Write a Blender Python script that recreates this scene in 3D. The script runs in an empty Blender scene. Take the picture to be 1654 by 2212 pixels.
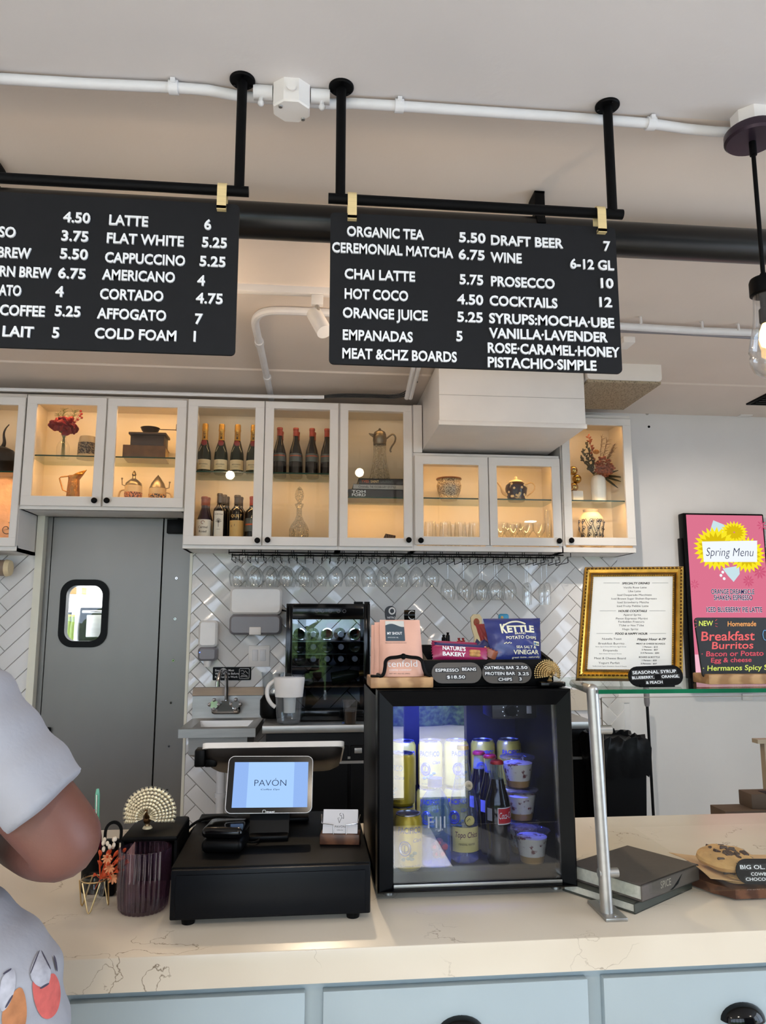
import bpy, bmesh, math, random
from math import sin, cos, pi, radians, atan2, sqrt
from mathutils import Vector, Matrix
from mathutils.bvhtree import BVHTree
random.seed(7)
SC = bpy.context.scene
COL = SC.collection

# ------------------------------------------------------------------ camera
IW, IH, FOC = 1654, 2212, 1600.0
EYE = Vector((0, 0, 1.56))
YAW, PITCH = radians(5.65), radians(8.56)
FWD = Vector((sin(YAW) * cos(PITCH), cos(YAW) * cos(PITCH), sin(PITCH)))
RGT = Vector((cos(YAW), -sin(YAW), 0))
UPV = RGT.cross(FWD)
cam_data = bpy.data.cameras.new('camera')
cam = bpy.data.objects.new('camera', cam_data)
COL.objects.link(cam)
cam_data.sensor_fit = 'HORIZONTAL'
cam_data.sensor_width = 36.0
cam_data.lens = FOC / IW * 36.0
cam_data.clip_start = 0.02
cam.matrix_world = Matrix(((RGT.x, UPV.x, -FWD.x, EYE.x), (RGT.y, UPV.y, -FWD.y, EYE.y),
                           (RGT.z, UPV.z, -FWD.z, EYE.z), (0, 0, 0, 1)))
SC.camera = cam

# ------------------------------------------------------------------ world, exposure, main lights
SC.view_settings.view_transform = 'Standard'
SC.view_settings.look = 'None'
SC.view_settings.exposure = 0.35
SC.view_settings.gamma = 1.0
SC.view_settings.use_curve_mapping = False
SC.cycles.max_bounces = 7
SC.cycles.diffuse_bounces = 4
SC.cycles.glossy_bounces = 3
SC.cycles.transmission_bounces = 4
SC.cycles.transparent_max_bounces = 40
SC.cycles.caustics_reflective = False
SC.cycles.caustics_refractive = False
SC.cycles.sample_clamp_indirect = 4.0
SC.cycles.use_adaptive_sampling = True
SC.cycles.use_denoising = True

wd = bpy.data.worlds.new('daylight')
SC.world = wd
wd.use_nodes = True
wt = wd.node_tree
wt.nodes.clear()
_o = wt.nodes.new('ShaderNodeOutputWorld')
_b = wt.nodes.new('ShaderNodeBackground')
_g = wt.nodes.new('ShaderNodeTexGradient')
_m = wt.nodes.new('ShaderNodeMapping')
_t = wt.nodes.new('ShaderNodeTexCoord')
_r = wt.nodes.new('ShaderNodeValToRGB')
_m.inputs['Rotation'].default_value = (0, radians(90), 0)
wt.links.new(_t.outputs['Generated'], _m.inputs['Vector'])
wt.links.new(_m.outputs['Vector'], _g.inputs['Vector'])
wt.links.new(_g.outputs['Fac'], _r.inputs['Fac'])
_r.color_ramp.elements[0].color = (0.62, 0.78, 1.0, 1)
_r.color_ramp.elements[1].color = (0.95, 0.97, 1.0, 1)
wt.links.new(_r.outputs['Color'], _b.inputs['Color'])
_b.inputs['Strength'].default_value = 5.2
wt.links.new(_b.outputs['Background'], _o.inputs['Surface'])

def area_light(name, loc, target, sx, sy, watts, color, parent=None, portal=False, spread=180):
    l = bpy.data.lights.new(name, 'AREA')
    l.shape = 'DISK' if sx == sy else 'RECTANGLE'
    l.size, l.size_y = sx, sy
    l.energy = watts
    l.color = color
    l.spread = radians(spread)
    if portal:
        l.cycles.is_portal = True
    o = bpy.data.objects.new(name, l)
    COL.objects.link(o)
    o.location = loc
    o.rotation_euler = (Vector(target) - Vector(loc)).to_track_quat('-Z', 'Y').to_euler()
    if parent:
        o.parent = parent
        o.location = Vector(loc) - parent.location
    return o

def spot_light(name, loc, target, watts, color, angle=60, blend=0.4, rad=0.03, parent=None):
    l = bpy.data.lights.new(name, 'SPOT')
    l.energy = watts
    l.color = color
    l.spot_size = radians(angle)
    l.spot_blend = blend
    l.shadow_soft_size = rad
    o = bpy.data.objects.new(name, l)
    COL.objects.link(o)
    o.location = loc
    o.rotation_euler = (Vector(target) - Vector(loc)).to_track_quat('-Z', 'Y').to_euler()
    if parent:
        o.parent = parent
        o.location = Vector(loc) - parent.location
    return o

def point_light(name, loc, watts, color, rad=0.02, parent=None):
    l = bpy.data.lights.new(name, 'POINT')
    l.energy = watts
    l.color = color
    l.shadow_soft_size = rad
    o = bpy.data.objects.new(name, l)
    COL.objects.link(o)
    o.location = loc
    if parent:
        o.parent = parent
        o.location = Vector(loc) - parent.location
    return o

WARM = (1.0, 0.72, 0.42)
CEIL = 2.96                      # ceiling height
YW = 4.61                        # back wall
YC = 4.29                        # cabinet door fronts
CT = 0.96                        # counter top height
YF = 1.49                        # counter front face
YB = 2.36                        # counter back edge
XL, XR, YFRONT = -4.2, 4.4, -2.6   # room shell
# ceiling lamps over the customers' side of the room (behind the camera)
for _x, _y in ((-2.6, -1.2), (0.2, -1.2), (3.0, -1.2)):
    area_light('ceiling_lamp', (_x, _y, CEIL - 0.02), (_x, _y, 0), 0.16, 0.16, 22, (1.0, 0.86, 0.7))
# sunshine through the shop front onto the floor behind the camera
_sl = bpy.data.lights.new('sun', 'SUN')
_sl.energy = 7.0
_sl.angle = radians(1.0)
_sl.color = (1.0, 0.95, 0.87)
_so = bpy.data.objects.new('sun', _sl)
COL.objects.link(_so)
_so.rotation_euler = Vector((0.25, 0.62, -0.74)).to_track_quat('-Z', 'Y').to_euler()
# daylight comes through the shop front: portals that guide the world's light
area_light('window_portal', (-1.6, YFRONT - 0.02, 1.5), (-1.6, 5, 1.5), 4.9, 2.5, 1, (1, 1, 1), portal=True)
area_light('window_portal', (XR + 0.02, -0.4, 1.5), (-5, -0.4, 1.5), 3.2, 2.5, 1, (1, 1, 1), portal=True)

# ------------------------------------------------------------------ picture to place helpers
def ray(px, py):
    return (FWD * FOC + RGT * (px - IW / 2) - UPV * (py - IH / 2)).normalized()
def at(px, py, Y):
    d = ray(px, py)
    return EYE + d * ((Y - EYE.y) / d.y)
def atz(px, py, Z):
    d = ray(px, py)
    return EYE + d * ((Z - EYE.z) / d.z)
def ax(px, py, Y):
    return at(px, py, Y).x
def az(px, py, Y):
    return at(px, py, Y).z
def onplane(px, py, O, N):
    d = ray(px, py)
    return EYE + d * ((O - EYE).dot(N) / d.dot(N))

# ------------------------------------------------------------------ materials
def lin(c):
    c = c / 255.0
    return c / 12.92 if c <= 0.04045 else ((c + 0.055) / 1.055) ** 2.4
def S(r, g, b):
    return (lin(r), lin(g), lin(b), 1.0)

MATS = {}
def mat(name, col, rough=0.5, metal=0.0, vary=0.06, scale=14.0, bump=0.0, bscale=60.0, coat=0.0, spec=0.5,
        emit=None, estr=0.0, alpha=1.0, stretch=None, trans=0.0):
    m = bpy.data.materials.new(name)
    m.use_nodes = True
    nt = m.node_tree
    p = nt.nodes['Principled BSDF']
    tc = nt.nodes.new('ShaderNodeTexCoord')
    mp = nt.nodes.new('ShaderNodeMapping')
    nt.links.new(tc.outputs['Object'], mp.inputs['Vector'])
    if stretch:
        mp.inputs['Scale'].default_value = stretch
    nz = nt.nodes.new('ShaderNodeTexNoise')
    nz.inputs['Scale'].default_value = scale
    nz.inputs['Detail'].default_value = 3
    nt.links.new(mp.outputs['Vector'], nz.inputs['Vector'])
    rp = nt.nodes.new('ShaderNodeValToRGB')
    lo = [max(0, c * (1 - vary)) for c in col[:3]] + [1]
    hi = [min(1, c * (1 + vary)) for c in col[:3]] + [1]
    rp.color_ramp.elements[0].position = 0.3
    rp.color_ramp.elements[1].position = 0.7
    rp.color_ramp.elements[0].color = lo
    rp.color_ramp.elements[1].color = hi
    nt.links.new(nz.outputs['Fac'], rp.inputs['Fac'])
    nt.links.new(rp.outputs['Color'], p.inputs['Base Color'])
    p.inputs['Roughness'].default_value = rough
    p.inputs['Metallic'].default_value = metal
    p.inputs['Specular IOR Level'].default_value = spec
    p.inputs['Coat Weight'].default_value = coat
    p.inputs['Coat Roughness'].default_value = 0.06
    p.inputs['Transmission Weight'].default_value = trans
    p.inputs['Alpha'].default_value = alpha
    if emit:
        p.inputs['Emission Color'].default_value = emit
        p.inputs['Emission Strength'].default_value = estr
    if bump:
        nb = nt.nodes.new('ShaderNodeTexNoise')
        nb.inputs['Scale'].default_value = bscale
        nb.inputs['Detail'].default_value = 4
        nt.links.new(mp.outputs['Vector'], nb.inputs['Vector'])
        bp = nt.nodes.new('ShaderNodeBump')
        bp.inputs['Strength'].default_value = bump
        bp.inputs['Distance'].default_value = 0.01
        nt.links.new(nb.outputs['Fac'], bp.inputs['Height'])
        nt.links.new(bp.outputs['Normal'], p.inputs['Normal'])
    MATS[name] = m
    return m

def glass(name, tint=(1, 1, 1, 1), rough=0.02, refl=1.0, body=0.0, bodycol=(0.5, 0.5, 0.5, 1), cut=0):
    """clear glass: what lies behind shows through, the surface mirrors more at grazing angles"""
    m = bpy.data.materials.new(name)
    m.use_nodes = True
    nt = m.node_tree
    nt.nodes.clear()
    out = nt.nodes.new('ShaderNodeOutputMaterial')
    tr = nt.nodes.new('ShaderNodeBsdfTransparent')
    tr.inputs['Color'].default_value = tint
    gl = nt.nodes.new('ShaderNodeBsdfGlossy')
    gl.inputs['Roughness'].default_value = rough
    fr = nt.nodes.new('ShaderNodeLayerWeight')
    if cut:                      # facets of cut crystal
        tc = nt.nodes.new('ShaderNodeTexCoord')
        vo = nt.nodes.new('ShaderNodeTexVoronoi')
        vo.inputs['Scale'].default_value = cut
        bp = nt.nodes.new('ShaderNodeBump')
        bp.inputs['Distance'].default_value = 0.02
        nt.links.new(tc.outputs['Object'], vo.inputs['Vector'])
        nt.links.new(vo.outputs['Distance'], bp.inputs['Height'])
        nt.links.new(bp.outputs['Normal'], gl.inputs['Normal'])
        nt.links.new(bp.outputs['Normal'], fr.inputs['Normal'])
    pw = nt.nodes.new('ShaderNodeMath')
    pw.operation = 'POWER'
    pw.inputs[1].default_value = 3.2
    nt.links.new(fr.outputs['Facing'], pw.inputs[0])
    ad = nt.nodes.new('ShaderNodeMath')
    ad.operation = 'MULTIPLY_ADD'
    ad.inputs[1].default_value = 0.62
    ad.inputs[2].default_value = 0.045
    nt.links.new(pw.outputs[0], ad.inputs[0])
    ml = nt.nodes.new('ShaderNodeMath')
    ml.operation = 'MULTIPLY'
    ml.use_clamp = True
    ml.inputs[1].default_value = refl
    mx = nt.nodes.new('ShaderNodeMixShader')
    nt.links.new(ad.outputs[0], ml.inputs[0])
    nt.links.new(ml.outputs[0], mx.inputs['Fac'])
    base = tr
    if body > 0:
        df = nt.nodes.new('ShaderNodeBsdfDiffuse')
        df.inputs['Color'].default_value = bodycol
        mb = nt.nodes.new('ShaderNodeMixShader')
        mb.inputs['Fac'].default_value = body
        nt.links.new(tr.outputs[0], mb.inputs[1])
        nt.links.new(df.outputs[0], mb.inputs[2])
        base = mb
    nt.links.new(base.outputs[0], mx.inputs[1])
    nt.links.new(gl.outputs[0], mx.inputs[2])
    nt.links.new(mx.outputs[0], out.inputs['Surface'])
    MATS[name] = m
    return m

def glow(name, col, strength):
    m = bpy.data.materials.new(name)
    m.use_nodes = True
    nt = m.node_tree
    nt.nodes.clear()
    out = nt.nodes.new('ShaderNodeOutputMaterial')
    e = nt.nodes.new('ShaderNodeEmission')
    e.inputs['Color'].default_value = col
    e.inputs['Strength'].default_value = strength
    nt.links.new(e.outputs[0], out.inputs['Surface'])
    MATS[name] = m
    return m

def pattern(name, kind, c1, c2, rough=0.5, scale=20.0, metal=0.0, lo=0.45, hi=0.55, stretch=(1, 1, 1), coat=0.0, dist=0.0, coord='Object'):
    m = bpy.data.materials.new(name)
    m.use_nodes = True
    nt = m.node_tree
    p = nt.nodes['Principled BSDF']
    tc = nt.nodes.new('ShaderNodeTexCoord')
    mp = nt.nodes.new('ShaderNodeMapping')
    mp.inputs['Scale'].default_value = stretch
    nt.links.new(tc.outputs[coord], mp.inputs['Vector'])
    if kind == 'wave':
        t = nt.nodes.new('ShaderNodeTexWave')
        t.inputs['Scale'].default_value = scale
        t.inputs['Distortion'].default_value = dist
        t.inputs['Detail'].default_value = 3
        fac = t.outputs['Fac']
    elif kind == 'voronoi':
        t = nt.nodes.new('ShaderNodeTexVoronoi')
        t.inputs['Scale'].default_value = scale
        fac = t.outputs['Distance']
    elif kind == 'edge':
        t = nt.nodes.new('ShaderNodeTexVoronoi')
        t.feature = 'DISTANCE_TO_EDGE'
        t.inputs['Scale'].default_value = scale
        fac = t.outputs['Distance']
    elif kind == 'checker':
        t = nt.nodes.new('ShaderNodeTexChecker')
        t.inputs['Scale'].default_value = scale
        fac = t.outputs['Fac']
    else:
        t = nt.nodes.new('ShaderNodeTexNoise')
        t.inputs['Scale'].default_value = scale
        t.inputs['Detail'].default_value = 5
        t.inputs['Distortion'].default_value = dist
        fac = t.outputs['Fac']
    nt.links.new(mp.outputs['Vector'], t.inputs['Vector'])
    rp = nt.nodes.new('ShaderNodeValToRGB')
    rp.color_ramp.elements[0].position = lo
    rp.color_ramp.elements[1].position = hi
    rp.color_ramp.elements[0].color = c1
    rp.color_ramp.elements[1].color = c2
    nt.links.new(fac, rp.inputs['Fac'])
    nt.links.new(rp.outputs['Color'], p.inputs['Base Color'])
    p.inputs['Roughness'].default_value = rough
    p.inputs['Metallic'].default_value = metal
    p.inputs['Coat Weight'].default_value = coat
    MATS[name] = m
    return m

def marble(name):
    m = bpy.data.materials.new(name)
    m.use_nodes = True
    nt = m.node_tree
    p = nt.nodes['Principled BSDF']
    tc = nt.nodes.new('ShaderNodeTexCoord')
    wz = nt.nodes.new('ShaderNodeTexNoise')
    wz.inputs['Scale'].default_value = 6.0
    wz.inputs['Detail'].default_value = 6
    nt.links.new(tc.outputs['Object'], wz.inputs['Vector'])
    mixv = nt.nodes.new('ShaderNodeMixRGB')
    mixv.blend_type = 'LINEAR_LIGHT'
    mixv.inputs['Fac'].default_value = 0.22
    nt.links.new(tc.outputs['Object'], mixv.inputs['Color1'])
    nt.links.new(wz.outputs['Color'], mixv.inputs['Color2'])
    vo = nt.nodes.new('ShaderNodeTexVoronoi')
    vo.feature = 'DISTANCE_TO_EDGE'
    vo.inputs['Scale'].default_value = 3.4
    nt.links.new(mixv.outputs['Color'], vo.inputs['Vector'])
    rp = nt.nodes.new('ShaderNodeValToRGB')
    rp.color_ramp.elements[0].position = 0.0
    rp.color_ramp.elements[1].position = 0.007
    rp.color_ramp.elements[0].color = S(150, 138, 126)
    rp.color_ramp.elements[1].color = (1, 1, 1, 1)
    nt.links.new(vo.outputs['Distance'], rp.inputs['Fac'])
    gate = nt.nodes.new('ShaderNodeTexNoise')
    gate.inputs['Scale'].default_value = 4.5
    nt.links.new(tc.outputs['Object'], gate.inputs['Vector'])
    gr = nt.nodes.new('ShaderNodeValToRGB')
    gr.color_ramp.elements[0].position = 0.5
    gr.color_ramp.elements[1].position = 0.62
    nt.links.new(gate.outputs['Fac'], gr.inputs['Fac'])
    base = nt.nodes.new('ShaderNodeValToRGB')
    base.color_ramp.elements[0].position = 0.35
    base.color_ramp.elements[1].position = 0.65
    base.color_ramp.elements[0].color = S(203, 190, 170)
    base.color_ramp.elements[1].color = S(214, 203, 185)
    bn = nt.nodes.new('ShaderNodeTexNoise')
    bn.inputs['Scale'].default_value = 3
    nt.links.new(tc.outputs['Object'], bn.inputs['Vector'])
    nt.links.new(bn.outputs['Fac'], base.inputs['Fac'])
    vein = nt.nodes.new('ShaderNodeMixRGB')
    vein.blend_type = 'MULTIPLY'
    nt.links.new(gr.outputs['Color'], vein.inputs['Fac'])
    nt.links.new(base.outputs['Color'], vein.inputs['Color1'])
    nt.links.new(rp.outputs['Color'], vein.inputs['Color2'])
    nt.links.new(vein.outputs['Color'], p.inputs['Base Color'])
    p.inputs['Roughness'].default_value = 0.26
    MATS[name] = m
    return m

# paints and structure
M_CEIL = mat('ceiling_paint', S(222, 217, 215), 0.7, vary=0.03, scale=2.0, bump=0.12, bscale=26)
M_CEILW = mat('ceiling_warm_glow', S(230, 218, 207), 0.7, vary=0.03, scale=2.0, bump=0.12, bscale=22)  # warm lamplight on the rear ceiling put into its colour
M_DARKWALL = mat('dark_reflection_wall', S(34, 33, 34), 0.6, vary=0.05, scale=3)  # unseen front wall coloured dark to dim its reflection in the fridge glass
M_WALL = mat('wall_paint', S(232, 230, 229), 0.6, vary=0.03, scale=3.0, bump=0.08, bscale=30)
M_CAB = mat('cabinet_paint', S(236, 231, 226), 0.42, vary=0.03, scale=5.0)
M_CABIN = mat('cabinet_inside', S(224, 214, 198), 0.5, vary=0.02, scale=5.0)
M_TILE = mat('white_glazed_tile', S(234, 232, 230), 0.08, vary=0.03, scale=3.0, bump=0.05, bscale=16)
M_GROUT = mat('grout', S(176, 170, 164), 0.85, vary=0.05)
M_FLOOR = mat('pale_floor', S(198, 192, 184), 0.3, vary=0.08, scale=4)
M_STEELDOOR = mat('brushed_grey_steel', S(128, 125, 121), 0.36, 0.45, vary=0.07, scale=2.2, stretch=(1, 1, 0.5))
M_MARBLE = marble('veined_quartz')
M_BLUEPAINT = mat('pale_blue_paint', S(162, 175, 180), 0.45, vary=0.03, scale=4)
M_TRIM = mat('cream_trim_paint', S(236, 232, 214), 0.45, vary=0.02)
# common
M_BLACK = mat('matte_black_metal', S(6, 6, 7), 0.5, vary=0.1, spec=0.1)
M_BLACKGLOSS = mat('gloss_black', S(6, 6, 7), 0.12, vary=0.1, spec=0.3)
M_BLACKPL = mat('black_plastic', S(6, 6, 7), 0.4, vary=0.1, spec=0.12)
M_BOARD = mat('black_board', S(20, 21, 24), 0.65, vary=0.08, scale=30, spec=0.25)
M_LETTER = mat('white_letter', S(236, 238, 240), 0.4, vary=0.01)
M_PIPEWHITE = mat('white_pipe_paint', S(228, 228, 230), 0.4, vary=0.03)
M_BRASS = mat('brushed_brass', S(238, 214, 158), 0.4, 0.35, vary=0.06, stretch=(1, 1, 20))
M_STEEL = mat('stainless_steel', S(176, 174, 170), 0.4, 0.95, vary=0.08, scale=6, stretch=(1, 1, 8))
M_CHROME = mat('chrome', S(205, 205, 208), 0.1, 1.0, vary=0.02)
M_WHITEPL = mat('white_plastic', S(238, 234, 230), 0.35, vary=0.02)
M_GREYPL = mat('smoke_grey_plastic', S(132, 128, 132), 0.3, vary=0.03)
G_PANE = glass('clear_pane', (0.97, 0.98, 0.97, 1), 0.0, 0.6)
G_SHELF = glass('shelf_glass', (0.9, 0.95, 0.92, 1), 0.02, 0.7)
G_CUP = glass('clear_glass', (0.985, 0.99, 0.99, 1), 0.01, 1.35)
G_CRYSTAL = glass('cut_crystal', (0.93, 0.92, 0.88, 1), 0.05, 1.8, 0.1, S(205, 200, 185), 85)
M_GREENEDGE = mat('green_glass_edge', S(22, 66, 52), 0.15, vary=0.15)
M_PAPER = mat('paper', S(232, 229, 222), 0.7, vary=0.02)
M_INK = mat('black_ink', S(38, 36, 36), 0.7, vary=0.02)
M_WOOD = pattern('oak_wood', 'wave', S(150, 110, 72), S(186, 146, 102), 0.45, 6, stretch=(1, 6, 6), dist=3, lo=0.2, hi=0.8)
M_WALNUT = pattern('walnut_wood', 'wave', S(76, 46, 32), S(108, 70, 48), 0.42, 7, stretch=(1, 6, 6), dist=4, lo=0.2, hi=0.8)
M_KRAFT = mat('kraft_board', S(142, 112, 84), 0.75, vary=0.06)
M_GOLD = pattern('antique_gold', 'noise', S(96, 66, 20), S(208, 164, 78), 0.34, 60, 0.85, 0.38, 0.62)

# ------------------------------------------------------------------ mesh builder
_txt_cache = {}
def text_geo(s, bold, shear):
    key = (s, bold, shear)
    if key in _txt_cache:
        return _txt_cache[key]
    c = bpy.data.curves.new('t', 'FONT')
    c.body = s
    c.size = 1.0
    c.resolution_u = 3
    c.fill_mode = 'FRONT'
    c.offset = bold
    c.shear = shear
    o = bpy.data.objects.new('t', c)
    COL.objects.link(o)
    dg = bpy.context.evaluated_depsgraph_get()
    dg.update()
    me = bpy.data.meshes.new_from_object(o.evaluated_get(dg))
    vs = [(v.co.x, v.co.y) for v in me.vertices]
    fs = [list(p.vertices) for p in me.polygons]
    es = {}
    for f in fs:
        for a, b in zip(f, f[1:] + f[:1]):
            k = (min(a, b), max(a, b))
            es[k] = None if k in es else (a, b)
    rim = [e for e in es.values() if e]
    COL.objects.unlink(o)
    bpy.data.objects.remove(o)
    bpy.data.curves.remove(c)
    bpy.data.meshes.remove(me)
    _txt_cache[key] = (vs, fs, rim)
    return _txt_cache[key]
_CAPV = text_geo('H', 0, 0)[0]
CAPH = max(v[1] for v in _CAPV)

def planemap(O, U, V):
    O, U, V = Vector(O), Vector(U).normalized(), Vector(V).normalized()
    N = U.cross(V)
    return lambda u, v, w: O + U * u + V * v + N * w
def cylmap(C, r):
    C = Vector(C)
    return lambda u, v, w: C + Vector((sin(u / r) * (r + w), -cos(u / r) * (r + w), v))

class MB:
    def __init__(self, xf=None):
        self.bm = bmesh.new()
        self.mats = []
        self.xf = xf
    def mi(self, m):
        if m is None:
            return 0
        if m not in self.mats:
            self.mats.append(m)
        return self.mats.index(m)
    def V(self, p):
        p = Vector(p)
        return self.bm.verts.new(self.xf @ p if self.xf else p)
    def F(self, vs, m, smooth=True):
        try:
            f = self.bm.faces.new(vs)
        except ValueError:
            return None
        f.material_index = m
        f.smooth = smooth
        return f
    def box(self, x0, x1, y0, y1, z0, z1, m=None, bev=0.0, seg=2, xf=None):
        k = self.mi(m)
        b = bmesh.new()
        vs = [b.verts.new((x, y, z)) for x in (min(x0, x1), max(x0, x1)) for y in (min(y0, y1), max(y0, y1)) for z in (min(z0, z1), max(z0, z1))]
        for q in ((0, 1, 3, 2), (4, 6, 7, 5), (0, 4, 5, 1), (2, 3, 7, 6), (0, 2, 6, 4), (1, 5, 7, 3)):
            b.faces.new([vs[i] for i in q])
        if bev > 0:
            bmesh.ops.bevel(b, geom=list(b.edges), offset=bev, segments=seg, profile=0.5, affect='EDGES')
        self.merge(b, k, xf)
    def merge(self, b, k, xf=None, smooth=True):
        mp = {}
        b.verts.ensure_lookup_table()
        for v in b.verts:
            p = v.co.copy()
            if xf:
                p = xf @ p
            mp[v] = self.V(p)
        for f in b.faces:
            self.F([mp[v] for v in f.verts], k, smooth)
        b.free()
    def rings(self, rings, m=None, closed=True, cap0=True, cap1=True, loop=False):
        """rings: list of lists of points"""
        k = self.mi(m)
        R = [[self.V(p) for p in r] for r in rings]
        n = len(R[0])
        cnt = len(R) if loop else len(R) - 1
        for i in range(cnt):
            a, b = R[i], R[(i + 1) % len(R)]
            for j in range(n if closed else n - 1):
                self.F([a[j], a[(j + 1) % n], b[(j + 1) % n], b[j]], k)
        if not loop and closed:
            if cap0:
                self.F(list(reversed(R[0])), k)
            if cap1:
                self.F(R[-1], k)
    def cyl(self, p0, p1, r0, r1=None, m=None, n=20, cap=True):
        p0, p1 = Vector(p0), Vector(p1)
        r1 = r0 if r1 is None else r1
        d = (p1 - p0).normalized()
        a = d.orthogonal().normalized()
        b = d.cross(a)
        self.rings([[p + (a * cos(2 * pi * i / n) + b * sin(2 * pi * i / n)) * r for i in range(n)] for p, r in ((p0, r0), (p1, r1))], m, cap0=cap, cap1=cap)
    def tube(self, pts, r, m=None, n=8, closed=False, smooth=0):
        pts = [Vector(p) for p in pts]
        for _ in range(smooth):
            q = []
            N = len(pts)
            for i in range(N if closed else N - 1):
                a, b = pts[i], pts[(i + 1) % N]
                q += [a * 0.75 + b * 0.25, a * 0.25 + b * 0.75]
            if not closed:
                q = [pts[0]] + q[1:-1] + [pts[-1]]
            pts = q
        N = len(pts)
        rr = r if isinstance(r, (list, tuple)) else None
        rings = []
        prev = None
        for i, p in enumerate(pts):
            if closed:
                t = (pts[(i + 1) % N] - pts[i - 1]).normalized()
            else:
                t = (pts[min(i + 1, N - 1)] - pts[max(i - 1, 0)]).normalized()
            if t.length == 0:
                t = Vector((0, 0, 1))
            a = (prev - t * prev.dot(t)) if prev else t.orthogonal()
            if a.length < 1e-6:
                a = t.orthogonal()
            a.normalize()
            prev = a
            b = t.cross(a)
            if rr:
                f = i / max(1, N - 1) * (len(rr) - 1)
                i0 = min(int(f), len(rr) - 2)
                rad = rr[i0] + (rr[i0 + 1] - rr[i0]) * (f - i0)
            else:
                rad = r
            rings.append([p + (a * cos(2 * pi * j / n) + b * sin(2 * pi * j / n)) * rad for j in range(n)])
        self.rings(rings, m, loop=closed)
    def lathe(self, prof, c=(0, 0, 0), m=None, n=28, sx=1.0, sy=1.0, ang=None, flute=0, fdepth=0.0, cap0=True, cap1=True):
        """prof: list of (r, z). ang=(a0,a1) for a sector facing the camera (-Y)"""
        c = Vector(c)
        rings = []
        for r, z in prof:
            ring = []
            cnt = n if ang is None else n + 1
            for i in range(cnt):
                if ang is None:
                    th = 2 * pi * i / n
                else:
                    th = ang[0] + (ang[1] - ang[0]) * i / n
                q = max(r, 1e-5)
                if flute:
                    q *= 1 + fdepth * (abs(cos(flute * th / 2)) - 0.5)
                ring.append(c + Vector((sin(th) * q * sx, -cos(th) * q * sy, z)))
            rings.append(ring)
        self.rings(rings, m, closed=ang is None, cap0=cap0, cap1=cap1)
    def ball(self, c, r, m=None, n=16, s=(1, 1, 1), xf=None):
        k = self.mi(m)
        b = bmesh.new()
        bmesh.ops.create_uvsphere(b, u_segments=n, v_segments=max(6, n // 2 + 2), radius=1.0)
        rr = Vector(s) * r
        M = Matrix.Translation(Vector(c)) @ (xf if xf else Matrix()) @ Matrix.Diagonal((rr.x, rr.y, rr.z, 1))
        self.merge(b, k, M)
    def prism(self, pts, fmap, d0, d1, m=None, smooth=False):
        """2D polygon pts mapped by fmap(u,v,w), extruded from w=d0 to w=d1"""
        k = self.mi(m)
        A = [self.V(fmap(u, v, d0)) for u, v in pts]
        B = [self.V(fmap(u, v, d1)) for u, v in pts]
        n = len(pts)
        for i in range(n):
            self.F([A[i], A[(i + 1) % n], B[(i + 1) % n], B[i]], k, smooth)
        self.F(list(reversed(A)), k, False)
        self.F(B, k, False)
    def surf(self, f, nu, nv, m=None, back=None):
        """open surface f(s,t) on [0,1]^2; back gives a matching rear surface so that the body closes"""
        k = self.mi(m)
        A = [[self.V(f(i / nu, j / nv)) for j in range(nv + 1)] for i in range(nu + 1)]
        for i in range(nu):
            for j in range(nv):
                self.F([A[i][j], A[i + 1][j], A[i + 1][j + 1], A[i][j + 1]], k)
        if back:
            B = [[self.V(back(i / nu, j / nv)) for j in range(nv + 1)] for i in range(nu + 1)]
            for i in range(nu):
                for j in range(nv):
                    self.F([B[i][j], B[i][j + 1], B[i + 1][j + 1], B[i + 1][j]], k)
            for i in range(nu):
                self.F([A[i][0], B[i][0], B[i + 1][0], A[i + 1][0]], k)
                self.F([A[i][nv], A[i + 1][nv], B[i + 1][nv], B[i][nv]], k)
            for j in range(nv):
                self.F([A[0][j], A[0][j + 1], B[0][j + 1], B[0][j]], k)
                self.F([A[nu][j], B[nu][j], B[nu][j + 1], A[nu][j + 1]], k)
    def text(self, s, fmap, u, v, h, w=None, align='l', ext=0.0, m=None, bold=0.0, shear=0.0, base=0.0003):
        """lettering: cap height h, left (or centre / right) end at u, baseline v; w stretches to that width"""
        vs, fs, rim = text_geo(s, bold, shear)
        if not vs:
            return
        k = self.mi(m)
        x0 = min(p[0] for p in vs)
        x1 = max(p[0] for p in vs)
        sy = h / CAPH
        sx = w / (x1 - x0) if w else sy
        W = (x1 - x0) * sx
        off = u - (0 if align == 'l' else W / 2 if align == 'c' else W)
        P = [(off + (p[0] - x0) * sx, v + p[1] * sy) for p in vs]
        A = [self.V(fmap(a, b, base + ext)) for a, b in P]
        for f in fs:
            self.F([A[i] for i in f], k, False)
        if ext > 0:
            B = {}
            for a, b in rim:
                for i in (a, b):
                    if i not in B:
                        B[i] = self.V(fmap(P[i][0], P[i][1], base * 0.3))
                self.F([A[a], B[a], B[b], A[b]], k, False)
    def build(self, name, parent=None, m=None, sharp=35, loc=None, stuff=False):
        base = Vector((0, 0, 0))
        if parent is not None:
            base = Vector(parent['_b'])
        elif loc is not None:
            base = Vector(loc)
        for v in self.bm.verts:
            v.co -= base
        bmesh.ops.recalc_face_normals(self.bm, faces=[f for f in self.bm.faces])
        me = bpy.data.meshes.new(name)
        self.bm.to_mesh(me)
        self.bm.free()
        if not self.mats:
            self.mats = [m or M_BLACK]
        for q in self.mats:
            me.materials.append(q)
        me.set_sharp_from_angle(angle=radians(sharp))
        o = bpy.data.objects.new(name, me)
        COL.objects.link(o)
        if parent is not None:
            o.parent = parent
        else:
            o.location = base
        o['_b'] = list(base)
        if stuff:
            o['kind'] = 'stuff'
        return o

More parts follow.
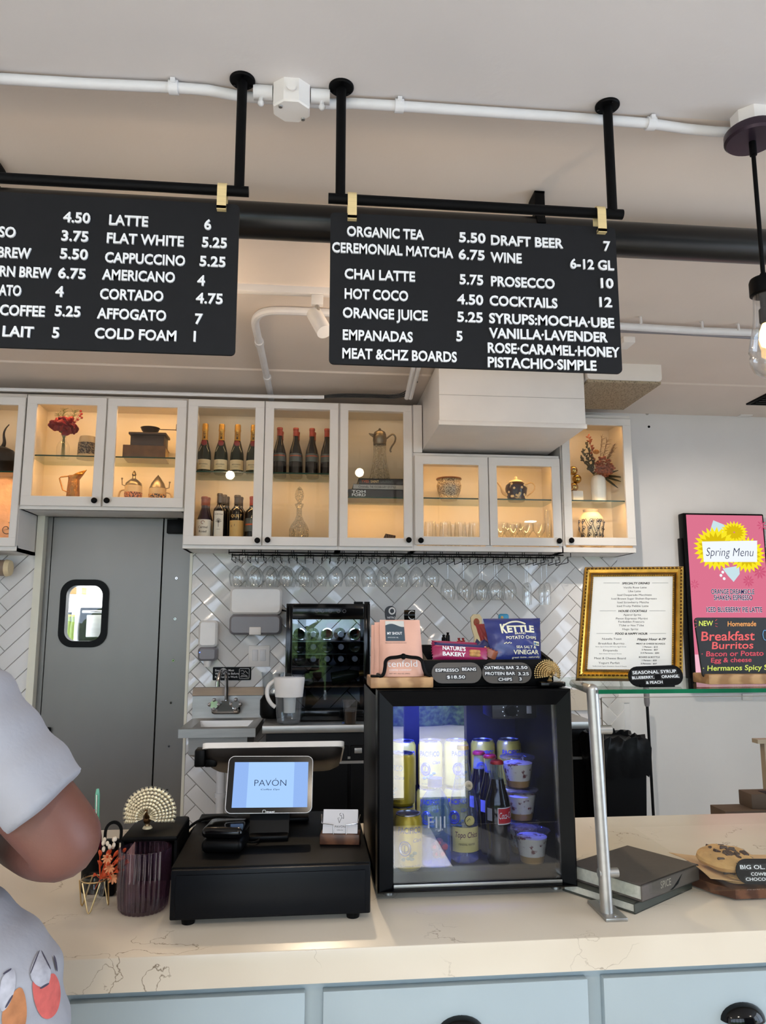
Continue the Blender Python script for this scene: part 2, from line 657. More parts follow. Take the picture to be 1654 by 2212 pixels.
def thing(name, label, cat, loc=(0, 0, 0), group=None):
    o = bpy.data.objects.new(name, None)
    o.empty_display_size = 0.02
    COL.objects.link(o)
    o.location = loc
    o['_b'] = list(loc)
    o['label'] = label
    o['category'] = cat
    if group:
        o['group'] = group
    return o
def tag(o, label, cat, group=None):
    o['label'] = label
    o['category'] = cat
    if group:
        o['group'] = group
    return o
def struct(name, mb, m=None, label=None):
    o = mb.build(name, None, m)
    o['kind'] = 'structure'
    return o
def dup(root, loc, label=None, rotz=0.0, scale=None):
    r = root.copy()
    COL.objects.link(r)
    r.location = loc
    r.rotation_euler = (0, 0, rotz)
    if scale:
        r.scale = (scale, scale, scale)
    if label:
        r['label'] = label
    for ch in list(root.children):
        c = ch.copy()
        COL.objects.link(c)
        c.parent = r
        for g in list(ch.children):
            d = g.copy()
            COL.objects.link(d)
            d.parent = c
    return r
ORD = ['first', 'second', 'third', 'fourth', 'fifth', 'sixth', 'seventh', 'eighth', 'ninth', 'tenth', 'eleventh', 'twelfth', 'thirteenth', 'fourteenth', 'fifteenth']

def pill(w, h, n=10):
    r = h / 2
    pts = []
    for i in range(n + 1):
        a = -pi / 2 + pi * i / n
        pts.append((w / 2 - r + cos(a) * r, sin(a) * r))
    for i in range(n + 1):
        a = pi / 2 + pi * i / n
        pts.append((-w / 2 + r + cos(a) * r, sin(a) * r))
    return pts
def rrect(x0, x1, y0, y1, r, n=6):
    pts = []
    for cx, cy, a0 in ((x1 - r, y0 + r, -pi / 2), (x1 - r, y1 - r, 0), (x0 + r, y1 - r, pi / 2), (x0 + r, y0 + r, pi)):
        for i in range(n + 1):
            a = a0 + pi / 2 * i / n
            pts.append((cx + cos(a) * r, cy + sin(a) * r))
    return pts
FRONT = lambda Y: planemap((0, Y, 0), (1, 0, 0), (0, 0, 1))    # u = x, v = z, w towards the camera
# ================================================================== THE ROOM
b = MB(); b.box(XL, XR, YFRONT, YW + 0.1, -0.1, 0, M_FLOOR); struct('floor', b)
# ceiling: slab with a hollow added by the conduit to shape bands of shade
prof = [(YFRONT, 0), (1.0, 0), (1.74, 0), (1.80, 0.004), (1.90, 0.026), (2.02, 0.04), (2.16, 0.036), (2.3, 0.014), (2.42, 0.012), (2.6, 0.0), (4.0, 0.0), (4.01, -0.008), (YW + 0.1, -0.012)]
b = MB()
k1, k2 = b.mi(M_CEIL), b.mi(M_CEILW)
rows = []
NX = 24
for y, dz in prof:
    rows.append([b.V((XL + (XR - XL) * i / NX, y, CEIL + dz)) for i in range(NX + 1)])
for j in range(len(rows) - 1):
    for i in range(NX):
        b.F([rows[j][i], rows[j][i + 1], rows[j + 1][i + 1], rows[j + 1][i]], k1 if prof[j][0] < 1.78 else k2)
top = [b.V((x, y, CEIL + 0.2)) for x, y in ((XL, YFRONT), (XR, YFRONT), (XR, YW + 0.1), (XL, YW + 0.1))]
b.F(top, k1)
for (xa, ya, xb, yb) in ((XL, YFRONT, XR, YFRONT), (XR, YFRONT, XR, YW + 0.1), (XR, YW + 0.1, XL, YW + 0.1), (XL, YW + 0.1, XL, YFRONT)):
    b.F([b.V((xa, ya, CEIL - 0.013)), b.V((xb, yb, CEIL - 0.013)), b.V((xb, yb, CEIL + 0.2)), b.V((xa, ya, CEIL + 0.2))], k1)
struct('ceiling', b)

# back wall with the door opening
DX0, DX1 = ax(89, 1230, YW), ax(409, 1300, YW)
DZ = az(250, 1117, YW)
b = MB()
b.box(XL, DX0, YW, YW + 0.1, 0, CEIL, M_WALL)
b.box(DX1, XR, YW, YW + 0.1, 0, CEIL, M_WALL)
b.box(DX0, DX1, YW, YW + 0.1, DZ, CEIL, M_WALL)
struct('wall_back', b)
b = MB(); b.box(XL - 0.1, XL, YFRONT, YW + 0.1, 0, CEIL, M_WALL); struct('wall_left', b)
b = MB()
for q in ((YFRONT, -2.0, 0, CEIL), (1.2, YW + 0.1, 0, CEIL), (-2.0, 1.2, 0, 0.25), (-2.0, 1.2, 2.75, CEIL)):
    b.box(XR, XR + 0.1, *q, M_WALL)
struct('wall_right', b)
# shop front: glazed openings with dark mullions
b = MB()
wy0, wy1 = YFRONT - 0.1, YFRONT
W1 = (-4.05, 1.27); ZS, ZH = 0.12, 2.75
b.box(XL, XR, wy0, wy1, 0, ZS, M_DARKWALL); b.box(XL, XR, wy0, wy1, ZH, CEIL, M_DARKWALL)
b.box(XL, W1[0], wy0, wy1, ZS, ZH, M_DARKWALL); b.box(W1[1], XR, wy0, wy1, ZS, ZH, M_DARKWALL)
struct('wall_front', b)
for n, (a0, a1, muls) in enumerate(((W1[0], W1[1], (-2.7, -1.3, -0.1, 0.83)),)):
    b = MB()
    for x in muls:
        b.box(x - 0.06, x + 0.06, wy0 + 0.02, wy1 - 0.02, ZS, ZH, M_BLACK)
    b.box(a0, a1, wy0 + 0.02, wy1 - 0.02, ZS, ZS + 0.07, M_BLACK); b.box(a0, a1, wy0 + 0.02, wy1 - 0.02, ZH - 0.07, ZH, M_BLACK)
    b.box(a0, a1, wy0 + 0.02, wy1 - 0.02, 1.95, 2.02, M_BLACK)
    struct('window_%d' % (n + 1), b)
b = MB()
for y in (-2.0, -0.4, 1.2):
    b.box(XR + 0.02, XR + 0.08, y - 0.05, y + 0.05, 0.25, 2.75, M_BLACK)
struct('window_2', b)  # unseen side window added for daylight, clear of the guard glass reflection
# outside
M_PAVE = mat('pavement', S(186, 182, 174), 0.8, vary=0.08, scale=3)
b = MB(); b.box(-14, 14, -16, YFRONT - 0.1, -0.1, -0.02, M_PAVE); struct('ground_outside', b)
M_HEDGE = pattern('hedge_leaves', 'noise', S(38, 62, 28), S(120, 150, 80), 0.8, 14, lo=0.35, hi=0.65)
b = MB()
random.seed(3)
for i in range(26):
    x = -13 + i * 1.05
    b.ball((x, -9 + random.uniform(-.4, .4), 0.75), 1.0, M_HEDGE, 12, (0.95, 0.7, 0.8 + random.uniform(0, .5)))
tag(b.build('hedge'), 'rounded green hedge seen outside in the glass reflections', 'hedge')

b = MB(); b.box(0.95, 2.5, YFRONT + .05, -0.9, 0.0005, 0.012, mat('reflection_dark', S(30, 29, 30), .9, vary=.2, scale=60), .003, 1)  # added behind the camera to darken what the fridge glass mirrors
tag(b.build('added_dark_mat', loc=(1.7, -1.8, 0)), 'dark mat added on the floor to darken the fridge glass reflection', 'mat')

# ------------------------------------------------------------------ herringbone tile
def clip_poly(poly, nx, ny, d):
    out = []
    for i in range(len(poly)):
        a, c = poly[i], poly[(i + 1) % len(poly)]
        da, dc = a[0] * nx + a[1] * ny - d, c[0] * nx + c[1] * ny - d
        if da <= 0:
            out.append(a)
        if (da < 0 < dc) or (dc < 0 < da):
            t = da / (da - dc)
            out.append((a[0] + (c[0] - a[0]) * t, a[1] + (c[1] - a[1]) * t))
    return out
def herringbone(x0, x1, z0, z1, seed, ox, oz):
    rnd = random.Random(seed)
    b = MB()
    b.box(x0, x1, YW - 0.003, YW - 0.0005, z0, z1, M_GROUT)
    k = b.mi(M_TILE)
    w, n, g = 0.0825, 4, 0.0018
    c = cos(pi / 4)
    R = 60
    for i in range(-R, R):
        for j in range(-R, R):
            q = (i - j) % (2 * n)
            if q == 0:
                r = (i * w + g, (i + n) * w - g, j * w + g, (j + 1) * w - g)
            elif q == 2 * n - 1:
                r = (i * w + g, (i + 1) * w - g, j * w + g, (j + n) * w - g)
            else:
                continue
            pts = [((u - v) * c + ox, (u + v) * c + oz) for u, v in ((r[0], r[2]), (r[1], r[2]), (r[1], r[3]), (r[0], r[3]))]
            for pl in ((-1, 0, -x0), (1, 0, x1), (0, -1, -z0), (0, 1, z1)):
                pts = clip_poly(pts, *pl)
                if len(pts) < 3:
                    break
            if len(pts) < 3:
                continue
            cx = sum(p[0] for p in pts) / len(pts); cz = sum(p[1] for p in pts) / len(pts)
            tx, tz = rnd.uniform(-.012, .012), rnd.uniform(-.012, .012)
            lo = [b.V((p[0], YW - 0.003, p[1])) for p in pts]
            md = [b.V((p[0], YW - 0.009 + (p[0] - cx) * tx + (p[1] - cz) * tz, p[1])) for p in pts]
            ins = [(p[0] + (cx - p[0]) * 0.02 / max(.02, sqrt((p[0] - cx) ** 2 + (p[1] - cz) ** 2)) * 0.16, p[1] + (cz - p[1]) * 0.02 / max(.02, sqrt((p[0] - cx) ** 2 + (p[1] - cz) ** 2)) * 0.16) for p in pts]
            hi = [b.V((p[0], YW - 0.0108 + (p[0] - cx) * tx + (p[1] - cz) * tz, p[1])) for p in ins]
            m = len(pts)
            for a in range(m):
                e = (a + 1) % m
                b.F([lo[a], lo[e], md[e], md[a]], k, False)
                b.F([md[a], md[e], hi[e], hi[a]], k, False)
            b.F(hi, k, False)
    return b
TZ1 = az(800, 1184, YW)
TX1 = ax(1336, 1300, YW)
struct('backsplash_tile_right', herringbone(DX1 + 0.012, TX1, 0.0, az(400, 1186, YW) + 0.03, 5, 0.06, 0.05))
struct('backsplash_tile_left', herringbone(-2.6, DX0 - 0.03, 0.0, az(60, 1188, YW) + 0.02, 6, 0.1, 0.0))
# cream trims at the door opening and the tile edge
b = MB(); b.box(DX0 - 0.03, DX0 + 0.012, YW - 0.03, YW + 0.1, 0, DZ, M_TRIM); struct('trim_1', b)
b = MB(); b.box(DX1 - 0.004, DX1 + 0.012, YW - 0.016, YW + 0.1, 0, DZ + 0.02, M_TRIM); struct('trim_2', b)
b = MB(); b.box(DX0 - 0.03, DX1 + 0.012, YW - 0.03, YW + 0.1, DZ, DZ + 0.03, M_TRIM); struct('trim_3', b)

# ------------------------------------------------------------------ grey swing door
door = MB(); 
dy = YW + 0.03
sx_ = ax(352, 1200, dy)
wx0, wx1, wz0, wz1 = ax(134, 1330, dy), ax(229, 1320, dy), az(180, 1393, dy), az(180, 1257, dy)
# leaf as four panels around the window hole
wx0 += .016; wx1 -= .016; wz0 += .016; wz1 -= .016
lx0, lx1 = DX0 + 0.045, sx_ - 0.008
door.box(lx0, wx0, dy, dy + 0.04, 0.01, DZ, M_STEELDOOR); door.box(wx1, lx1, dy, dy + 0.04, 0.01, DZ, M_STEELDOOR)
door.box(wx0, wx1, dy, dy + 0.04, 0.01, wz0, M_STEELDOOR); door.box(wx0, wx1, dy, dy + 0.04, wz1, DZ, M_STEELDOOR)
dr = door.build('door_1', None, None, loc=(lx0, dy, 0)); dr['kind'] = 'structure'
gf = MB()
wx0 -= .016; wx1 += .016; wz0 -= .016; wz1 += .016
out = rrect(wx0 - 0.014, wx1 + 0.014, wz0 - 0.014, wz1 + 0.014, 0.085, 8)
inn = rrect(wx0 + 0.022, wx1 - 0.022, wz0 + 0.022, wz1 - 0.022, 0.06, 8)
gf.rings([[(u, dy - 0.001, v) for u, v in out], [(u, dy - 0.014, v) for u, v in out], [(u, dy - 0.014, v) for u, v in inn], [(u, dy + 0.045, v) for u, v in inn], [(u, dy + 0.045, v) for u, v in out]], M_BLACKPL, cap0=False, cap1=False)
gf.build('window_gasket', dr)
gp = MB(); gp.box(wx0 + 0.01, wx1 - 0.01, dy + 0.01, dy + 0.016, wz0 + 0.01, wz1 - 0.01, G_PANE); gp.build('window_pane', dr)
hp = MB(); hp.box(sx_ + 0.002, DX1 - 0.006, dy - 0.004, dy + 0.04, 0.01, DZ, M_STEELDOOR)
hp.box(DX0 + 0.013, lx0 - 0.004, dy - 0.006, dy + 0.04, 0.01, DZ, M_STEELDOOR)
hp.box(lx1 - .03, sx_ + .03, dy + .041, dy + .05, 0.01, DZ, M_BLACKPL); hp.box(DX0 + .012, lx0 + .03, dy + .041, dy + .05, 0.01, DZ, M_BLACKPL)  # black strips added behind the door gaps to block storeroom light
hp.build('door_jamb_panel', dr)
rv = MB()
for px, py in ((381, 1249), (378, 1337), (374, 1427), (369, 1518), (365, 1612), (361, 1706)):
    p = at(px, py, dy - 0.004)
    rv.cyl(p, p + Vector((0, -0.003, 0)), 0.009, 0.007, M_CHROME, 12)
    rv.cyl(p + Vector((0, -0.003, 0)), p + Vector((0, -0.0035, 0)), 0.004, 0.004, M_BLACK, 8)
rv.build('rivet', dr)
hg = MB()
p0, p1 = at(362, 1122, dy - 0.03), at(397, 1153, dy - 0.03)
hg.box(p0.x, p1.x, dy - 0.05, dy - 0.005, p1.z, p0.z, M_BLACKPL, 0.004); hg.cyl((p1.x - .03, dy - .03, p0.z), (p1.x - .03, dy - .03, DZ + .0), .012, None, M_BLACK)
hg.build('hinge_cover', dr)
p = at(92, 1578, dy)
b = MB(); b.box(p.x - .02, p.x + .05, dy - .035, dy - .001, p.z - .02, p.z + .02, M_BLACKPL, .008); b.build('door_stop', dr)

# store room seen through the round-cornered window: shelf with bottles, oven
SY = dy + 0.75
rm = MB(); rm.box(wx0 - 1.6, wx1 + 1.4, SY + 0.75, SY + 0.8, 0, CEIL, M_WALL); struct('wall_storeroom', rm)
area_light('storeroom_lamp', ((wx0 + wx1) / 2 + .1, dy + 0.5, 2.7), ((wx0 + wx1) / 2, SY, 1.4), 0.5, 0.5, 50, (1, 0.97, 0.9))
def pz(py, Y): return az(180, py, Y)
t = thing('storage_shelf', 'white wire storage shelf seen through the grey door window', 'shelf', (ax(160, 1380, SY), SY, 0))
x0, x1 = ax(70, 1380, SY), ax(178, 1380, SY)
for z in (pz(1384, SY), pz(1285, SY), pz(1262, SY)):
    b = MB(); b.box(x0, x1 + .01, SY - .15, SY + .25, z - .025, z, M_PIPEWHITE); b.build('wire_shelf', t)
for x in (x0 + .02, x1):
    b = MB(); b.cyl((x, SY - .14, 0), (x, SY - .14, 2.4), .016, None, M_PIPEWHITE); b.build('upright', t)
M_GRNB = mat('green_bottle_glass', S(122, 140, 62), 0.2, vary=0.2, spec=.6)
M_DKB = mat('dark_bottle_glass', S(28, 34, 28), 0.12, vary=0.2, spec=.6)
zs = pz(1384, SY)
def simple_bottle(name, label, x, y, z, h, r, mt, cap, grp):
    o = MB(); o.lathe([(r * .9, 0), (r, .004), (r, h * .55), (r * .45, h * .75), (r * .4, h * .93)], (x, y, z), mt, 14)
    o.lathe([(r * .46, h * .93), (r * .46, h)], (x, y, z), cap, 12)
    return tag(o.build(name, loc=(x, y, z)), label, 'bottle', grp)
M_YCAP = mat('yellow_cap', S(214, 190, 60), .5)
for i, px in enumerate((139, 147, 155, 163, 171)):
    simple_bottle('beer_bottle', ORD[i] + ' green beer bottle from the left seen through the door window', ax(px, 1384, SY), SY - .08, zs, pz(1328, SY) - zs, .024, M_GRNB, M_YCAP, 'bottles on the storeroom shelf')
for px in (147, 168):
    w_ = 'behind the left' if px == 147 else 'behind the right'
    simple_bottle('wine_bottle', 'dark bottle standing %s green beer bottles in storeroom' % w_, ax(px, 1384, SY + .12), SY + .12, zs, pz(1322, SY) - zs, .034, M_DKB, M_DKB, 'bottles on the storeroom shelf')
b = MB(); p = at(192, 1275, SY); b.box(x1 - .1, x1 - .02, SY - .05, SY + .1, pz(1285, SY) + .0005, pz(1264, SY), mat('orange_box', S(214, 160, 40), .6)); tag(b.build('box', loc=p), 'orange box on the storeroom shelf behind the door window', 'box')
t = thing('convection_oven', 'black countertop oven seen through the grey door window', 'oven', (ax(205, 1370, SY), SY, 0))
ox0, ox1, oz0, oz1 = x1 + .03, ax(240, 1350, SY - .2), pz(1386, SY - .2), pz(1312, SY - .2)
b = MB(); b.box(ox0, ox1, SY - .2, SY + .3, oz0, oz1, M_BLACKPL, .01); b.build('body', t)
b = MB(); b.box(ox0 + .05, ox1 - .04, SY - .212, SY - .2, oz0 + .03, oz1 - .05, M_STEEL, .004); b.build('oven_door', t)
b = MB(); b.cyl((ox0 + .03, SY - .24, oz1 - .03), (ox1 - .03, SY - .24, oz1 - .03), .009, None, M_CHROME); b.build('handle', t)
b = MB(); b.box(ox0, ox1 + .1, SY - .22, SY + .35, 0, oz0, M_WHITEPL); tag(b.build('equipment_stand', loc=(ox0, SY, 0)), 'white stand under the oven behind the grey door', 'stand')

# ================================================================== CEILING FITTINGS
def ceil(px, py, dz=0.0): return atz(px, py, CEIL - dz)
# conduits: one white run along the ceiling between junction boxes
def conduit(pxs, r, label, dz=None, coup=()):
    d = r + 0.001 if dz is None else dz
    pts = [ceil(x, y, d) for x, y in pxs]
    t = thing('conduit_pipe', label, 'pipe', pts[0])
    b = MB(); b.tube(pts, r, M_PIPEWHITE, 16); b.build('pipe', t)
    for x, y in coup:
        c = ceil(x, y, d)
        b = MB(); b.cyl(c - Vector((.012, 0, 0)), c + Vector((.012, 0, 0)), r * 1.35, None, M_PIPEWHITE, 12)
        b.box(c.x - .006, c.x + .006, c.y - r * 1.5, c.y + r * 1.5, c.z, CEIL, M_PIPEWHITE)
        b.build('pipe_strap', t)
    return t
conduit(((-250, 152), (0, 170), (190, 181), (375, 189), (450, 195), (520, 208), (592, 214)), .0135, 'white ceiling conduit running left from the octagonal junction box', coup=((375, 189),))
conduit(((668, 221), (720, 225), (760, 223), (862, 229), (1100, 245), (1290, 258), (1405, 267), (1480, 278), (1540, 284), (1600, 287)), .0135, 'white ceiling conduit between the junction box and pendant lamp', coup=((862, 229), (1405, 267)))
c = ceil(630, 215, .03)
t = thing('junction_box', 'white octagonal electrical junction box on the ceiling between black flanges', 'junction box', (c.x, c.y, CEIL))
b = MB(); rr = .046
oc = [(cos(a) * rr * (1.12), sin(a) * rr) for a in [pi / 8 + i * pi / 4 for i in range(8)]]
b.rings([[(c.x + u, c.y + v, CEIL + .01) for u, v in oc], [(c.x + u, c.y + v, CEIL - .062) for u, v in oc], [(c.x + u * .93, c.y + v * .93, CEIL - .066) for u, v in oc]], M_WHITEPL); b.build('box_body', t)
for sx in (-1, 1):
    b = MB(); b.cyl((c.x + sx * .05, c.y, CEIL - .016), (c.x + sx * .1, c.y, CEIL - .016), .019, None, M_PIPEWHITE, 14)
    b.cyl((c.x + sx * .08, c.y, CEIL - .016), (c.x + sx * .08, c.y - .005, CEIL - .05), .006, None, M_PIPEWHITE, 8); b.ball((c.x + sx * .08, c.y - .005, CEIL - .05), .009, M_PIPEWHITE, 8); b.build('connector', t)
b = MB()
for u, v in ((-.028, -.02), (.03, .024)):
    b.cyl((c.x + u, c.y + v, CEIL - .066), (c.x + u, c.y + v, CEIL - .07), .006, .005, M_STEEL, 10)
b.build('cover_screw', t)
b = MB(); b.cyl((c.x, c.y - .05, CEIL - .03), (c.x, c.y - .0535, CEIL - .03), .013, None, M_WHITEPL, 14); b.build('knockout', t)

# black brackets the menu boards hang from
BY = atz(525, 168, CEIL).y
BY = (BY + atz(740, 188, CEIL).y + atz(1315, 232, CEIL).y) / 3
def bracket(rods, bar_px, label, grp):
    """rods: flange pixels; bar_px: bar end pixels"""
    e0, e1 = at(*bar_px[0], BY), at(*bar_px[1], BY)
    z = (e0.z + e1.z) / 2
    t = thing('menu_bracket', label, 'sign bracket', (e0.x, BY, CEIL), grp)
    for rx in rods:
        b = MB(); b.lathe([(.033, CEIL), (.033, CEIL - .004), (.03, CEIL - .007), (.014, CEIL - .008)], (rx, BY, 0), M_BLACK, 28)
        for a in (0.6, 2.7, 4.8):
            b.cyl((rx + cos(a) * .024, BY + sin(a) * .024, CEIL - .007), (rx + cos(a) * .024, BY + sin(a) * .024, CEIL - .009), .004, None, M_BLACKGLOSS, 8)
        b.build('flange', t)
        b = MB(); b.cyl((rx, BY, CEIL - .006), (rx, BY, z), .0128, None, M_BLACK, 20); b.build('rod', t)
    b = MB(); b.cyl((e0.x, BY, z), (e1.x, BY, z), .0132, None, M_BLACK, 20); b.build('crossbar', t)
    return t, z
rL, zbL = bracket([ax(520, 290, BY), ax(520, 290, BY) - .66], ((-200, 376), (537, 412)), 'black pipe bracket holding the coffee menu board on the left', 'ceiling brackets of the menu boards')
rR, zbR = bracket([ax(736, 300, BY), ax(1317, 345, BY)], ((709, 427), (1344, 465)), 'black pipe bracket holding the tea and wine menu board', 'ceiling brackets of the menu boards')
def board(corners, zb, straps, lines, label):
    (ax0, ay0), (bx, by), (cx, cy), (dx, dy_) = corners      # TL TR BR BL
    TL, TR, BR, BL = at(ax0, ay0, BY), at(bx, by, BY), at(cx, cy, BY), at(dx, dy_, BY)
    x0, x1 = (TL.x + BL.x) / 2, (TR.x + BR.x) / 2
    z1, z0 = (TL.z + TR.z) / 2, (BL.z + BR.z) / 2
    t = thing('menu_board', label, 'menu board', ((x0 + x1) / 2, BY, z0), 'hanging menu boards')
    b = MB(); b.prism(rrect(x0, x1, z0, z1, .012, 5), FRONT(BY), -.004, .004, M_BOARD); b.build('board', t)
    fm = FRONT(BY - .004)
    for s, px, py, qx in lines:
        one = len(s) == 1
        A = at(px, py, BY - .005)
        wdt = at(qx, py, BY - .005).x - A.x
        b = MB(); b.text(s, fm, A.x, A.z, .0252, None if one else wdt, 'l', .0045, M_LETTER, .022); b.build('menu_line', t)
    for sx in straps:
        x = ax(sx, 440, BY); w = .0115
        b = MB()
        b.box(x - w, x + w, BY - .0175, BY - .0145, z1 - .02, zb + .001, M_BRASS)
        b.box(x - w, x + w, BY + .0145, BY + .0175, z1 - .02, zb + .001, M_BRASS)
        arc = [(cos(a) * .0175, sin(a) * .0175) for a in [i * pi / 10 for i in range(11)]] + [(cos(a) * .0145, sin(a) * .0145) for a in [i * pi / 10 for i in range(10, -1, -1)]]
        b.prism(arc, planemap((x, BY, zb), (0, 1, 0), (0, 0, 1)), -w, w, M_BRASS)
        b.box(x - w, x + w, BY - .016, BY + .016, z1 - .021, z1 - .018, M_BRASS)
        b.box(x - w, x + w, BY - .0175, BY - .0045, z1 - .022, z1 - .012, M_BRASS)
        b.build('hanging_strap', t)
    return t
board(((-420, 385), (521, 452), (504, 771), (-440, 733)), zbL, (480, -240), [
    ("4.50", 137, 480, 195), ("SO", -2, 512, 34), ("3.75", 133, 520, 191), ("BREW", -4, 556, 67), ("5.50", 130, 559, 190),
    ("RN BREW", 0, 597, 111), ("6.75", 126, 601, 185), ("ATO", -2, 638, 46), ("4", 120, 641, 137), ("COFFEE", 0, 681, 97),
    ("5.25", 119, 683, 174), ("LAIT", 6, 727, 73), ("5", 113, 730, 129), ("LATTE", 236, 486, 320), ("6", 441, 496, 456),
    ("FLAT WHITE", 231, 525, 397), ("5.25", 436, 534, 490), ("CAPPUCCINO", 227, 567, 400), ("5.25", 431, 575, 487),
    ("AMERICANO", 221, 604, 378), ("4", 426, 617, 441), ("CORTADO", 216, 646, 353), ("4.75", 423, 655, 481),
    ("AFFOGATO", 210, 688, 359), ("7", 421, 700, 434), ("COLD FOAM", 205, 731, 381), ("1", 418, 738, 430)],
    'black menu board with white coffee names, hung left of frame')
board(((718, 456), (1332, 498), (1338, 811), (706, 783)), zbR, (760, 1293), [
    ("ORGANIC TEA", 749, 510, 915), ("5.50", 991, 523, 1048), ("DRAFT BEER", 1060, 529, 1215), ("7", 1303, 542, 1315),
    ("CEREMONIAL MATCHA", 717, 545, 978), ("6.75", 990, 560, 1046), ("WINE", 1059, 566, 1126), ("6-12 GL", 1231, 580, 1325),
    ("CHAI LATTE", 744, 602, 896), ("5.75", 992, 614, 1043), ("PROSECCO", 1060, 618, 1197), ("10", 1297, 622, 1324),
    ("HOT COCO", 744, 645, 881), ("4.50", 987, 657, 1043), ("COCKTAILS", 1057, 660, 1203), ("12", 1294, 663, 1321),
    ("ORANGE JUICE", 740, 686, 923), ("5.25", 987, 695, 1042), ("SYRUPS:MOCHA\u00b7UBE", 1056, 698, 1325),
    ("VANILLA\u00b7LAVENDER", 1056, 730, 1311), ("EMPANADAS", 740, 734, 891), ("5", 985, 737, 998),
    ("ROSE\u00b7CARAMEL\u00b7HONEY", 1053, 762, 1337), ("MEAT &CHZ BOARDS", 739, 774, 986), ("PISTACHIO\u00b7SIMPLE", 1053, 793, 1287)],
    'black menu board with white tea, beer and cocktail names, above the drink fridge')

# big black duct pipe
PYD = 2.26
pa, pb = at(540, 480, PYD), at(1654, 530, PYD)
zc = (pa.z + pb.z) / 2
t = thing('duct_pipe', 'long thick black pipe under the ceiling behind the menu boards', 'pipe', (0.3, PYD, CEIL))
b = MB(); b.cyl((XL + .02, PYD, zc), (XR - .02, PYD, zc), .058, None, mat('satin_black_paint', S(7, 7, 8), 0.3, vary=0.1), 40); b.build('pipe', t)
for px in (1156, -10):
    x = ax(px, 450, PYD)
    b = MB(); b.box(x - .017, x + .017, PYD - .05, PYD - .045, zc + .03, CEIL + .02, M_BLACK, .003); b.box(x - .017, x + .017, PYD - .05, PYD + .02, CEIL + .012, CEIL + .02, M_BLACK)
    arc = [(cos(a) * .065, sin(a) * .065) for a in [pi * .95 - i * pi * 1.9 / 24 for i in range(25)]]
    b.prism(arc + [(u * .9, v * .9) for u, v in reversed(arc)], planemap((x, PYD, zc), (0, 1, 0), (0, 0, 1)), -.014, .014, M_BLACK)
    b.build('pipe_hanger', t)

# track light
TY = ceil(600, 620).y
z = CEIL
t = thing('track_light', 'white ceiling track with one tilted cylinder spotlight between the menu boards', 'track light', (ax(685, 625, TY), TY, CEIL))
x0, x1 = ax(300, 615, TY), ax(1310, 650, TY)
b = MB(); b.box(x0, x1, TY - .018, TY + .018, CEIL - .03, CEIL + .005, M_WHITEPL, .003); b.build('track', t)
h = at(685, 640, TY)
b = MB(); b.box(h.x - .025, h.x + .025, TY - .016, TY + .016, CEIL - .075, CEIL - .03, M_WHITEPL, .004); b.build('adapter', t)
b = MB(); b.cyl((h.x, TY, CEIL - .075), (h.x + .005, TY, CEIL - .105), .009, None, M_STEEL, 12); b.build('joint', t)
hc = Vector((h.x + .01, TY, CEIL - .15)); hd = Vector((.36, -.42, -.83)).normalized()
b = MB(); b.cyl(hc - hd * .062, hc + hd * .062, .033, None, M_WHITEPL, 24); b.build('spot_head', t)
spot_light('track_spot', hc + hd * .07, hc + hd * 2, 42, (1, .8, .56), 84, .7, .03, t)
h2 = Vector((ax(1265, 640, TY), TY, CEIL - .15)); hd2 = Vector((.62, .62, -.6)).normalized()
b = MB(); b.box(h2.x - .025, h2.x + .025, TY - .016, TY + .016, CEIL - .075, CEIL - .03, M_WHITEPL, .004); b.build('adapter', t)
b = MB(); b.cyl((h2.x, TY, CEIL - .075), (h2.x, TY, CEIL - .12), .009, None, M_STEEL, 12); b.build('joint', t)
b = MB(); b.cyl(h2 - hd2 * .062, h2 + hd2 * .062, .033, None, M_WHITEPL, 24); b.build('spot_head', t)
spot_light('track_spot', h2 + hd2 * .07, h2 + hd2 * 2.5, 48, (1, .88, .74), 70, .6, .02, t)

# two globe lights added out of view behind the boards, warming the ceiling
for _px, _w in ((330, 'left'), (880, 'right')):
    p = at(_px, 712, 2.85)
    t = thing('added_globe_light', 'unseen globe light added behind the %s menu board to warm the ceiling' % _w, 'lamp', (p.x, 2.85, CEIL), 'added fill lights behind the boards')
    b = MB(); b.cyl((p.x, 2.85, CEIL - .002), (p.x, 2.85, CEIL - .02), .05, .045, M_WHITEPL, 24); b.cyl((p.x, 2.85, CEIL - .02), (p.x, 2.85, p.z + .045), .007, None, M_WHITEPL, 12); b.build('ceiling_mount', t)
    b = MB(); b.ball((p.x, 2.85, p.z), .034, glow('fill_glow_' + _w, (1, .72, .46, 1), 85), 20); b.build('fill_globe', t)

# bent white conduit that drops to the cabinets
pts = [ceil(900, 690, .02), ceil(720, 676, .02), ceil(600, 670, .02), ceil(566, 674, .02), ceil(551, 688, .02), ceil(551, 704, .02), ceil(562, 748, .02), ceil(577, 818, .02), ceil(586, 862, .02)]
t = thing('conduit_pipe', 'bent white conduit on the ceiling behind the track spotlight', 'pipe', pts[3])
b = MB(); b.tube(pts, .0185, M_PIPEWHITE, 10, smooth=2); b.build('pipe', t)
for q in ((560, 740), (577, 815)):
    c = ceil(*q, .02); b = MB(); b.cyl(c - Vector((0, .02, 0)), c + Vector((0, .02, 0)), .023, None, M_PIPEWHITE, 12); b.build('coupling', t)
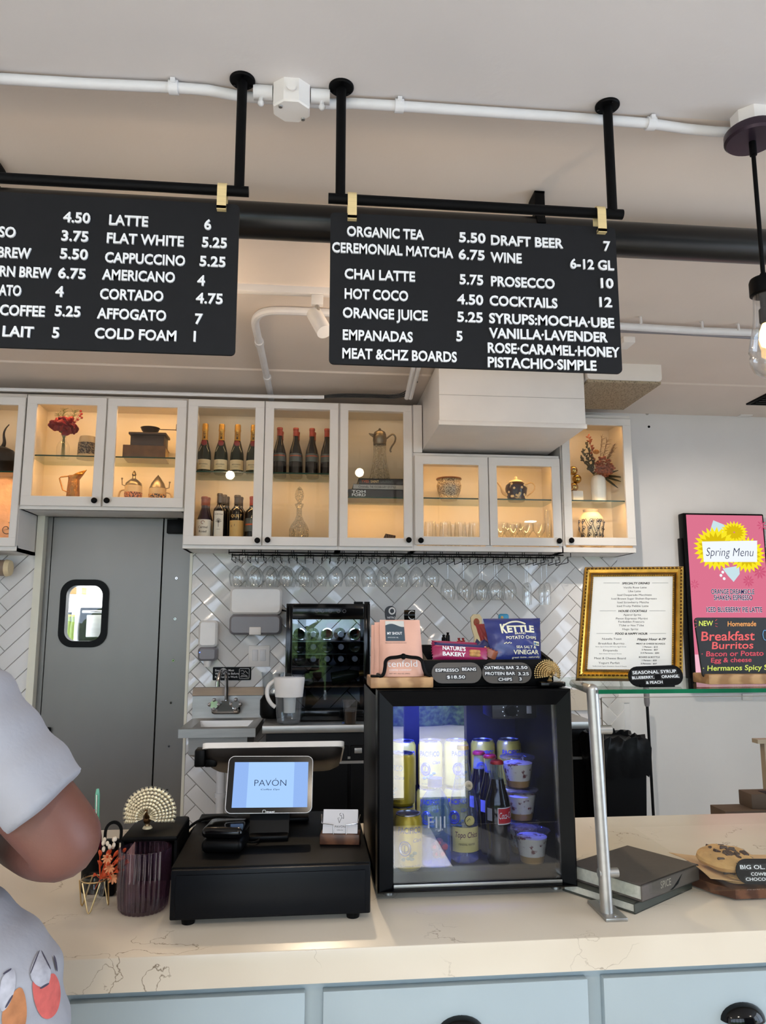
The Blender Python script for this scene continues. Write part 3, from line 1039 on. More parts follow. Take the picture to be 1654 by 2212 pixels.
# flat white cable conduit above the cabinets
t = thing('cable_conduit', 'thin white conduit along the ceiling edge above the wall cabinets', 'pipe', at(200, 850, 4.2))
pts = [at(-120, 838, 4.2), at(150, 845, 4.2), at(420, 852, 4.2), at(600, 857, 4.2), at(700, 858, 4.2)]
b = MB(); b.tube(pts, .011, M_PIPEWHITE, 8); b.build('pipe', t)
M_CABLE = mat('black_cable', S(24, 24, 26), .5)
for k in range(3):
    b = MB(); b.tube([at(655 + k * 12, 862 - k, 4.24), at(720, 857 - k * 3, 4.22), at(800, 858 - k * 3, 4.2), at(862, 861 - k * 3, 4.2), at(888, 848 - k * 6, 4.1), at(893 + k * 4, 825, 3.95)], .004, M_CABLE, 6, smooth=2)
    tag(b.build('cable', loc=at(720, 857, 4.22)), ('lowest', 'middle', 'topmost')[k] + ' of three dark cables looped above the tall cabinets', 'cable', 'cables above the tall cabinets')
for k, (a_, c_) in enumerate((((893, 790), (878, 868)), ((905, 790), (886, 868)))):
    b = MB(); b.tube([ceil(a_[0], a_[1], .02), at(c_[0], c_[1] - 8, 4.1)], .013, M_PIPEWHITE, 8)
    tag(b.build('conduit_pipe', loc=ceil(a_[0], a_[1], .02)), ('left' if k == 0 else 'right') + ' white conduit dropping beside the white boxed duct', 'pipe', 'conduits beside the boxed duct')

# white boxed duct and the honeycomb air unit
fy = 3.74
x0, x1 = ax(948, 860, fy), ax(1263, 865, fy)
z0 = (az(948, 922, fy) + az(1263, 919, fy)) / 2
t = thing('boxed_duct', 'white painted wooden box duct hanging over the short cabinets', 'duct', (x0, fy, z0))
b = MB(); b.box(x0, x1, fy, YW - .004, z0, CEIL - .014, M_CAB, .004); b.build('box', t)
b = MB(); b.box(x0 - .004, x1 + .004, fy - .006, fy + .01, z0 - .004, z0 + .022, M_CAB, .002)
b.box(x0, x1, fy - .0015, fy, (z0 + CEIL) / 2 - .02, (z0 + CEIL) / 2 - .018, M_GROUT); b.build('edge_trim', t)
# air unit
fy2 = 3.72
x0b, x1b = ax(1268, 800, fy2), ax(1428, 795, fy2)
z0b = az(1428, 824, fy2)
M_HONEY = pattern('honeycomb_grille', 'voronoi', S(84, 72, 56), S(168, 152, 128), 0.7, 90, lo=0.1, hi=0.5)
t = thing('air_unit', 'white ceiling box with a dusty brown honeycomb underside beside the boxed duct', 'air unit', (x0b, fy2, z0b))
b = MB(); b.prism(rrect(x0b, x1b, z0b, CEIL + .02, .02, 4), FRONT(fy2), -(4.22 - fy2), 0, M_CAB); b.build('housing', t)
b = MB(); b.box(x0b + .004, x1b - .004, fy2 + .006, 4.22, z0b - .014, z0b - .0005, M_HONEY); b.build('honeycomb_grille', t)
# pipe run on the right part of the ceiling
t = conduit(((1200, 690), (1345, 705), (1500, 714), (1660, 720), (1800, 726)), .0175, 'white steam pipe along the ceiling behind the pendant lamp', dz=.04)
for q in ((1380, 703), (1512, 713), (1590, 718)):
    c = ceil(q[0], q[1], .04); b = MB(); b.tube([c + Vector((0, -.02, .0)), c + Vector((0, -.02, .03)), c + Vector((0, 0, .045))], .006, M_PIPEWHITE, 8); b.build('pipe_hanger', t)
b = MB(); b.tube([ceil(1200, 708, .02), ceil(1345, 716, .02), ceil(1450, 720, .02), ceil(1625, 730, .02), ceil(1760, 736, .02)], .007, M_GREYPL, 8)
tag(b.build('armored_cable', loc=ceil(1345, 716)), 'grey armoured cable clipped under the white steam pipe', 'cable')
c = ceil(1350, 735)
b = MB(); b.box(c.x - .03, c.x + .03, c.y - .05, c.y + .05, CEIL - .03, CEIL + .002, M_WHITEPL, .004); tag(b.build('junction_box', loc=c), 'small white junction box behind the right menu board corner', 'junction box')
# wall sensor and vent at the right
p = at(1603, 888, YW)
b = MB(); b.box(p.x - .045, p.x + .045, YW - .05, YW - .001, p.z - .045, p.z + .04, M_WHITEPL, .006); tag(b.build('sensor_box', loc=p), 'small white box high on the wall right of the cabinets', 'sensor')
b = MB(); b.tube([at(1620, 880, YW - .012), at(1760, 884, YW - .012)], .009, M_PIPEWHITE, 8); tag(b.build('wall_conduit', loc=at(1620, 880, YW - .012)), 'thin white conduit right of the small wall box', 'pipe')
c = ceil(1680, 858)
t = thing('ceiling_vent', 'black slotted ceiling vent at the right edge', 'vent', c)
b = MB(); b.box(c.x - .14, c.x + .3, c.y - .12, c.y + .12, CEIL - .02, CEIL + .002, M_BLACK, .003); b.build('frame', t)
for k in range(6):
    b = MB(); b.box(c.x - .12, c.x + .28, c.y - .1 + k * .036, c.y - .085 + k * .036, CEIL - .026, CEIL - .02, M_BLACKPL); b.build('slat', t)
for px, py in ((1401, 922), (1397, 893)):
    p = at(px, py, YW); b = MB(); b.cyl(p + Vector((0, -.001, 0)), p + Vector((0, -.004, 0)), .008 if py > 900 else .012, None, M_BLACK if py > 900 else M_GROUT, 12)
    tag(b.build('wall_plug', loc=p), ('black' if py > 900 else 'grey') + ' wall plug on the white wall right of the cabinets', 'plug')

# pendant lamp with a clear bulb shade
PY_ = BY + .1
c = atz(1624, 300, CEIL - .07)
PY_ = c.y
t = thing('pendant_lamp', 'black pendant lamp with clear teardrop glass and glowing filament bulb', 'pendant lamp', (c.x, c.y, CEIL))
b = MB(); rr = .052; b.rings([[(c.x + cos(a) * r, c.y + sin(a) * r, z) for a in [pi / 8 + i * pi / 4 for i in range(8)]] for r, z in ((rr, CEIL + .005), (rr, CEIL - .05))], M_WHITEPL); b.build('mounting_box', t)
b = MB(); b.lathe([(.07, -.05), (.072, -.053), (.072, -.072), (.066, -.078), (.01, -.08)], (c.x, c.y, CEIL), mat('dark_bronze', S(58, 46, 58), .32, .5), 40); b.build('canopy', t)
zb = az(1648, 600, PY_)
tilt = Vector((0.0, 0, 0))
b = MB(); b.cyl((c.x, c.y, CEIL - .078), (c.x, c.y, CEIL - .12), .0095, None, M_BLACK, 14); b.cyl((c.x, c.y, CEIL - .12), (c.x, c.y, zb), .0058, None, M_BLACK, 14); b.build('stem', t)
b = MB(); b.lathe([(.008, zb + .012), (.012, zb), (.034, zb - .004), (.037, zb - .012), (.037, zb - .048), (.03, zb - .052)], (c.x, c.y, 0), M_BLACK, 32); b.build('cap', t)
b = MB(); b.lathe([(.013, zb - .04), (.013, zb - .085), (.018, zb - .09), (.018, zb - .125), (.014, zb - .13)], (c.x, c.y, 0), M_BLACK, 24); b.build('socket', t)
b = MB(); pr = [(.03, zb - .05), (.031, zb - .08), (.034, zb - .12), (.041, zb - .16), (.048, zb - .19), (.05, zb - .205), (.046, zb - .214), (.049, zb - .222), (.048, zb - .24), (.04, zb - .26), (.024, zb - .274), (.002, zb - .279)]
b.lathe(pr + [(max(.001, r - .0022), z + .001) for r, z in reversed(pr)], (c.x, c.y, 0), G_CUP, 36, cap0=False, cap1=False); b.build('glass_shade', t)
b = MB(); b.lathe([(.012, zb - .13), (.02, zb - .15), (.023, zb - .17), (.018, zb - .19), (.004, zb - .198)], (c.x, c.y, 0), glow('filament_glow', (1, .58, .16, 1), 7), 20); b.build('bulb', t)
# ================================================================== WALL CABINETS
DT = 0.022                        # door thickness
CF = YC + DT                      # carcass front
LEDCOL = (1.0, 0.55, 0.2)
M_LED = glow('led_strip_glow', (1.0, 0.72, 0.4, 1), 3)
def zc_(py, px=700, Y=None): return az(px, py, YC if Y is None else Y)
def cabinet(label, cx0, cx1, ztop, zbot, doors, shelf_z, knobs, watts, floor_t=0.018, led='back'):
    """doors: list of (x0, x1, gx0, gx1, z0, z1, gz0, gz1)"""
    t = thing('wall_cabinet', label, 'cabinet', (cx0, CF, zbot), 'white glass-front wall cabinets')
    k = .018
    b = MB()
    b.box(cx0, cx1, YW - .012, YW - .002, zbot, ztop, M_CABIN)
    b.box(cx0, cx0 + k, CF, YW - .002, zbot, ztop, M_CAB); b.box(cx1 - k, cx1, CF, YW - .002, zbot, ztop, M_CAB)
    b.box(cx0, cx1, CF, YW - .002, ztop - k, ztop, M_CAB); b.box(cx0, cx1, CF, YW - .002, zbot, zbot + k, M_CAB)
    ib = .0008
    gz0 = min(d[6] for d in doors)
    # inner lining takes the warm-white inside paint
    b.box(cx0 + k, cx0 + k + ib, CF + .002, YW - .012, zbot + k, ztop - k, M_CABIN); b.box(cx1 - k - ib, cx1 - k, CF + .002, YW - .012, zbot + k, ztop - k, M_CABIN)
    b.box(cx0 + k, cx1 - k, CF + .002, YW - .012, ztop - k - ib, ztop - k, M_CABIN); b.box(cx0 + k, cx1 - k, CF + .002, YW - .012, zbot + k, zbot + k + ib, M_CABIN)
    # face frame: rails and middle stiles
    b.box(cx0, cx1, CF - .0005, CF + .018, ztop - .05, ztop, M_CAB); b.box(cx0, cx1, CF - .0005, CF + .018, zbot, zbot + .03, M_CAB)
    for a, c in zip(doors, doors[1:]):
        xm = (a[1] + c[0]) / 2
        b.box(xm - .02, xm + .02, CF - .0005, CF + .018, zbot + .03, ztop - .05, M_CAB)
    b.build('carcass', t)
    for (x0, x1, g0, g1, z0, z1, q0, q1) in doors:
        d = MB()
        y0 = YC
        d.box(x0, x1, y0, y0 + DT - .001, z0, q0, M_CAB, .002, 1); d.box(x0, x1, y0, y0 + DT - .001, q1, z1, M_CAB, .002, 1)
        d.box(x0, g0, y0, y0 + DT - .001, q0 - .002, q1 + .002, M_CAB, .002, 1); d.box(g1, x1, y0, y0 + DT - .001, q0 - .002, q1 + .002, M_CAB, .002, 1)
        dd = d.build('door', t)
        g = MB(); g.box(g0 - .004, g1 + .004, y0 + .011, y0 + .015, q0 - .004, q1 + .004, G_PANE); g.build('glass_pane', dd)
        for kx, kz in knobs:
            if x0 < kx < x1:
                n = MB(); n.cyl((kx, y0 + .001, kz), (kx, y0 - .012, kz), .007, .007, M_BLACK, 16)
                prf = [(.0, 0), (.012, .0), (.0165, .005), (.0165, .011), (.011, .016), (.0, .017)]
                n.rings([[(kx + cos(a) * max(r, 1e-4), y0 - .01 - h, kz + sin(a) * max(r, 1e-4)) for a in [2 * pi * i / 20 for i in range(20)]] for r, h in prf], M_BLACK); n.build('knob', dd)
    if shelf_z is not None:
        for si, (sx0, sx1, sz) in enumerate(shelf_z):
            s = MB(); s.box(sx0, sx1, CF + .03, YW - .014, sz - .008, sz, G_SHELF); sh = s.build('glass_shelf', t)
            s = MB(); s.box(sx0, sx1, CF + .0285, CF + .0298, sz - .008, sz, M_GREENEDGE); s.build('polished_edge', sh)
    for (x0, x1, g0, g1, z0, z1, q0, q1) in doors:
        s = MB(); s.box(g0 - .02, g1 + .02, CF + .019, CF + .027, ztop - .03, ztop - .022, M_LED); s.build('light_strip', t)
        if watts[0]:
            area_light('cabinet_light', ((g0 + g1) / 2, CF + .035, ztop - .032), ((g0 + g1) / 2, YW - .06, zbot), g1 - g0, .02, watts[0], LEDCOL, t)
        if watts[1]:
            lz = (shelf_z[0][2] - .012) if shelf_z else (zbot + ztop) / 2
            area_light('cabinet_light', ((g0 + g1) / 2, CF + .024, max(lz, zbot + .2)), ((g0 + g1) / 2, YW - .02, zbot + .02), g1 - g0, .012, watts[1], LEDCOL, t)
    return t
def X_(px, py): return ax(px, py, YC)
zt = zc_(863, 400)
zt2 = zc_(870, 910)
zt = (zt + zt2) / 2
zb_tall = zc_(1187, 700)
# door over the passage (two doors)
zB0, zB1 = zc_(1094, 225), zc_(859, 225)
gB0, gB1 = zc_(1073, 225), zc_(876, 225)
dB = [(X_(51, 975), X_(224, 975), X_(73, 975), X_(204, 975), zB0, zB1, gB0, gB1), (X_(227.5, 975), X_(399, 975), X_(248, 975), X_(379, 975), zB0, zB1, gB0, gB1)]
shB = az(200, 986, CF + .03) + .004
zbB = zc_(1101, 225)
cabB = cabinet('short white two-door glass cabinet over the grey door', X_(47, 975), X_(400.5, 975), zt, zbB, dB, [(X_(47, 975) + .02, X_(400.5, 975) - .02, shB)], [(X_(205, 1082), zc_(1082, 205)), (X_(232, 1082), zc_(1082, 232))], (.9, .7))
# tall far-left cabinet
zA0, zA1 = zc_(1180, 20), zc_(857, 20)
xa0 = X_(-130, 1000)
dA = [(xa0 + .01, X_(45.5, 1000), xa0 + .09, X_(30, 1000), zA0, zA1, zc_(1161, 10), zc_(874, 10))]
shA = az(10, 1019, CF + .03) + .004
cabA = cabinet('tall white glass cabinet cut by the left edge with a dark pitcher', xa0, X_(46.5, 1000), zt, zc_(1189, 20), dA, [(xa0 + .02, X_(46, 1000) - .02, shA)], [], (.3, .9))
# three tall doors
gC0, gC1 = zc_(1159, 560), zc_(881, 560)
zC0, zC1 = zc_(1178, 560), zc_(866, 560)
def dC(a, c, g, h): return (X_(a, 1020), X_(c, 1020), X_(g, 1020), X_(h, 1020), zC0, zC1, gC0, gC1)
shC = az(560, 1021, CF + .03) + .004
shC3 = az(810, 1075, CF + .03) + .004
xC0, xC1, xC2 = X_(399, 1020), X_(731.5, 1020), X_(893, 1020)
cabC = cabinet('tall white two-door glass cabinet full of wine and champagne bottles', xC0, xC1, zt, zb_tall, [dC(401, 568, 422.5, 548), dC(570, 729.5, 589, 711)], [(xC0 + .02, xC1 - .02, shC)], [(X_(556, 1168), zc_(1168, 556)), (X_(578, 1167), zc_(1167, 578))], (.16, .5))
cabC3 = cabinet('tall white single-door glass cabinet with a claret jug on books', xC1 + .001, xC2, zt, zb_tall, [dC(734, 890, 751.5, 871.5)], [(xC1 + .02, xC2 - .02, shC3)], [(X_(882, 1167), zc_(1167, 882))], (.16, .7))
zD1 = zc_(979, 1000)
b = MB(); b.box(xC2 + .001, X_(912, 930), CF - .012, YW - .01, zD1 + .002, zt, M_CAB, .002); tag(b.build('filler_panel', loc=(xC2, CF, zD1)), 'narrow white filler panel between the tall cabinet and boxed duct', 'panel')
# two short doors
gD0, gD1 = zc_(1160, 1050), zc_(1005, 1050)
zD0d, zD1d = zc_(1178, 1050), zc_(987, 1050)
def dD(a, c, g, h): return (X_(a, 1080), X_(c, 1080), X_(g, 1080), X_(h, 1080), zD0d, zD1d, gD0, gD1)
shD = az(1050, 1078, CF + .03) + .004
xD1 = X_(1212.5, 1080)
cabD = cabinet('short white two-door glass cabinet under the boxed duct with bowl and teapot', xC2 + .001, xD1, zD1, zb_tall, [dD(896, 1055, 914.5, 1034.5), dD(1057, 1211.5, 1074, 1193)], [(xC2 + .02, xD1 - .02, shD)], [(X_(908, 1168), zc_(1168, 908)), (X_(1206, 1169), zc_(1169, 1206))], (.5, .6))
xE0, xE1 = X_(1214, 1040), X_(1369, 1040)
zE1 = zc_(896, 1330)
shE = az(1290, 1082, CF + .03) + .004
cabE = cabinet('tall white single-door glass cabinet at the right end with dried flowers', xE0, xE1, zE1, zb_tall, [(xE0 + .006, xE1 - .004, X_(1233, 1040), X_(1350, 1040), zc_(1178, 1290), zc_(903, 1290), zc_(1161, 1290), zc_(918, 1290))], [(xE0 + .02, xE1 - .02, shE)], [(X_(1232, 1168), zc_(1168, 1232))], (.4, .75))

# ------------------------------------------------------------------ contents
YI = CF + .13                     # middle of a shelf
FLB = zbB + .0205; FLT = zb_tall + .0205
def I(px, py, Y=YI): return at(px, py, Y)
def seat(px, Y=YI, py=1000): return ax(px, py, Y)
# --- bottles
M_CHAMP = mat('champagne_green_glass', S(24, 34, 22), .1, spec=.7, vary=.1)
M_WINEG = mat('dark_wine_glass', S(20, 17, 18), .1, spec=.7, vary=.1)
M_PURPLE = mat('plum_glass', S(44, 36, 52), .14, spec=.6)
M_GOLDFOIL = mat('gold_foil', S(206, 158, 74), .36, .6, vary=.12, scale=60)
M_CREAM = mat('cream_label', S(236, 214, 172), .6, vary=.02)
M_REDSEAL = mat('red_seal', S(140, 30, 30), .45)
M_REDCAP = mat('red_capsule', S(152, 62, 52), .45)
M_BROWNCAP = mat('brown_capsule', S(134, 74, 60), .45)
M_GREYCAP = mat('grey_capsule', S(70, 64, 64), .4)
M_SILVERL = mat('silver_teal_label', S(92, 98, 96), .4, .3, vary=.15, scale=50)
M_TANL = mat('tan_label', S(212, 178, 116), .6, vary=.04)
M_ORANGE = mat('orange_print', S(196, 92, 56), .6)
LABELA = (-1.25, 1.25)
def bottle(name, label, px, ytop, Y, z, pxw, kind, grp, base=None):
    x = ax(px, (ytop + 50), Y)
    h = az(px, ytop, Y) - z
    r = abs(ax(px + pxw / 2, ytop + 60, Y) - ax(px - pxw / 2, ytop + 60, Y)) / 2
    t = thing(name, label, 'bottle', (x, Y, z), grp)
    c = (x, Y, z)
    if kind == 'champagne':
        b = MB(); b.lathe([(r * .85, 0), (r, .006), (r, h * .32), (r * .95, h * .42), (r * .7, h * .55), (r * .46, h * .66), (r * .4, h * .75), (r * .38, h * .93)], c, M_CHAMP, 26); b.build('glass_body', t)
        b = MB(); b.lathe([(r * .47, h * .665), (r * .43, h * .72), (r * .42, h * .84), (r * .47, h * .86), (r * .47, h * .885), (r * .43, h * .9), (r * .45, h * .95), (r * .4, h * .99), (r * .1, h)], c, M_GOLDFOIL, 26)
        b.text('MO\u00cbT', lambda u, v, w: Vector((x - v, Y - r * .43 - w - .001, z + h * .69 + u)), 0, -r * .16, r * .34, h * .15, 'l', 0, M_INK, .01)
        b.build('gold_foil', t)
        b = MB(); b.rings([[(x + cos(a) * q * r, Y - r * .5 - w - .001 + abs(0), z + h * .6 + sin(a) * q * r) for a in [i * pi / 8 for i in range(16)]] for q, w in ((.42, .004), (.42, .009), (.3, .011))], M_REDSEAL)
        b.build('red_seal', t)
        b = MB(); b.lathe([(r * 1.012, h * .075), (r * 1.012, h * .27)], c, M_CREAM, 20, ang=LABELA)
        cm = cylmap((x, Y, z), r * 1.014)
        b.text('MO\u00cbT & CHANDON', cm, 0, h * .165, r * .16, r * 1.3, 'c', 0, M_INK, .01); b.text('CHAMPAGNE', cm, 0, h * .125, r * .09, r * .6, 'c', 0, M_INK); b.build('label', t)
        b = MB()
        for s in (-1, 1):
            b.tube([(x + s * r * .3, Y - r * .52, z + h * .56), (x + s * r * .45, Y - r * .72, z + h * .5), (x - s * r * .2 + s * r * .9, Y - r * .62, z + h * .43)], r * .03, M_CREAM, 5)
        b.build('ribbon', t)
    else:
        cap, glas = {'burgundy': (M_REDCAP, M_WINEG), 'carmel': (M_BROWNCAP, M_PURPLE), 'palm': (M_GREYCAP, M_WINEG), 'quilt': (M_GREYCAP, M_WINEG), 'plain': (M_GREYCAP, M_WINEG), 'plainred': (M_REDCAP, M_WINEG)}[kind]
        sh = .5 if kind in ('carmel', 'burgundy') else .62
        b = MB()
        if sh == .5:
            b.lathe([(r * .88, 0), (r, .006), (r, h * .42), (r * .93, h * .52), (r * .62, h * .66), (r * .42, h * .76), (r * .38, h * .96)], c, glas, 26)
        else:
            b.lathe([(r * .88, 0), (r, .006), (r, h * .66), (r * .92, h * .71), (r * .55, h * .76), (r * .42, h * .8), (r * .38, h * .96)], c, glas, 26)
        b.build('glass_body', t)
        b = MB(); b.lathe([(r * .45, h * .82), (r * .43, h * .85), (r * .43, h * .95), (r * .47, h * .955), (r * .47, h * .99), (r * .42, h)], c, cap, 22); b.build('capsule', t)
        cm = cylmap((x, Y, z), r * 1.014)
        if kind == 'burgundy':
            b = MB(); b.lathe([(r * 1.012, h * .27), (r * 1.012, h * .54 if sh != .5 else h * .44)], c, M_SILVERL, 20, ang=LABELA)
            b.lathe([(r * 1.014, h * .38), (r * 1.014, h * .4)], c, M_ORANGE, 20, ang=(-1.1, 1.1)); b.build('label', t)
        elif kind == 'carmel':
            b = MB(); b.lathe([(r * 1.012, h * .18), (r * 1.012, h * .53)], c, M_PAPER, 20, ang=LABELA)
            b.text('Carmel', cm, 0, h * .355, r * .3, r * 1.3, 'c', 0, M_INK, .01); b.text('Road', cm, 0, h * .27, r * .3, r * 1.0, 'c', 0, M_INK, .01)
            b.tube([cm(cos(a) * r * .22, h * .47 + sin(a) * r * .2, .0006) for a in [i * .55 for i in range(10)]], .0016, M_BROWNCAP, 5); b.build('label', t)
        elif kind == 'palm':
            b = MB(); b.lathe([(r * 1.012, h * .1), (r * 1.012, h * .66)], c, M_PAPER, 20, ang=(-.85, .85))
            b.text('SILVER PALM', cm, 0, h * .585, r * .2, r * 1.35, 'c', 0, M_INK, .01)
            for a in range(7):
                q = pi * (.1 + .8 * a / 6)
                b.tube([cm(0, h * .44, .0006), cm(cos(q) * r * .5, h * .44 + sin(q) * r * .75, .0006)], .0014, M_GREYCAP, 5)
            b.tube([cm(0, h * .36, .0006), cm(0, h * .46, .0006)], .0014, M_GREYCAP, 5); b.text('CABERNET', cm, 0, h * .31, r * .1, r * .7, 'c', 0, M_INK); b.build('label', t)
        elif kind == 'quilt':
            b = MB(); b.lathe([(r * 1.012, h * .15), (r * 1.012, h * .5)], c, M_TANL, 20, ang=LABELA)
            b.prism([(-r * .75, h * .37), (-r * .2, h * .39), (-r * .2, h * .43), (-r * .75, h * .41)], cm, .0003, .0006, M_GREYCAP)
            b.text('QUILT', cm, 0, h * .56, r * .38, r * 1.6, 'c', 0, M_TANL, .01); b.build('label', t)
        elif kind == 'plainred':
            b = MB(); b.lathe([(r * 1.012, h * .3), (r * 1.012, h * .56)], c, M_SILVERL, 20, ang=LABELA)
            b.lathe([(r * 1.014, h * .42), (r * 1.014, h * .45)], c, M_ORANGE, 20, ang=(-1.1, 1.1)); b.build('label', t)
    return t
zs = shC + .0005
ch = bottle('champagne_bottle', 'first champagne bottle from the left, gold foil, on the glass shelf', 442, 915, YI, zs, 30, 'champagne', 'champagne bottles on the upper shelf')
for i, px in enumerate((478, 512.5, 547)):
    dup(ch, (ax(px, 965, YI), YI, zs), ORD[i + 1] + ' champagne bottle from the left, gold foil, on the glass shelf')
wr = bottle('wine_bottle', 'first of the dark red-capsuled wine bottles beside the champagne', 603.5, 924, YI - .02, zs, 27.5, 'burgundy', 'red-capsuled bottles on the upper shelf')
for i, px in enumerate((638.5, 673.5, 706)):
    dup(wr, (ax(px, 965, YI - .02), YI - .02, zs), ORD[i + 1] + ' of the dark red-capsuled wine bottles on the glass shelf')
for i, px in enumerate((606, 641, 676)):
    dup(wr, (ax(px, 965, YI + .075), YI + .075, zs), 'red-capsuled wine bottle hiding behind the %s one from the left' % ORD[i])
bottle('wine_bottle', 'plum wine bottle with white Carmel Road label in the lower cabinet', 440.5, 1073, YI - .03, FLT, 33, 'carmel', 'bottles on the lower shelf')
bottle('wine_bottle', 'plum bottle peeking from behind the Carmel Road bottle', 446, 1075, YI + .07, FLT, 31, 'carmel', 'bottles on the lower shelf')
bottle('wine_bottle', 'dark wine bottle with a tall white Silver Palm label', 473.5, 1066, YI - .04, FLT, 26, 'palm', 'bottles on the lower shelf')
bottle('wine_bottle', 'plain dark bottle just behind the Silver Palm bottle', 483, 1069, YI + .04, FLT, 26, 'plain', 'bottles on the lower shelf')
bottle('wine_bottle', 'plain dark bottle rearmost of the Silver Palm row', 489, 1073, YI + .115, FLT, 25, 'plain', 'bottles on the lower shelf')
bottle('wine_bottle', 'dark wine bottle with tan QUILT label in the lower cabinet', 511.5, 1070, YI - .03, FLT, 31, 'quilt', 'bottles on the lower shelf')
bottle('wine_bottle', 'plain dark bottle behind the QUILT bottle', 518, 1074, YI + .07, FLT, 28, 'plain', 'bottles on the lower shelf')
bottle('wine_bottle', 'red-capsuled bottle half hidden by the door stile at lower right', 545, 1073, YI - .03, FLT, 32, 'plainred', 'bottles on the lower shelf')
# thin light wire hanging in the champagne cabinet
b = MB(); b.tube([I(428, 893, CF + .06), I(430, 910, CF + .05), I(426, 930, CF + .05), I(431, 948, CF + .05), I(425, 975, CF + .05), I(427, 1000, CF + .05)], .0022, M_PAPER, 6, smooth=2)
tag(b.build('light_wire', loc=I(428, 893, CF + .06)), 'thin white light wire hanging beside the first champagne bottle', 'wire')

# --- generic helpers for shelf pieces, sizes read at their own depth
def mpp(Y, px=827, py=1050): return (at(px + 10, py, Y) - at(px, py, Y)).length / 10
s = mpp(YI)
def vsc(px, ytop, z, total, Y=None): return (az(px, ytop, YI if Y is None else Y) - z) / total
def lathe_thing(name, label, cat, px, Y, z, prof_px, m, n=28, grp=None, part='body', vs=None, **kw):
    x = ax(px, 1020, Y)
    s_v = s if vs is None else vs
    t = thing(name, label, cat, (x, Y, z), grp)
    b = MB(); b.lathe([(r * s, h * s_v) for r, h in prof_px], (x, Y, z), m, n, **kw); b.build(part, t)
    return t, x
# flowers in a glass vase
zB = shB + .0005
t, x = lathe_thing('flower_vase', 'small clear glass vase with dark red flowers over the grey door', 'vase', 133, YI, zB, [(11, 0), (12.5, 1), (13, 24), (10, 32), (6, 37), (5, 44), (7, 50)], G_CUP, 28, part='glass_vase')
M_REDFL = mat('dark_red_petal', S(118, 10, 28), .6, vary=.25, scale=40)
M_STEM = mat('green_stem', S(88, 98, 62), .6, vary=.2)
M_FIR = mat('fir_needles', S(86, 92, 62), .7, vary=.2)
b = MB()
for k in range(6):
    b.tube([(x + (k - 2.5) * .004, YI + (k % 2) * .006, zB + .004), (x + (k - 2.5) * .002, YI, zB + 44 * s), (x + (k - 2.5) * .008, YI, zB + 58 * s)], .0018, M_STEM, 6)
b.build('stems', t)
def petal(b, c, d, L, wd, m, curl=.3):
    d = Vector(d).normalized(); a = d.cross(Vector((0.2, 1, .3))).normalized(); n = d.cross(a)
    def f(u, v):
        q = (v - .5) * 2
        return c + d * (L * u) + a * (wd * q * sin(pi * min(1, .12 + u * .8))) + n * (curl * L * (u * u) - .12 * L * q * q)
    b.surf(f, 5, 4, m, back=lambda u, v: f(u, v) + n * .0016)
random.seed(11)
fc = Vector((x, YI - .01, zB + 68 * s))
for k in range(3):
    b = MB()
    cc = fc + Vector(((-13, 6, 14)[k] * s, -.012 * (k == 1), (-2, 6, -8)[k] * s))
    for i in range(15):
        a = 2 * pi * i / 15 + k; e = random.uniform(-.3, .9)
        petal(b, cc, (cos(a), -.5 + sin(a) * .55, e), random.uniform(13, 20) * s, random.uniform(6, 9) * s, M_REDFL, random.uniform(-.3, .5))
    b.ball(cc, 8 * s, M_REDFL, 12); b.build('red_flower', t)
def sprig(b, p0, p1, n, L, m, r=.0012):
    p0, p1 = Vector(p0), Vector(p1)
    b.tube([p0, p1], .0018, m, 6)
    d = (p1 - p0).normalized()
    for i in range(n):
        p = p0 + (p1 - p0) * (.3 + .7 * i / n)
        a = random.uniform(0, 2 * pi)
        o = d.orthogonal(); o.rotate(Matrix.Rotation(a, 3, d))
        b.tube([p, p + (o * .75 + d * .7) * L], [r, r * .4], m, 4)
for (dx, dz, dx1, dz1) in ((-5, 78, -3, 106), (-8, 80, -15, 96), (14, 76, 19, 104), (10, 78, 12, 90)):
    b = MB(); sprig(b, (x + dx * s, YI, zB + dz * s), (x + dx1 * s, YI, zB + dz1 * s), 26, 8 * s, M_FIR); b.build('fir_sprig', t)
b = MB()
for dx, dz in ((26, 84), (30, 92), (33, 96), (31, 102), (20, 78), (34, 88)):
    b.tube([(x + 14 * s, YI, zB + 70 * s), (x + dx * s, YI - .005, zB + dz * s)], .0011, M_REDFL, 5); b.ball((x + dx * s, YI - .005, zB + dz * s), 2.6 * s, M_REDFL, 10)
b.build('berry_twig', t)
# grey-blue stoneware mug
M_STONE = mat('grey_stoneware', S(146, 136, 122), .4, vary=.1)
M_STONEP = pattern('blue_relief_stoneware', 'voronoi', S(40, 40, 52), S(140, 130, 116), .35, 130, lo=.45, hi=.7)
t, x = lathe_thing('beer_mug', 'grey stoneware mug with dark relief band beside the flower vase', 'mug', 186, YI, zB, [(20, 0), (20.5, 3), (19.5, 8)], M_STONE, part='foot')
b = MB(); b.lathe([(19.5 * s, 8 * s), (19 * s, 33 * s)], (x, YI, zB), M_STONEP, 28); b.build('relief_band', t)
b = MB(); b.lathe([(19 * s, 33 * s), (18 * s, 36 * s), (17 * s, 44 * s), (16 * s, 47 * s), (14 * s, 47 * s), (15 * s, 36 * s)], (x, YI, zB), M_STONE, 28); b.build('rim', t)
b = MB(); b.tube([(x + 17 * s, YI, zB + 40 * s), (x + 28 * s, YI, zB + 38 * s), (x + 29 * s, YI, zB + 18 * s), (x + 19 * s, YI, zB + 12 * s)], .006, M_STONE, 8, smooth=2); b.build('handle', t)
b = MB(); b.ball((x + 20 * s, YI, zB + 49 * s), 3 * s, M_STONE, 10, (1, 1, 1.6)); b.build('thumb_lift', t)
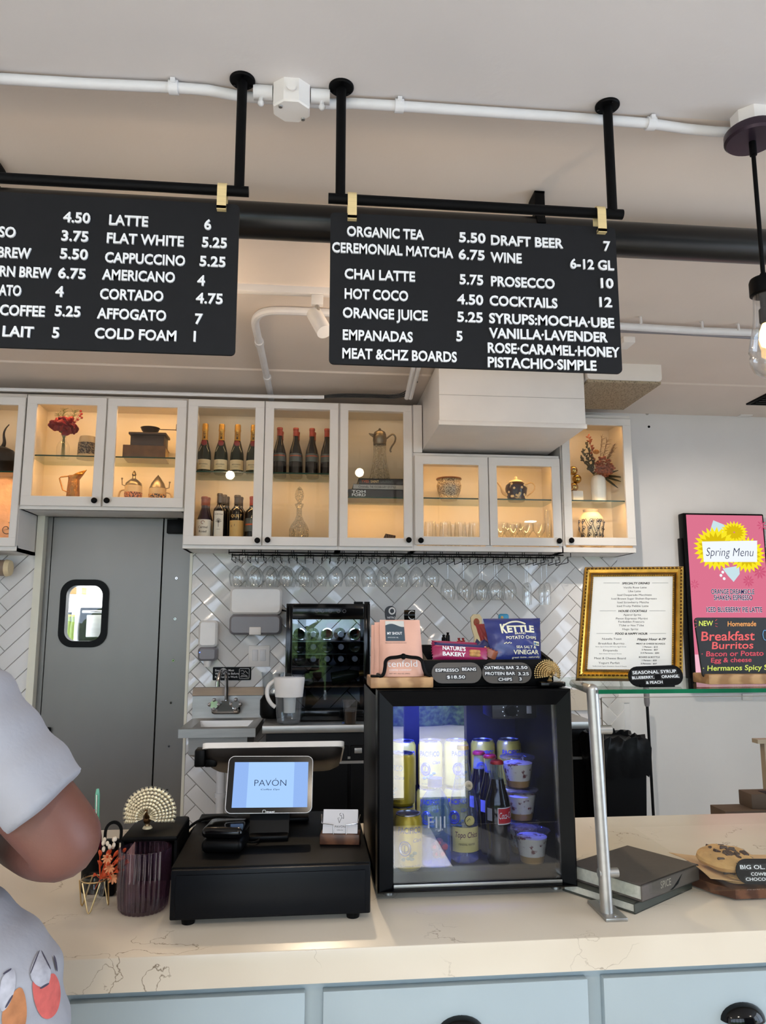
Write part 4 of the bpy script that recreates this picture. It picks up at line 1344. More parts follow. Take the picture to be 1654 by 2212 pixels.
# brass pitcher
M_COPPER = mat('hammered_copper', S(150, 106, 52), .32, .8, vary=.35, scale=34, bump=.7, bscale=50)
t = thing('brass_pitcher', 'hammered brass pitcher with angular handle under the flower vase', 'pitcher', (seat(160), YI, FLB))
x = seat(162)
b = MB()
hh = az(165, 1036, YI) - FLB
prof = [(17, 0), (16, 12), (13, 30), (11, hh / s)]
b.lathe([(r * s, h * s) for r, h in prof], (x, YI, FLB), M_COPPER, 28); b.build('body', t)
b = MB()
b.rings([[(x + cos(a) * 11 * s, YI + sin(a) * 11 * s, FLB + hh) for a in [i * pi / 10 for i in range(20)]],
         [(x + (cos(a) * 12 + (4 + 3 * cos(a)) * (cos(a) > 0)) * s, YI + sin(a) * 11 * s, FLB + hh + (7 + 5 * max(0, cos(a))) * s) for a in [i * pi / 10 for i in range(20)]],
         [(x + (cos(a) * 11 + (14 * max(0, cos(a)) ** 2)) * s, YI + sin(a) * 9 * s * (1 - .5 * max(0, cos(a))), FLB + hh + (8 + 13 * max(0, cos(a))) * s) for a in [i * pi / 10 for i in range(20)]]], M_COPPER, cap1=False); b.build('spout', t)
b = MB(); b.tube([(x - 10 * s, YI, FLB + hh + 7 * s), (x - 26 * s, YI, FLB + hh + 5 * s), (x - 29 * s, YI, FLB + hh + 2 * s), (x - 21 * s, YI, FLB + hh - 22 * s), (x - 13 * s, YI, FLB + hh - 26 * s)], .0042, M_COPPER, 8); b.build('handle', t)
# coffee grinder on two old books
def book(name, label, x0, x1, y0, y1, z0, z1, cover, pages, grp=None, spine=None, yaw=0.0, tcol=None, th=.45, sy=None):
    c = Vector(((x0 + x1) / 2, (y0 + y1) / 2, z0))
    xf = Matrix.Translation(c) @ Matrix.Rotation(yaw, 4, 'Z') @ Matrix.Translation(-c)
    t = thing(name, label, 'book', c, grp)
    k = min(.003, (z1 - z0) * .14)
    b = MB(xf); b.box(x0, x1, y0, y1, z0, z0 + k, cover, .0006, 1); b.box(x0, x1, y0, y1, z1 - k, z1, cover, .0006, 1); b.box(x0, x1, y0, y0 + k, z0, z1, cover, .0006, 1); b.build('cover', t)
    b = MB(xf); b.box(x0 + .003, x1 - .003, y0 + k, y1 - .004, z0 + k, z1 - k, pages); b.build('pages', t)
    if spine:
        b = MB(xf)
        for sx, s_, w, m_ in spine:
            b.text(s_, FRONT(y0), x0 + (x1 - x0) * sx, z0 + (z1 - z0) * (.5 - th / 2), (z1 - z0) * th, (x1 - x0) * w if w else None, 'l', 0, m_, .012)
        b.build('spine_lettering', t)
    return t
M_OLDBOOK = mat('old_brown_leather', S(112, 76, 48), .6, vary=.25, scale=30)
M_PAGES = mat('aged_pages', S(196, 172, 132), .8, vary=.08)
zq = az(310, 969, YI)
book('old_book', 'worn brown leather book under the coffee grinder', seat(270), seat(360), CF + .045, CF + .22, zB, zB + (zq - zB) * 1.0, M_OLDBOOK, M_PAGES, yaw=.06)
t = thing('coffee_grinder', 'antique dark wooden coffee grinder with crank on a brown book', 'coffee grinder', (seat(321), YI, zq + .001))
M_DARKW = mat('dark_stained_wood', S(50, 34, 26), .45, vary=.2)
M_IRON = mat('dark_iron', S(52, 42, 34), .4, .6, vary=.2)
x = seat(321); z0 = zq + .001; z1 = az(321, 944, YI)
b = MB(); b.box(x - 35 * s, x + 33 * s, YI - .055, YI + .07, z0, z1, M_DARKW, .003); b.build('wooden_box', t)
b = MB(); b.box(x - 39 * s, x + 37 * s, YI - .062, YI + .077, z1, z1 + 5 * s, M_DARKW, .003)
b.build('lid_board', t)
b = MB(); b.lathe([(10 * s, 0), (17 * s, 8 * s), (19 * s, 13 * s), (20 * s, 14 * s), (12 * s, 16 * s), (2 * s, 17 * s)], (x, YI, z1 + 5 * s), M_IRON, 26); b.build('hopper', t)
b = MB(); b.tube([(x, YI, z1 + 20 * s), (x + 20 * s, YI - .01, z1 + 16 * s), (x + 42 * s, YI - .02, z1 + 15 * s), (x + 58 * s, YI - .03, z1 + 14 * s)], .003, M_IRON, 8); b.build('crank', t)
b = MB(); b.cyl((x + 57 * s, YI - .03, z1 + 12 * s), (x + 57 * s, YI - .03, z1 + 26 * s), .007, .006, M_DARKW, 14); b.build('crank_knob', t)
# two lidded beer steins
M_STEINB = pattern('painted_stein_red', 'voronoi', S(46, 22, 18), S(206, 132, 86), .35, 130, lo=.4, hi=.62)
M_STEINW = mat('ivory_stein_glaze', S(196, 172, 134), .35, vary=.12, scale=30)
M_PEWTER = mat('pewter', S(122, 112, 98), .35, .85, vary=.15)
def stein(px, ytop, label, painted, side, hk):
    x = seat(px); z = FLB; H = (az(px, ytop, YI) - z)
    t = thing('beer_stein', label, 'beer stein', (x, YI, z), 'lidded steins over the grey door')
    b = MB(); b.lathe([(19 * s, 0), (19.5 * s, .07 * H), (17.5 * s, .1 * H), (18 * s, .45 * H)], (x, YI, z), painted, 28); b.build('painted_body', t)
    b = MB(); b.lathe([(18.2 * s, .44 * H), (17.5 * s, .52 * H), (17.5 * s, .6 * H), (16 * s, .62 * H)], (x, YI, z), M_STEINW, 28); b.build('neck', t)
    b = MB()
    if hk:
        b.lathe([(17 * s, .62 * H), (16 * s, .68 * H), (9 * s, .76 * H), (4 * s, .8 * H), (3 * s, .86 * H), (4.5 * s, .9 * H), (3 * s, .96 * H), (1 * s, H)], (x, YI, z), M_PEWTER, 24)
    else:
        b.lathe([(17 * s, .62 * H), (13 * s, .76 * H), (5 * s, .92 * H), (1.5 * s, .97 * H), (.5 * s, H)], (x, YI, z), M_PEWTER, 24)
    b.build('pewter_lid', t)
    b = MB(); b.tube([(x + side * 16 * s, YI, z + .52 * H), (x + side * 27 * s, YI, z + .5 * H), (x + side * 30 * s, YI, z + .32 * H), (x + side * 25 * s, YI, z + .16 * H), (x + side * 17 * s, YI, z + .12 * H)], .0055, M_STEINW, 8, smooth=2); b.build('handle', t)
    b = MB(); b.tube([(x + side * 17 * s, YI, z + .62 * H), (x + side * 23 * s, YI, z + .64 * H), (x + side * 24 * s, YI, z + .78 * H)], .003, M_PEWTER, 8); b.ball((x + side * 24 * s, YI, z + .8 * H), .006, M_PEWTER, 8); b.build('thumb_lift', t)
stein(291, 1017, 'taller lidded stein with red painted body and figure finial', M_STEINB, -1, True)
stein(343, 1026, 'shorter lidded stein with pointed pewter lid, right of the pair', pattern('painted_stein_dark', 'voronoi', S(26, 20, 18), S(214, 160, 92), .35, 120, lo=.5, hi=.66), 1, False)
# dark pitcher in the far-left cabinet
x = seat(-4); z = shA + .0005
M_DKPITCH = mat('blackened_metal', S(34, 28, 26), .4, .4, vary=.3, scale=30)
t = thing('dark_pitcher', 'blackened metal pot with curved spout at the left edge', 'pot', (x, YI, z))
b = MB(); b.lathe([(36 * s, 0), (36 * s, 20 * s), (34 * s, 24 * s), (34 * s, 38 * s), (28 * s, 50 * s), (16 * s, 56 * s), (6 * s, 58 * s)], (x, YI, z), M_DKPITCH, 32); b.build('body', t)
b = MB(); b.tube([(x + 6 * s, YI, z + 56 * s), (x + 10 * s, YI, z + 66 * s), (x + 6 * s, YI, z + 84 * s), (x + 9 * s, YI, z + 96 * s), (x + 16 * s, YI, z + 105 * s)], [.013, .009, .006, .005, .003], M_DKPITCH, 10, smooth=2); b.build('spout', t)
M_RELIEF = mat('pink_relief_plaster', S(222, 176, 140), .5, vary=.12, scale=18, bump=.9, bscale=24)
xr = seat(-40, YI); zr = zc_(1189, 20) + .0195
t = thing('relief_plate', 'peach embossed plate with dark spiral in the far-left cabinet', 'plate', (xr, YW - .06, zr))
b = MB(); b.rings([[(xr + cos(a) * r * s, YW - .05 - h, zr + 84 * s + sin(a) * r * s) for a in [i * 2 * pi / 48 for i in range(48)]] for r, h in ((82, 0), (84, .01), (78, .016), (70, .006), (20, .012))], M_RELIEF); b.build('plate', t)
b = MB(); q = at(14, 1143, YW - .068)
b.tube([q + Vector((cos(a) * (3 + a * 1.5) * s, 0, sin(a) * (3 + a * 1.5) * s)) for a in [i * .4 for i in range(20)]], .0022, M_DKPITCH, 6); b.build('spiral', t)
# decanter on a black book
zf = FLT
zbk = az(650, 1151, CF + .06)
book('hardback_book', 'thin black book lying under the glass decanter', ax(607, 1155, CF + .05), ax(690, 1155, CF + .05), CF + .05, CF + .22, zf, zf + .02, M_BLACKPL, M_PAGES, spine=[(.16, 'Hudson Valley and Gardens', .5, M_LETTER)])
t = thing('decanter', 'cut glass decanter with teardrop stopper on a black book', 'decanter', (seat(648), YI, zf + .0205))
x = seat(648); z = zf + .0205; H = az(648, 1051, YI) - z
b = MB(); b.lathe([(16 * s, 0), (18 * s, .03 * H), (20 * s, .16 * H), (20 * s, .26 * H), (16 * s, .34 * H), (9 * s, .42 * H), (6 * s, .5 * H), (5.5 * s, .62 * H), (9 * s, .68 * H), (9 * s, .7 * H), (5 * s, .7 * H)], (x, YI, z), G_CRYSTAL, 32, flute=16, fdepth=.07); b.build('cut_glass_body', t)
b = MB(); b.lathe([(4.5 * s, .7 * H), (4.5 * s, .735 * H), (9 * s, .8 * H), (9.5 * s, .87 * H), (6 * s, .95 * H), (1 * s, H)], (x, YI, z), G_CRYSTAL, 24, flute=10, fdepth=.08); b.build('stopper', t)
# books and claret jug
z = shC3 + .0005
zy = [z, az(810, 1058, CF + .05), az(810, 1047, CF + .05), az(810, 1034, CF + .05)]
x0, x1 = ax(752, 1060, CF + .04), ax(874, 1060, CF + .04)
M_WBOOK = mat('pale_grey_book', S(176, 172, 168), .5); M_BBOOK = mat('black_book', S(24, 22, 24), .4); M_NBOOK = mat('charcoal_book', S(36, 34, 40), .4)
def two_line(t_, x, zA, hh, lines):
    b = MB()
    for k, l in enumerate(lines):
        b.text(l, FRONT(CF + .04), x, zA + hh * (.52 - k * .42), hh * .34, hh * 1.75, 'l', 0, M_LETTER, .02)
    b.build('spine_lettering', t_)
tb = book('art_book', 'thick black book lowest of the three under the claret jug', x0, x1, CF + .04, CF + .25, z, zy[1], M_BBOOK, M_PAGES, 'books under the claret jug')
two_line(tb, x0 + .022, z, zy[1] - z, ('TOM', 'FORD'))
book('art_book', 'pale grey book in the middle of the stack under the jug', x0 + .03, x1, CF + .04, CF + .24, zy[1] + .0003, zy[2], M_WBOOK, M_PAPER, 'books under the claret jug', spine=[(.1, 'CHANEL', .2, M_INK), (.32, 'THE VOCABULARY OF STYLE', .5, M_INK)], th=.4)
book('art_book', 'charcoal book on top of the stack under the claret jug', x0 + .062, x1, CF + .045, CF + .25, zy[2] + .0003, zy[3], M_NBOOK, M_PAGES, 'books under the claret jug', spine=[(.06, 'YVES', .16, M_ORANGE), (.26, 'SAINT', .18, M_TANL), (.48, 'LAURENT', .26, M_SILVERL)], th=.42)
x = seat(820); zj = zy[3] + .0008; H = az(820, 925, YI) - zj
t = thing('claret_jug', 'cut glass claret jug with pewter lid and scrolled handle on books', 'jug', (x, YI, zj))
b = MB(); b.lathe([(21 * s, 0), (22 * s, .03 * H), (19 * s, .14 * H), (15 * s, .34 * H), (13 * s, .5 * H), (13.5 * s, .69 * H)], (x, YI, zj), G_CRYSTAL, 40, flute=22, fdepth=.09); b.build('cut_glass_body', t)
b = MB(); b.lathe([(14 * s, .68 * H), (14 * s, .74 * H), (15 * s, .76 * H), (14.5 * s, .84 * H), (13 * s, .87 * H)], (x, YI, zj), M_PEWTER, 28)
b.rings([[(x - 10 * s, YI - .012, zj + .8 * H), (x - 10 * s, YI + .012, zj + .8 * H), (x - 11 * s, YI + .01, zj + .88 * H), (x - 11 * s, YI - .01, zj + .88 * H)], [(x - 22 * s, YI - .004, zj + .87 * H), (x - 22 * s, YI + .004, zj + .87 * H), (x - 24 * s, YI + .004, zj + .9 * H), (x - 24 * s, YI - .004, zj + .9 * H)]], M_PEWTER); b.build('pewter_collar', t)
b = MB(); b.lathe([(14 * s, .87 * H), (12 * s, .92 * H), (6 * s, .955 * H), (2 * s, .965 * H), (3 * s, .98 * H), (1 * s, H)], (x, YI, zj), M_PEWTER, 24); b.build('domed_lid', t)
b = MB(); b.tube([(x + 14 * s, YI, zj + .8 * H), (x + 22 * s, YI, zj + .86 * H), (x + 29 * s, YI, zj + .9 * H), (x + 35 * s, YI, zj + .84 * H), (x + 33 * s, YI, zj + .74 * H), (x + 26 * s, YI, zj + .66 * H), (x + 22 * s, YI, zj + .58 * H), (x + 25 * s, YI, zj + .55 * H)], .0052, M_PEWTER, 8, smooth=2); b.build('scrolled_handle', t)
# dark curved horn piece
x = ax(838, 1150, YI); zf2 = FLT
t = thing('curved_tray', 'dark patterned curved tray leaning below the claret jug', 'tray', (x, YI, zf2))
b = MB()
def fh(u, v, o=0):
    q = Vector((x + (-24 + 40 * u) * s + (5 * v) * s, YI + .05 + .03 * v - .02 * sin(pi * u), zf2 + (2 + 30 * v * (.75 + .25 * u) - 8 * sin(pi * v) * (1 - u)) * s))
    return q + Vector((0, o, 0))
b.surf(lambda u, v: Vector((x + (-20 + 34 * u + (4 + 12 * (1 - u)) * v) * s, YI + .04, zf2 + (1 + 34 * v - 4 * u * v) * s)), 6, 8, pattern('dark_pattern', 'wave', S(32, 24, 20), S(76, 60, 46), .35, 22, dist=6), back=lambda u, v: Vector((x + (-20 + 34 * u + (4 + 12 * (1 - u)) * v) * s, YI + .052, zf2 + (1 + 34 * v - 4 * u * v) * s))); b.build('tray_body', t)
# painted bowl
zD = shD + .0005
M_BOWL = pattern('painted_bowl', 'voronoi', S(96, 70, 48), S(206, 186, 156), .3, 130, lo=.3, hi=.6)
t, x = lathe_thing('painted_bowl', 'rounded painted bowl with brown flowers under the boxed duct', 'bowl', 969, YI, zD, [(17, 0), (18, 2), (25, 18), (27, 28), (24, 37), (26, 39)], M_BOWL, vs=vsc(969, 1034, zD, 42))
vb = vsc(969, 1034, zD, 42)
b = MB(); b.lathe([(26 * s, 39 * vb), (27.5 * s, 40 * vb), (27.5 * s, 42 * vb), (24 * s, 42 * vb), (22 * s, 36 * vb)], (x, YI, zD), mat('bowl_rim', S(116, 72, 44), .35, vary=.2, scale=60), 28, cap0=False, cap1=False); b.build('rim', t)
# teapot
M_TEAPOT = mat('plum_teapot_glaze', S(44, 28, 34), .18, vary=.2)
x = seat(1113)
t = thing('teapot', 'dark plum teapot with white blossom pattern on the glass shelf', 'teapot', (x, YI, zD))
b = MB(); b.lathe([(17 * s, 0), (18 * s, 2 * s), (22 * s, 16 * s), (24 * s, 28 * s), (22 * s, 36 * s), (15 * s, 42 * s)], (x, YI, zD), M_TEAPOT, 32); b.build('body', t)
b = MB(); b.lathe([(15 * s, 42 * s), (14 * s, 45 * s), (6 * s, 48 * s), (2.5 * s, 49 * s), (3.5 * s, 52 * s), (2.5 * s, 55 * s), (.4 * s, 56 * s)], (x, YI, zD), M_CREAM, 26); b.build('lid', t)
b = MB()
random.seed(4)
for k in range(16):
    a = random.uniform(-1.2, 1.2); hz = random.uniform(6, 38) * s
    R_ = (18 + 6 * min(1, hz / (26 * s))) * s + .0006
    for q in range(5):
        e = 2 * pi * q / 5
        cc = Vector((x + sin(a) * R_, YI - cos(a) * R_, zD + hz)) + Vector((cos(a) * cos(e) * 1.7 * s, sin(a) * cos(e) * 1.7 * s, sin(e) * 1.7 * s))
        b.ball(cc, 1.2 * s, M_CREAM, 6)
b.build('blossoms', t)
b = MB(); b.tube([(x - 20 * s, YI, zD + 14 * s), (x - 30 * s, YI, zD + 18 * s), (x - 34 * s, YI, zD + 32 * s), (x - 42 * s, YI, zD + 42 * s)], [.014, .01, .006, .005], M_STEINW, 10, smooth=2); b.build('spout', t)
b = MB(); b.tube([(x + 22 * s, YI, zD + 38 * s), (x + 34 * s, YI, zD + 44 * s), (x + 43 * s, YI, zD + 36 * s), (x + 40 * s, YI, zD + 24 * s), (x + 24 * s, YI, zD + 12 * s)], .004, M_STEINW, 8, smooth=2); b.build('handle', t)
# stemless tumblers and cocktail coupes
def glass_piece(name, label, x, Y, z, prof, grp, part='glass_bowl'):
    t = thing(name, label, 'glass', (x, Y, z), grp)
    b = MB(); b.lathe(prof + [(max(.0005, r - .0016), zz + (.002 if i == 0 else 0)) for i, (r, zz) in reversed(list(enumerate(prof)))], (x, Y, z), G_CUP, 22, cap0=True, cap1=True); b.build(part, t)
    return t
vt = vsc(975, 1128, FLT, 29)
tum = [(11 * s, 0), (13 * s, 3 * vt), (13.5 * s, 14 * vt), (11.5 * s, 29 * vt)]
g0 = glass_piece('tumbler', 'first stemless tumbler from the left below the painted bowl', ax(929, 1140, YI), YI, FLT, tum, 'tumblers below the bowl')
for i, (px, dy) in enumerate(((962, 0), (994, 0), (1024, 0), (945, .08), (978, .08), (1010, .08))):
    lab = ORD[i + 1] + ' stemless tumbler from the left in the front row below the bowl' if i < 3 else ORD[i - 3] + ' stemless tumbler in the back row below the bowl'
    dup(g0, (ax(px, 1140, YI + dy), YI + dy, FLT), lab)
coup = [(11 * s, 0), (2 * s, 1.2 * s), (1.2 * s, 3 * s), (1.2 * s, 13 * vt), (4 * s, 15 * vt), (13 * s, 21 * vt), (14.5 * s, 29 * vt)]
g1 = glass_piece('coupe_glass', 'first coupe glass from the left below the plum teapot', ax(1082, 1140, YI), YI, FLT, coup, 'coupe glasses below the teapot')
for i, (px, dy) in enumerate(((1110, 0), (1138, 0), (1164, 0), (1098, .085), (1126, .085))):
    lab = ORD[i + 1] + ' coupe glass from the left in the row below the teapot' if i < 3 else ORD[i - 3] + ' coupe glass in the rear row below the teapot'
    dup(g1, (ax(px, 1140, YI + dy), YI + dy, FLT), lab)
glass_piece('flute_glass', 'tall flute glass at the right end below the teapot', ax(1184, 1140, YI), YI, FLT, [(9 * s, 0), (1.5 * s, 1.5 * s), (1.2 * s, 12 * s), (6 * s, 20 * vt), (8 * s, 34 * vt), (7.5 * s, 43 * vt)], 'coupe glasses below the teapot')
# right-end cabinet: gold balls, dried flowers, blue and white jar
zE = shE + .0005
xg = ax(1241, 1040, YI)
M_GOLDBALL = mat('polished_gold', S(196, 158, 92), .16, 1.0, vary=.04)
b = MB(); b.box(xg - 10 * s, xg + 13 * s, YI - .04, YI + .04, zE, zE + 24 * s, M_CAB, .003); tag(b.build('white_block', loc=(xg, YI, zE)), 'white block under the gold ball sculpture', 'block')
t = thing('ball_sculpture', 'stack of gold balls on a white block beside dried flowers', 'sculpture', (xg, YI, zE + 24 * s))
for dx, dz in ((-3, 9.5), (5, 28), (-3, 47)):
    b = MB(); b.ball((xg + dx * s, YI, zE + (24.5 + dz) * s), 10.2 * s, M_GOLDBALL, 24); b.build('gold_ball', t)
xv = ax(1292, 1040, YI)
t = thing('dried_bouquet', 'ribbed white vase with a russet dried flower bouquet', 'vase', (xv, YI, zE))
b = MB(); b.lathe([(13 * s, 0), (15 * s, 2 * s), (16 * s, 26 * s), (16.5 * s, 46 * s), (14 * s, 57 * s), (10 * s, 61 * s)], (xv, YI, zE), M_WHITEPL, 40, flute=28, fdepth=.03); b.build('ribbed_vase', t)
M_RUSSET = mat('russet_petals', S(152, 84, 60), .8, vary=.3, scale=60); M_OLIVE = mat('olive_leaves', S(72, 66, 44), .8, vary=.3); M_PAMPAS = mat('brown_pampas', S(108, 82, 60), .9, vary=.2); M_OCHRE = mat('ochre_petals', S(190, 128, 60), .8, vary=.2)
random.seed(21)
fb = Vector((xv, YI - .01, zE + 60 * s))
for (dx, dz, R_) in ((8, 26, 17), (22, 16, 12), (2, 12, 13), (14, 8, 11)):
    b = MB(); cc = fb + Vector((dx * s, -.02, dz * s))
    for i in range(46):
        d = Vector((random.gauss(0, 1), random.gauss(-.5, 1), random.gauss(0, 1))).normalized()
        b.ball(cc + d * R_ * s * random.uniform(.6, 1), random.uniform(2.4, 4.4) * s, M_RUSSET, 6, (1, 1, .7))
    b.build('hydrangea_head', t)
for (dx0, dx1, dz1, m_) in ((-4, -28, 74, M_OLIVE), (-6, -36, 56, M_OLIVE), (-2, -22, 92, M_RUSSET), (-8, -40, 40, M_OLIVE), (-10, -26, 18, M_OLIVE)):
    b = MB(); p0 = fb + Vector((dx0 * s, 0, 0)); p1 = fb + Vector((dx1 * s, -.01, dz1 * s)); b.tube([p0, p1], .0014, m_, 5)
    for i in range(22):
        p = p0 + (p1 - p0) * (.25 + .75 * i / 22)
        petal(b, p, Vector((random.uniform(-1, 1), random.uniform(-.6, .2), random.uniform(.0, 1))), random.uniform(5, 9) * s, 1.9 * s, m_, .1)
    b.build('leaf_sprig', t)
for (dx1, dz1) in ((26, 84), (38, 62), (14, 92), (42, 74)):
    b = MB(); p0 = fb.copy(); p1 = fb + Vector((dx1 * s, .02, dz1 * s)); b.tube([p0, p1], .0012, M_PAMPAS, 5)
    for i in range(60):
        p = p0 + (p1 - p0) * (.5 + .5 * i / 60); b.tube([p, p + Vector((random.uniform(-.2, 1), random.uniform(-.4, .4), random.uniform(-.1, .8))) * 12 * s], [.0009, .0004], M_PAMPAS, 4)
    b.build('pampas_plume', t)
for (dx1, dz1) in ((44, -14), (36, -28), (50, -4), (40, 12)):
    b = MB(); petal(b, fb + Vector((6 * s, -.01, 0)), Vector((dx1, -2, dz1)), sqrt(dx1 ** 2 + dz1 ** 2) * s, 2.6 * s, M_OLIVE, -.12); b.build('long_leaf', t)
b = MB()
for i in range(14):
    petal(b, fb + Vector((-8 * s, -.02, 48 * s)), Vector((random.uniform(-.6, .9), -.3, random.uniform(.2, 1))), 10 * s, 2.6 * s, M_OCHRE, .1)
b.build('ochre_flower', t)
xj = ax(1276, 1130, YI)
M_JAR = mat('white_porcelain', S(224, 206, 172), .25, vary=.04)
t = thing('porcelain_jar', 'white porcelain jar with dark blue scrolling vines, lower right cabinet', 'jar', (xj, YI, FLT))
JP = [(18, 0), (19, 4), (24, 22), (27.5, 40), (26, 49), (18, 56)]
vj = vsc(1276, 1101, FLT, 61.5)
b = MB(); b.lathe([(r * s, h * vj) for r, h in JP], (xj, YI, FLT), M_JAR, 36); b.build('jar_body', t)
b = MB(); b.lathe([(18 * s, 56 * vj), (16 * s, 58 * vj), (16.5 * s, 61 * vj), (15 * s, 61.5 * vj), (12 * s, 58 * vj)], (xj, YI, FLT), M_STONE, 30); b.build('neck', t)
def jr(h):
    for (r0, h0), (r1, h1) in zip(JP, JP[1:]):
        if h0 <= h <= h1: return (r0 + (r1 - r0) * (h - h0) / (h1 - h0)) * s
    return JP[-1][0] * s
def onjar(a, h, o=.0006):
    R_ = jr(h) + o; return Vector((xj + sin(a) * R_, YI - cos(a) * R_, FLT + h * vj))
M_VINE = mat('cobalt_vine', S(52, 50, 56), .3)
b = MB()
for k in range(6):
    a0 = -1.4 + k * .5
    for sg in (-1, 1):
        b.tube([onjar(a0 + sg * (.12 + .26 * q) * cos(q * 4 + k), 8 + 38 * q) for q in [i / 14 for i in range(15)]], .0016, M_VINE, 5)
    for h in (12, 22, 32, 42):
        a1 = a0 + random.uniform(-.22, .22)
        b.tube([onjar(a1 + .16 * cos(e), h + 3.6 * sin(e)) for e in [i * .5 for i in range(10)]], .0017, M_VINE, 5)
        b.ball(onjar(a1, h, .0002), 2.4 * s, M_VINE, 8, (1, .5, 1))
b.build('painted_vines', t)

# ------------------------------------------------------------------ hanging glass rack and stemware
ZR = zb_tall - .002
RYF, RYB = YC + .05, YC + .27
t = thing('glass_rack', 'black wire stemware rack under the wall cabinets', 'glass rack', (X_(495, 1190), RYF, ZR))
slots = [502, 536, 572, 607, 643, 681, 700, 716, 751, 785, 820, 854, 889, 924, 954, 990, 1024, 1058, 1094, 1130, 1165, 1201, 1232]
zr0 = az(700, 1203, RYF) ; zr1 = az(700, 1211, RYF)
xs_ = [ax(p, 1195, RYF) for p in (492, 526, 561, 597, 632, 668, 705, 741, 777, 812, 847, 883, 918, 953, 988, 1023, 1057, 1093, 1130, 1166, 1200, 1234)]
b = MB()
for k in range(len(xs_) - 1):
    xa, xb = xs_[k] + .006, xs_[k + 1] - .006
    for (q, sg) in ((xa, 1), (xb, -1)):
        for Yr in (RYF, RYB):
            b.tube([(q, Yr, ZR), (q, Yr, zr0 + .012), (q + sg * .018, Yr, zr0 + .012), (q + sg * .018, Yr, zr1 + .0)], .0024, M_BLACK, 6)
        b.tube([(q + sg * .018, RYF, zr1), (q + sg * .018, RYB, zr1)], .0022, M_BLACK, 6)
b.build('hanger_wires', t)
b = MB(); b.cyl((xs_[0], RYF + .03, ZR - .012), (xs_[-1] - .04, RYF + .03, ZR - .012), .004, None, M_BLACK, 8); b.cyl((xs_[0], RYB - .02, ZR - .012), (xs_[-1] - .04, RYB - .02, ZR - .012), .004, None, M_BLACK, 8); b.build('support_rail', t)
def hang(name, label, px, Y, prof_px, grp):
    """prof measured downwards from the foot, in photo pixels at that depth"""
    sc = mpp(Y, 827, 1230)
    x = ax(px, 1230, Y); z = zr1 + .0045
    t = thing(name, label, 'glass', (x, Y, z), grp)
    pr = [(r * sc, -h * sc) for r, h in prof_px]
    fo = [p for p in pr if p[1] > -6 * sc]
    b = MB(); b.lathe([(14 * sc, .002), (14.4 * sc, 0), (4 * sc, -2.4 * sc), (1.6 * sc, -4 * sc), (1.3 * sc, pr[0][1])], (x, Y, z), G_CUP, 22); b.build('foot_and_stem', t)
    b = MB(); b.lathe(pr + [(max(.0004, r - .0013), zz) for r, zz in reversed(pr)], (x, Y, z), G_CUP, 26, cap0=True, cap1=True); b.build('glass_bowl', t)
    return t
YH = RYF + .055
snif = [(1.5, 12), (6, 14), (13, 22), (16.5, 32), (16, 42), (12.5, 55)]
wine = [(1.3, 38), (4, 39), (12, 46), (16, 57), (16.5, 66), (13, 82)]
flut = [(1.3, 44), (5, 46), (8, 52), (8.5, 66), (8, 92)]
h0 = None
pxs = [512, 547, 582, 617, 653, 692, 725, 760, 796, 829, 866, 899, 932]
for i, px in enumerate(pxs):
    lab = ORD[i] + ' short round brandy glass from the left hanging in the rack'
    if h0 is None: h0 = hang('brandy_glass', lab, px, YH, snif, 'hanging brandy glasses')
    else: dup(h0, (ax(px, 1230, YH), YH, zr1 + .0045), lab)
for i, px in enumerate((516, 551, 586, 621, 657)):
    dup(h0, (ax(px + 3, 1230, YH + .1), YH + .1, zr1 + .0045), 'brandy glass hanging in the rack behind the %s one from the left' % ORD[i])
w0 = None
for i, (px, dy) in enumerate(((967, 0), (1001, 0), (1036, 0), (1068, 0), (1098, 0), (1041, .1), (1073, .1))):
    lab = (ORD[i] + ' long-stemmed wine glass from the left hanging in the rack') if i < 5 else 'long-stemmed wine glass hanging behind the %s one' % ORD[i - 3]
    if w0 is None: w0 = hang('wine_glass', lab, px, YH, wine, 'hanging wine glasses')
    else: dup(w0, (ax(px, 1230, YH + dy), YH + dy, zr1 + .0045), lab)
f0 = None
for i, (px, dy) in enumerate(((1138, 0), (1180, 0), (1169, .09), (1134, .09))):
    lab = ('left', 'right', 'rear right', 'rear left')[i] + ' champagne flute hanging at the right end of the rack'
    if f0 is None: f0 = hang('champagne_flute', lab, px, YH, flut, 'hanging champagne flutes')
    else: dup(f0, (ax(px, 1230, YH + dy), YH + dy, zr1 + .0045), lab)
# ================================================================== BACK WALL EQUIPMENT
YT = YW - .012                    # face of the tile
def W_(px, py, d=0.0): return at(px, py, YT - d)
# paper towel dispenser
p0, p1 = W_(497, 1268, .11), W_(607, 1371, .11)
x0, x1, z1, z0 = p0.x, p1.x, p0.z, p1.z
t = thing('paper_towel_dispenser', 'white wall paper towel dispenser with smoky grey lower half', 'dispenser', (x0, YT, z0))
zm = z0 + (z1 - z0) * .42
b = MB()
def slab(x0, x1, z0, z1, y0, y1, r, m, b, top=True):
    o = rrect(x0, x1, z0, z1, r, 6)
    f = FRONT(y1)
    i = rrect(x0 + .012, x1 - .012, z0 + .012, z1 - .012, max(.004, r - .01), 6)
    b.rings([[f(u, v, 0) for u, v in o], [f(u, v, (y1 - y0) - .014) for u, v in o], [f(u, v, (y1 - y0)) for u, v in i]], m)
slab(x0, x1, zm + .001, z1, YT - .11, YT, .03, M_WHITEPL, b); b.build('upper_cover', t)
b = MB(); slab(x0, x1, z0, zm - .001, YT - .105, YT, .03, M_GREYPL, b); b.build('lower_cover', t)
b = MB(); xm = (x0 + x1) / 2; b.box(xm - .035, xm + .035, YT - .112, YT - .1, z0 - .001, z0 + .045, M_WHITEPL, .004); b.build('towel_slot', t)
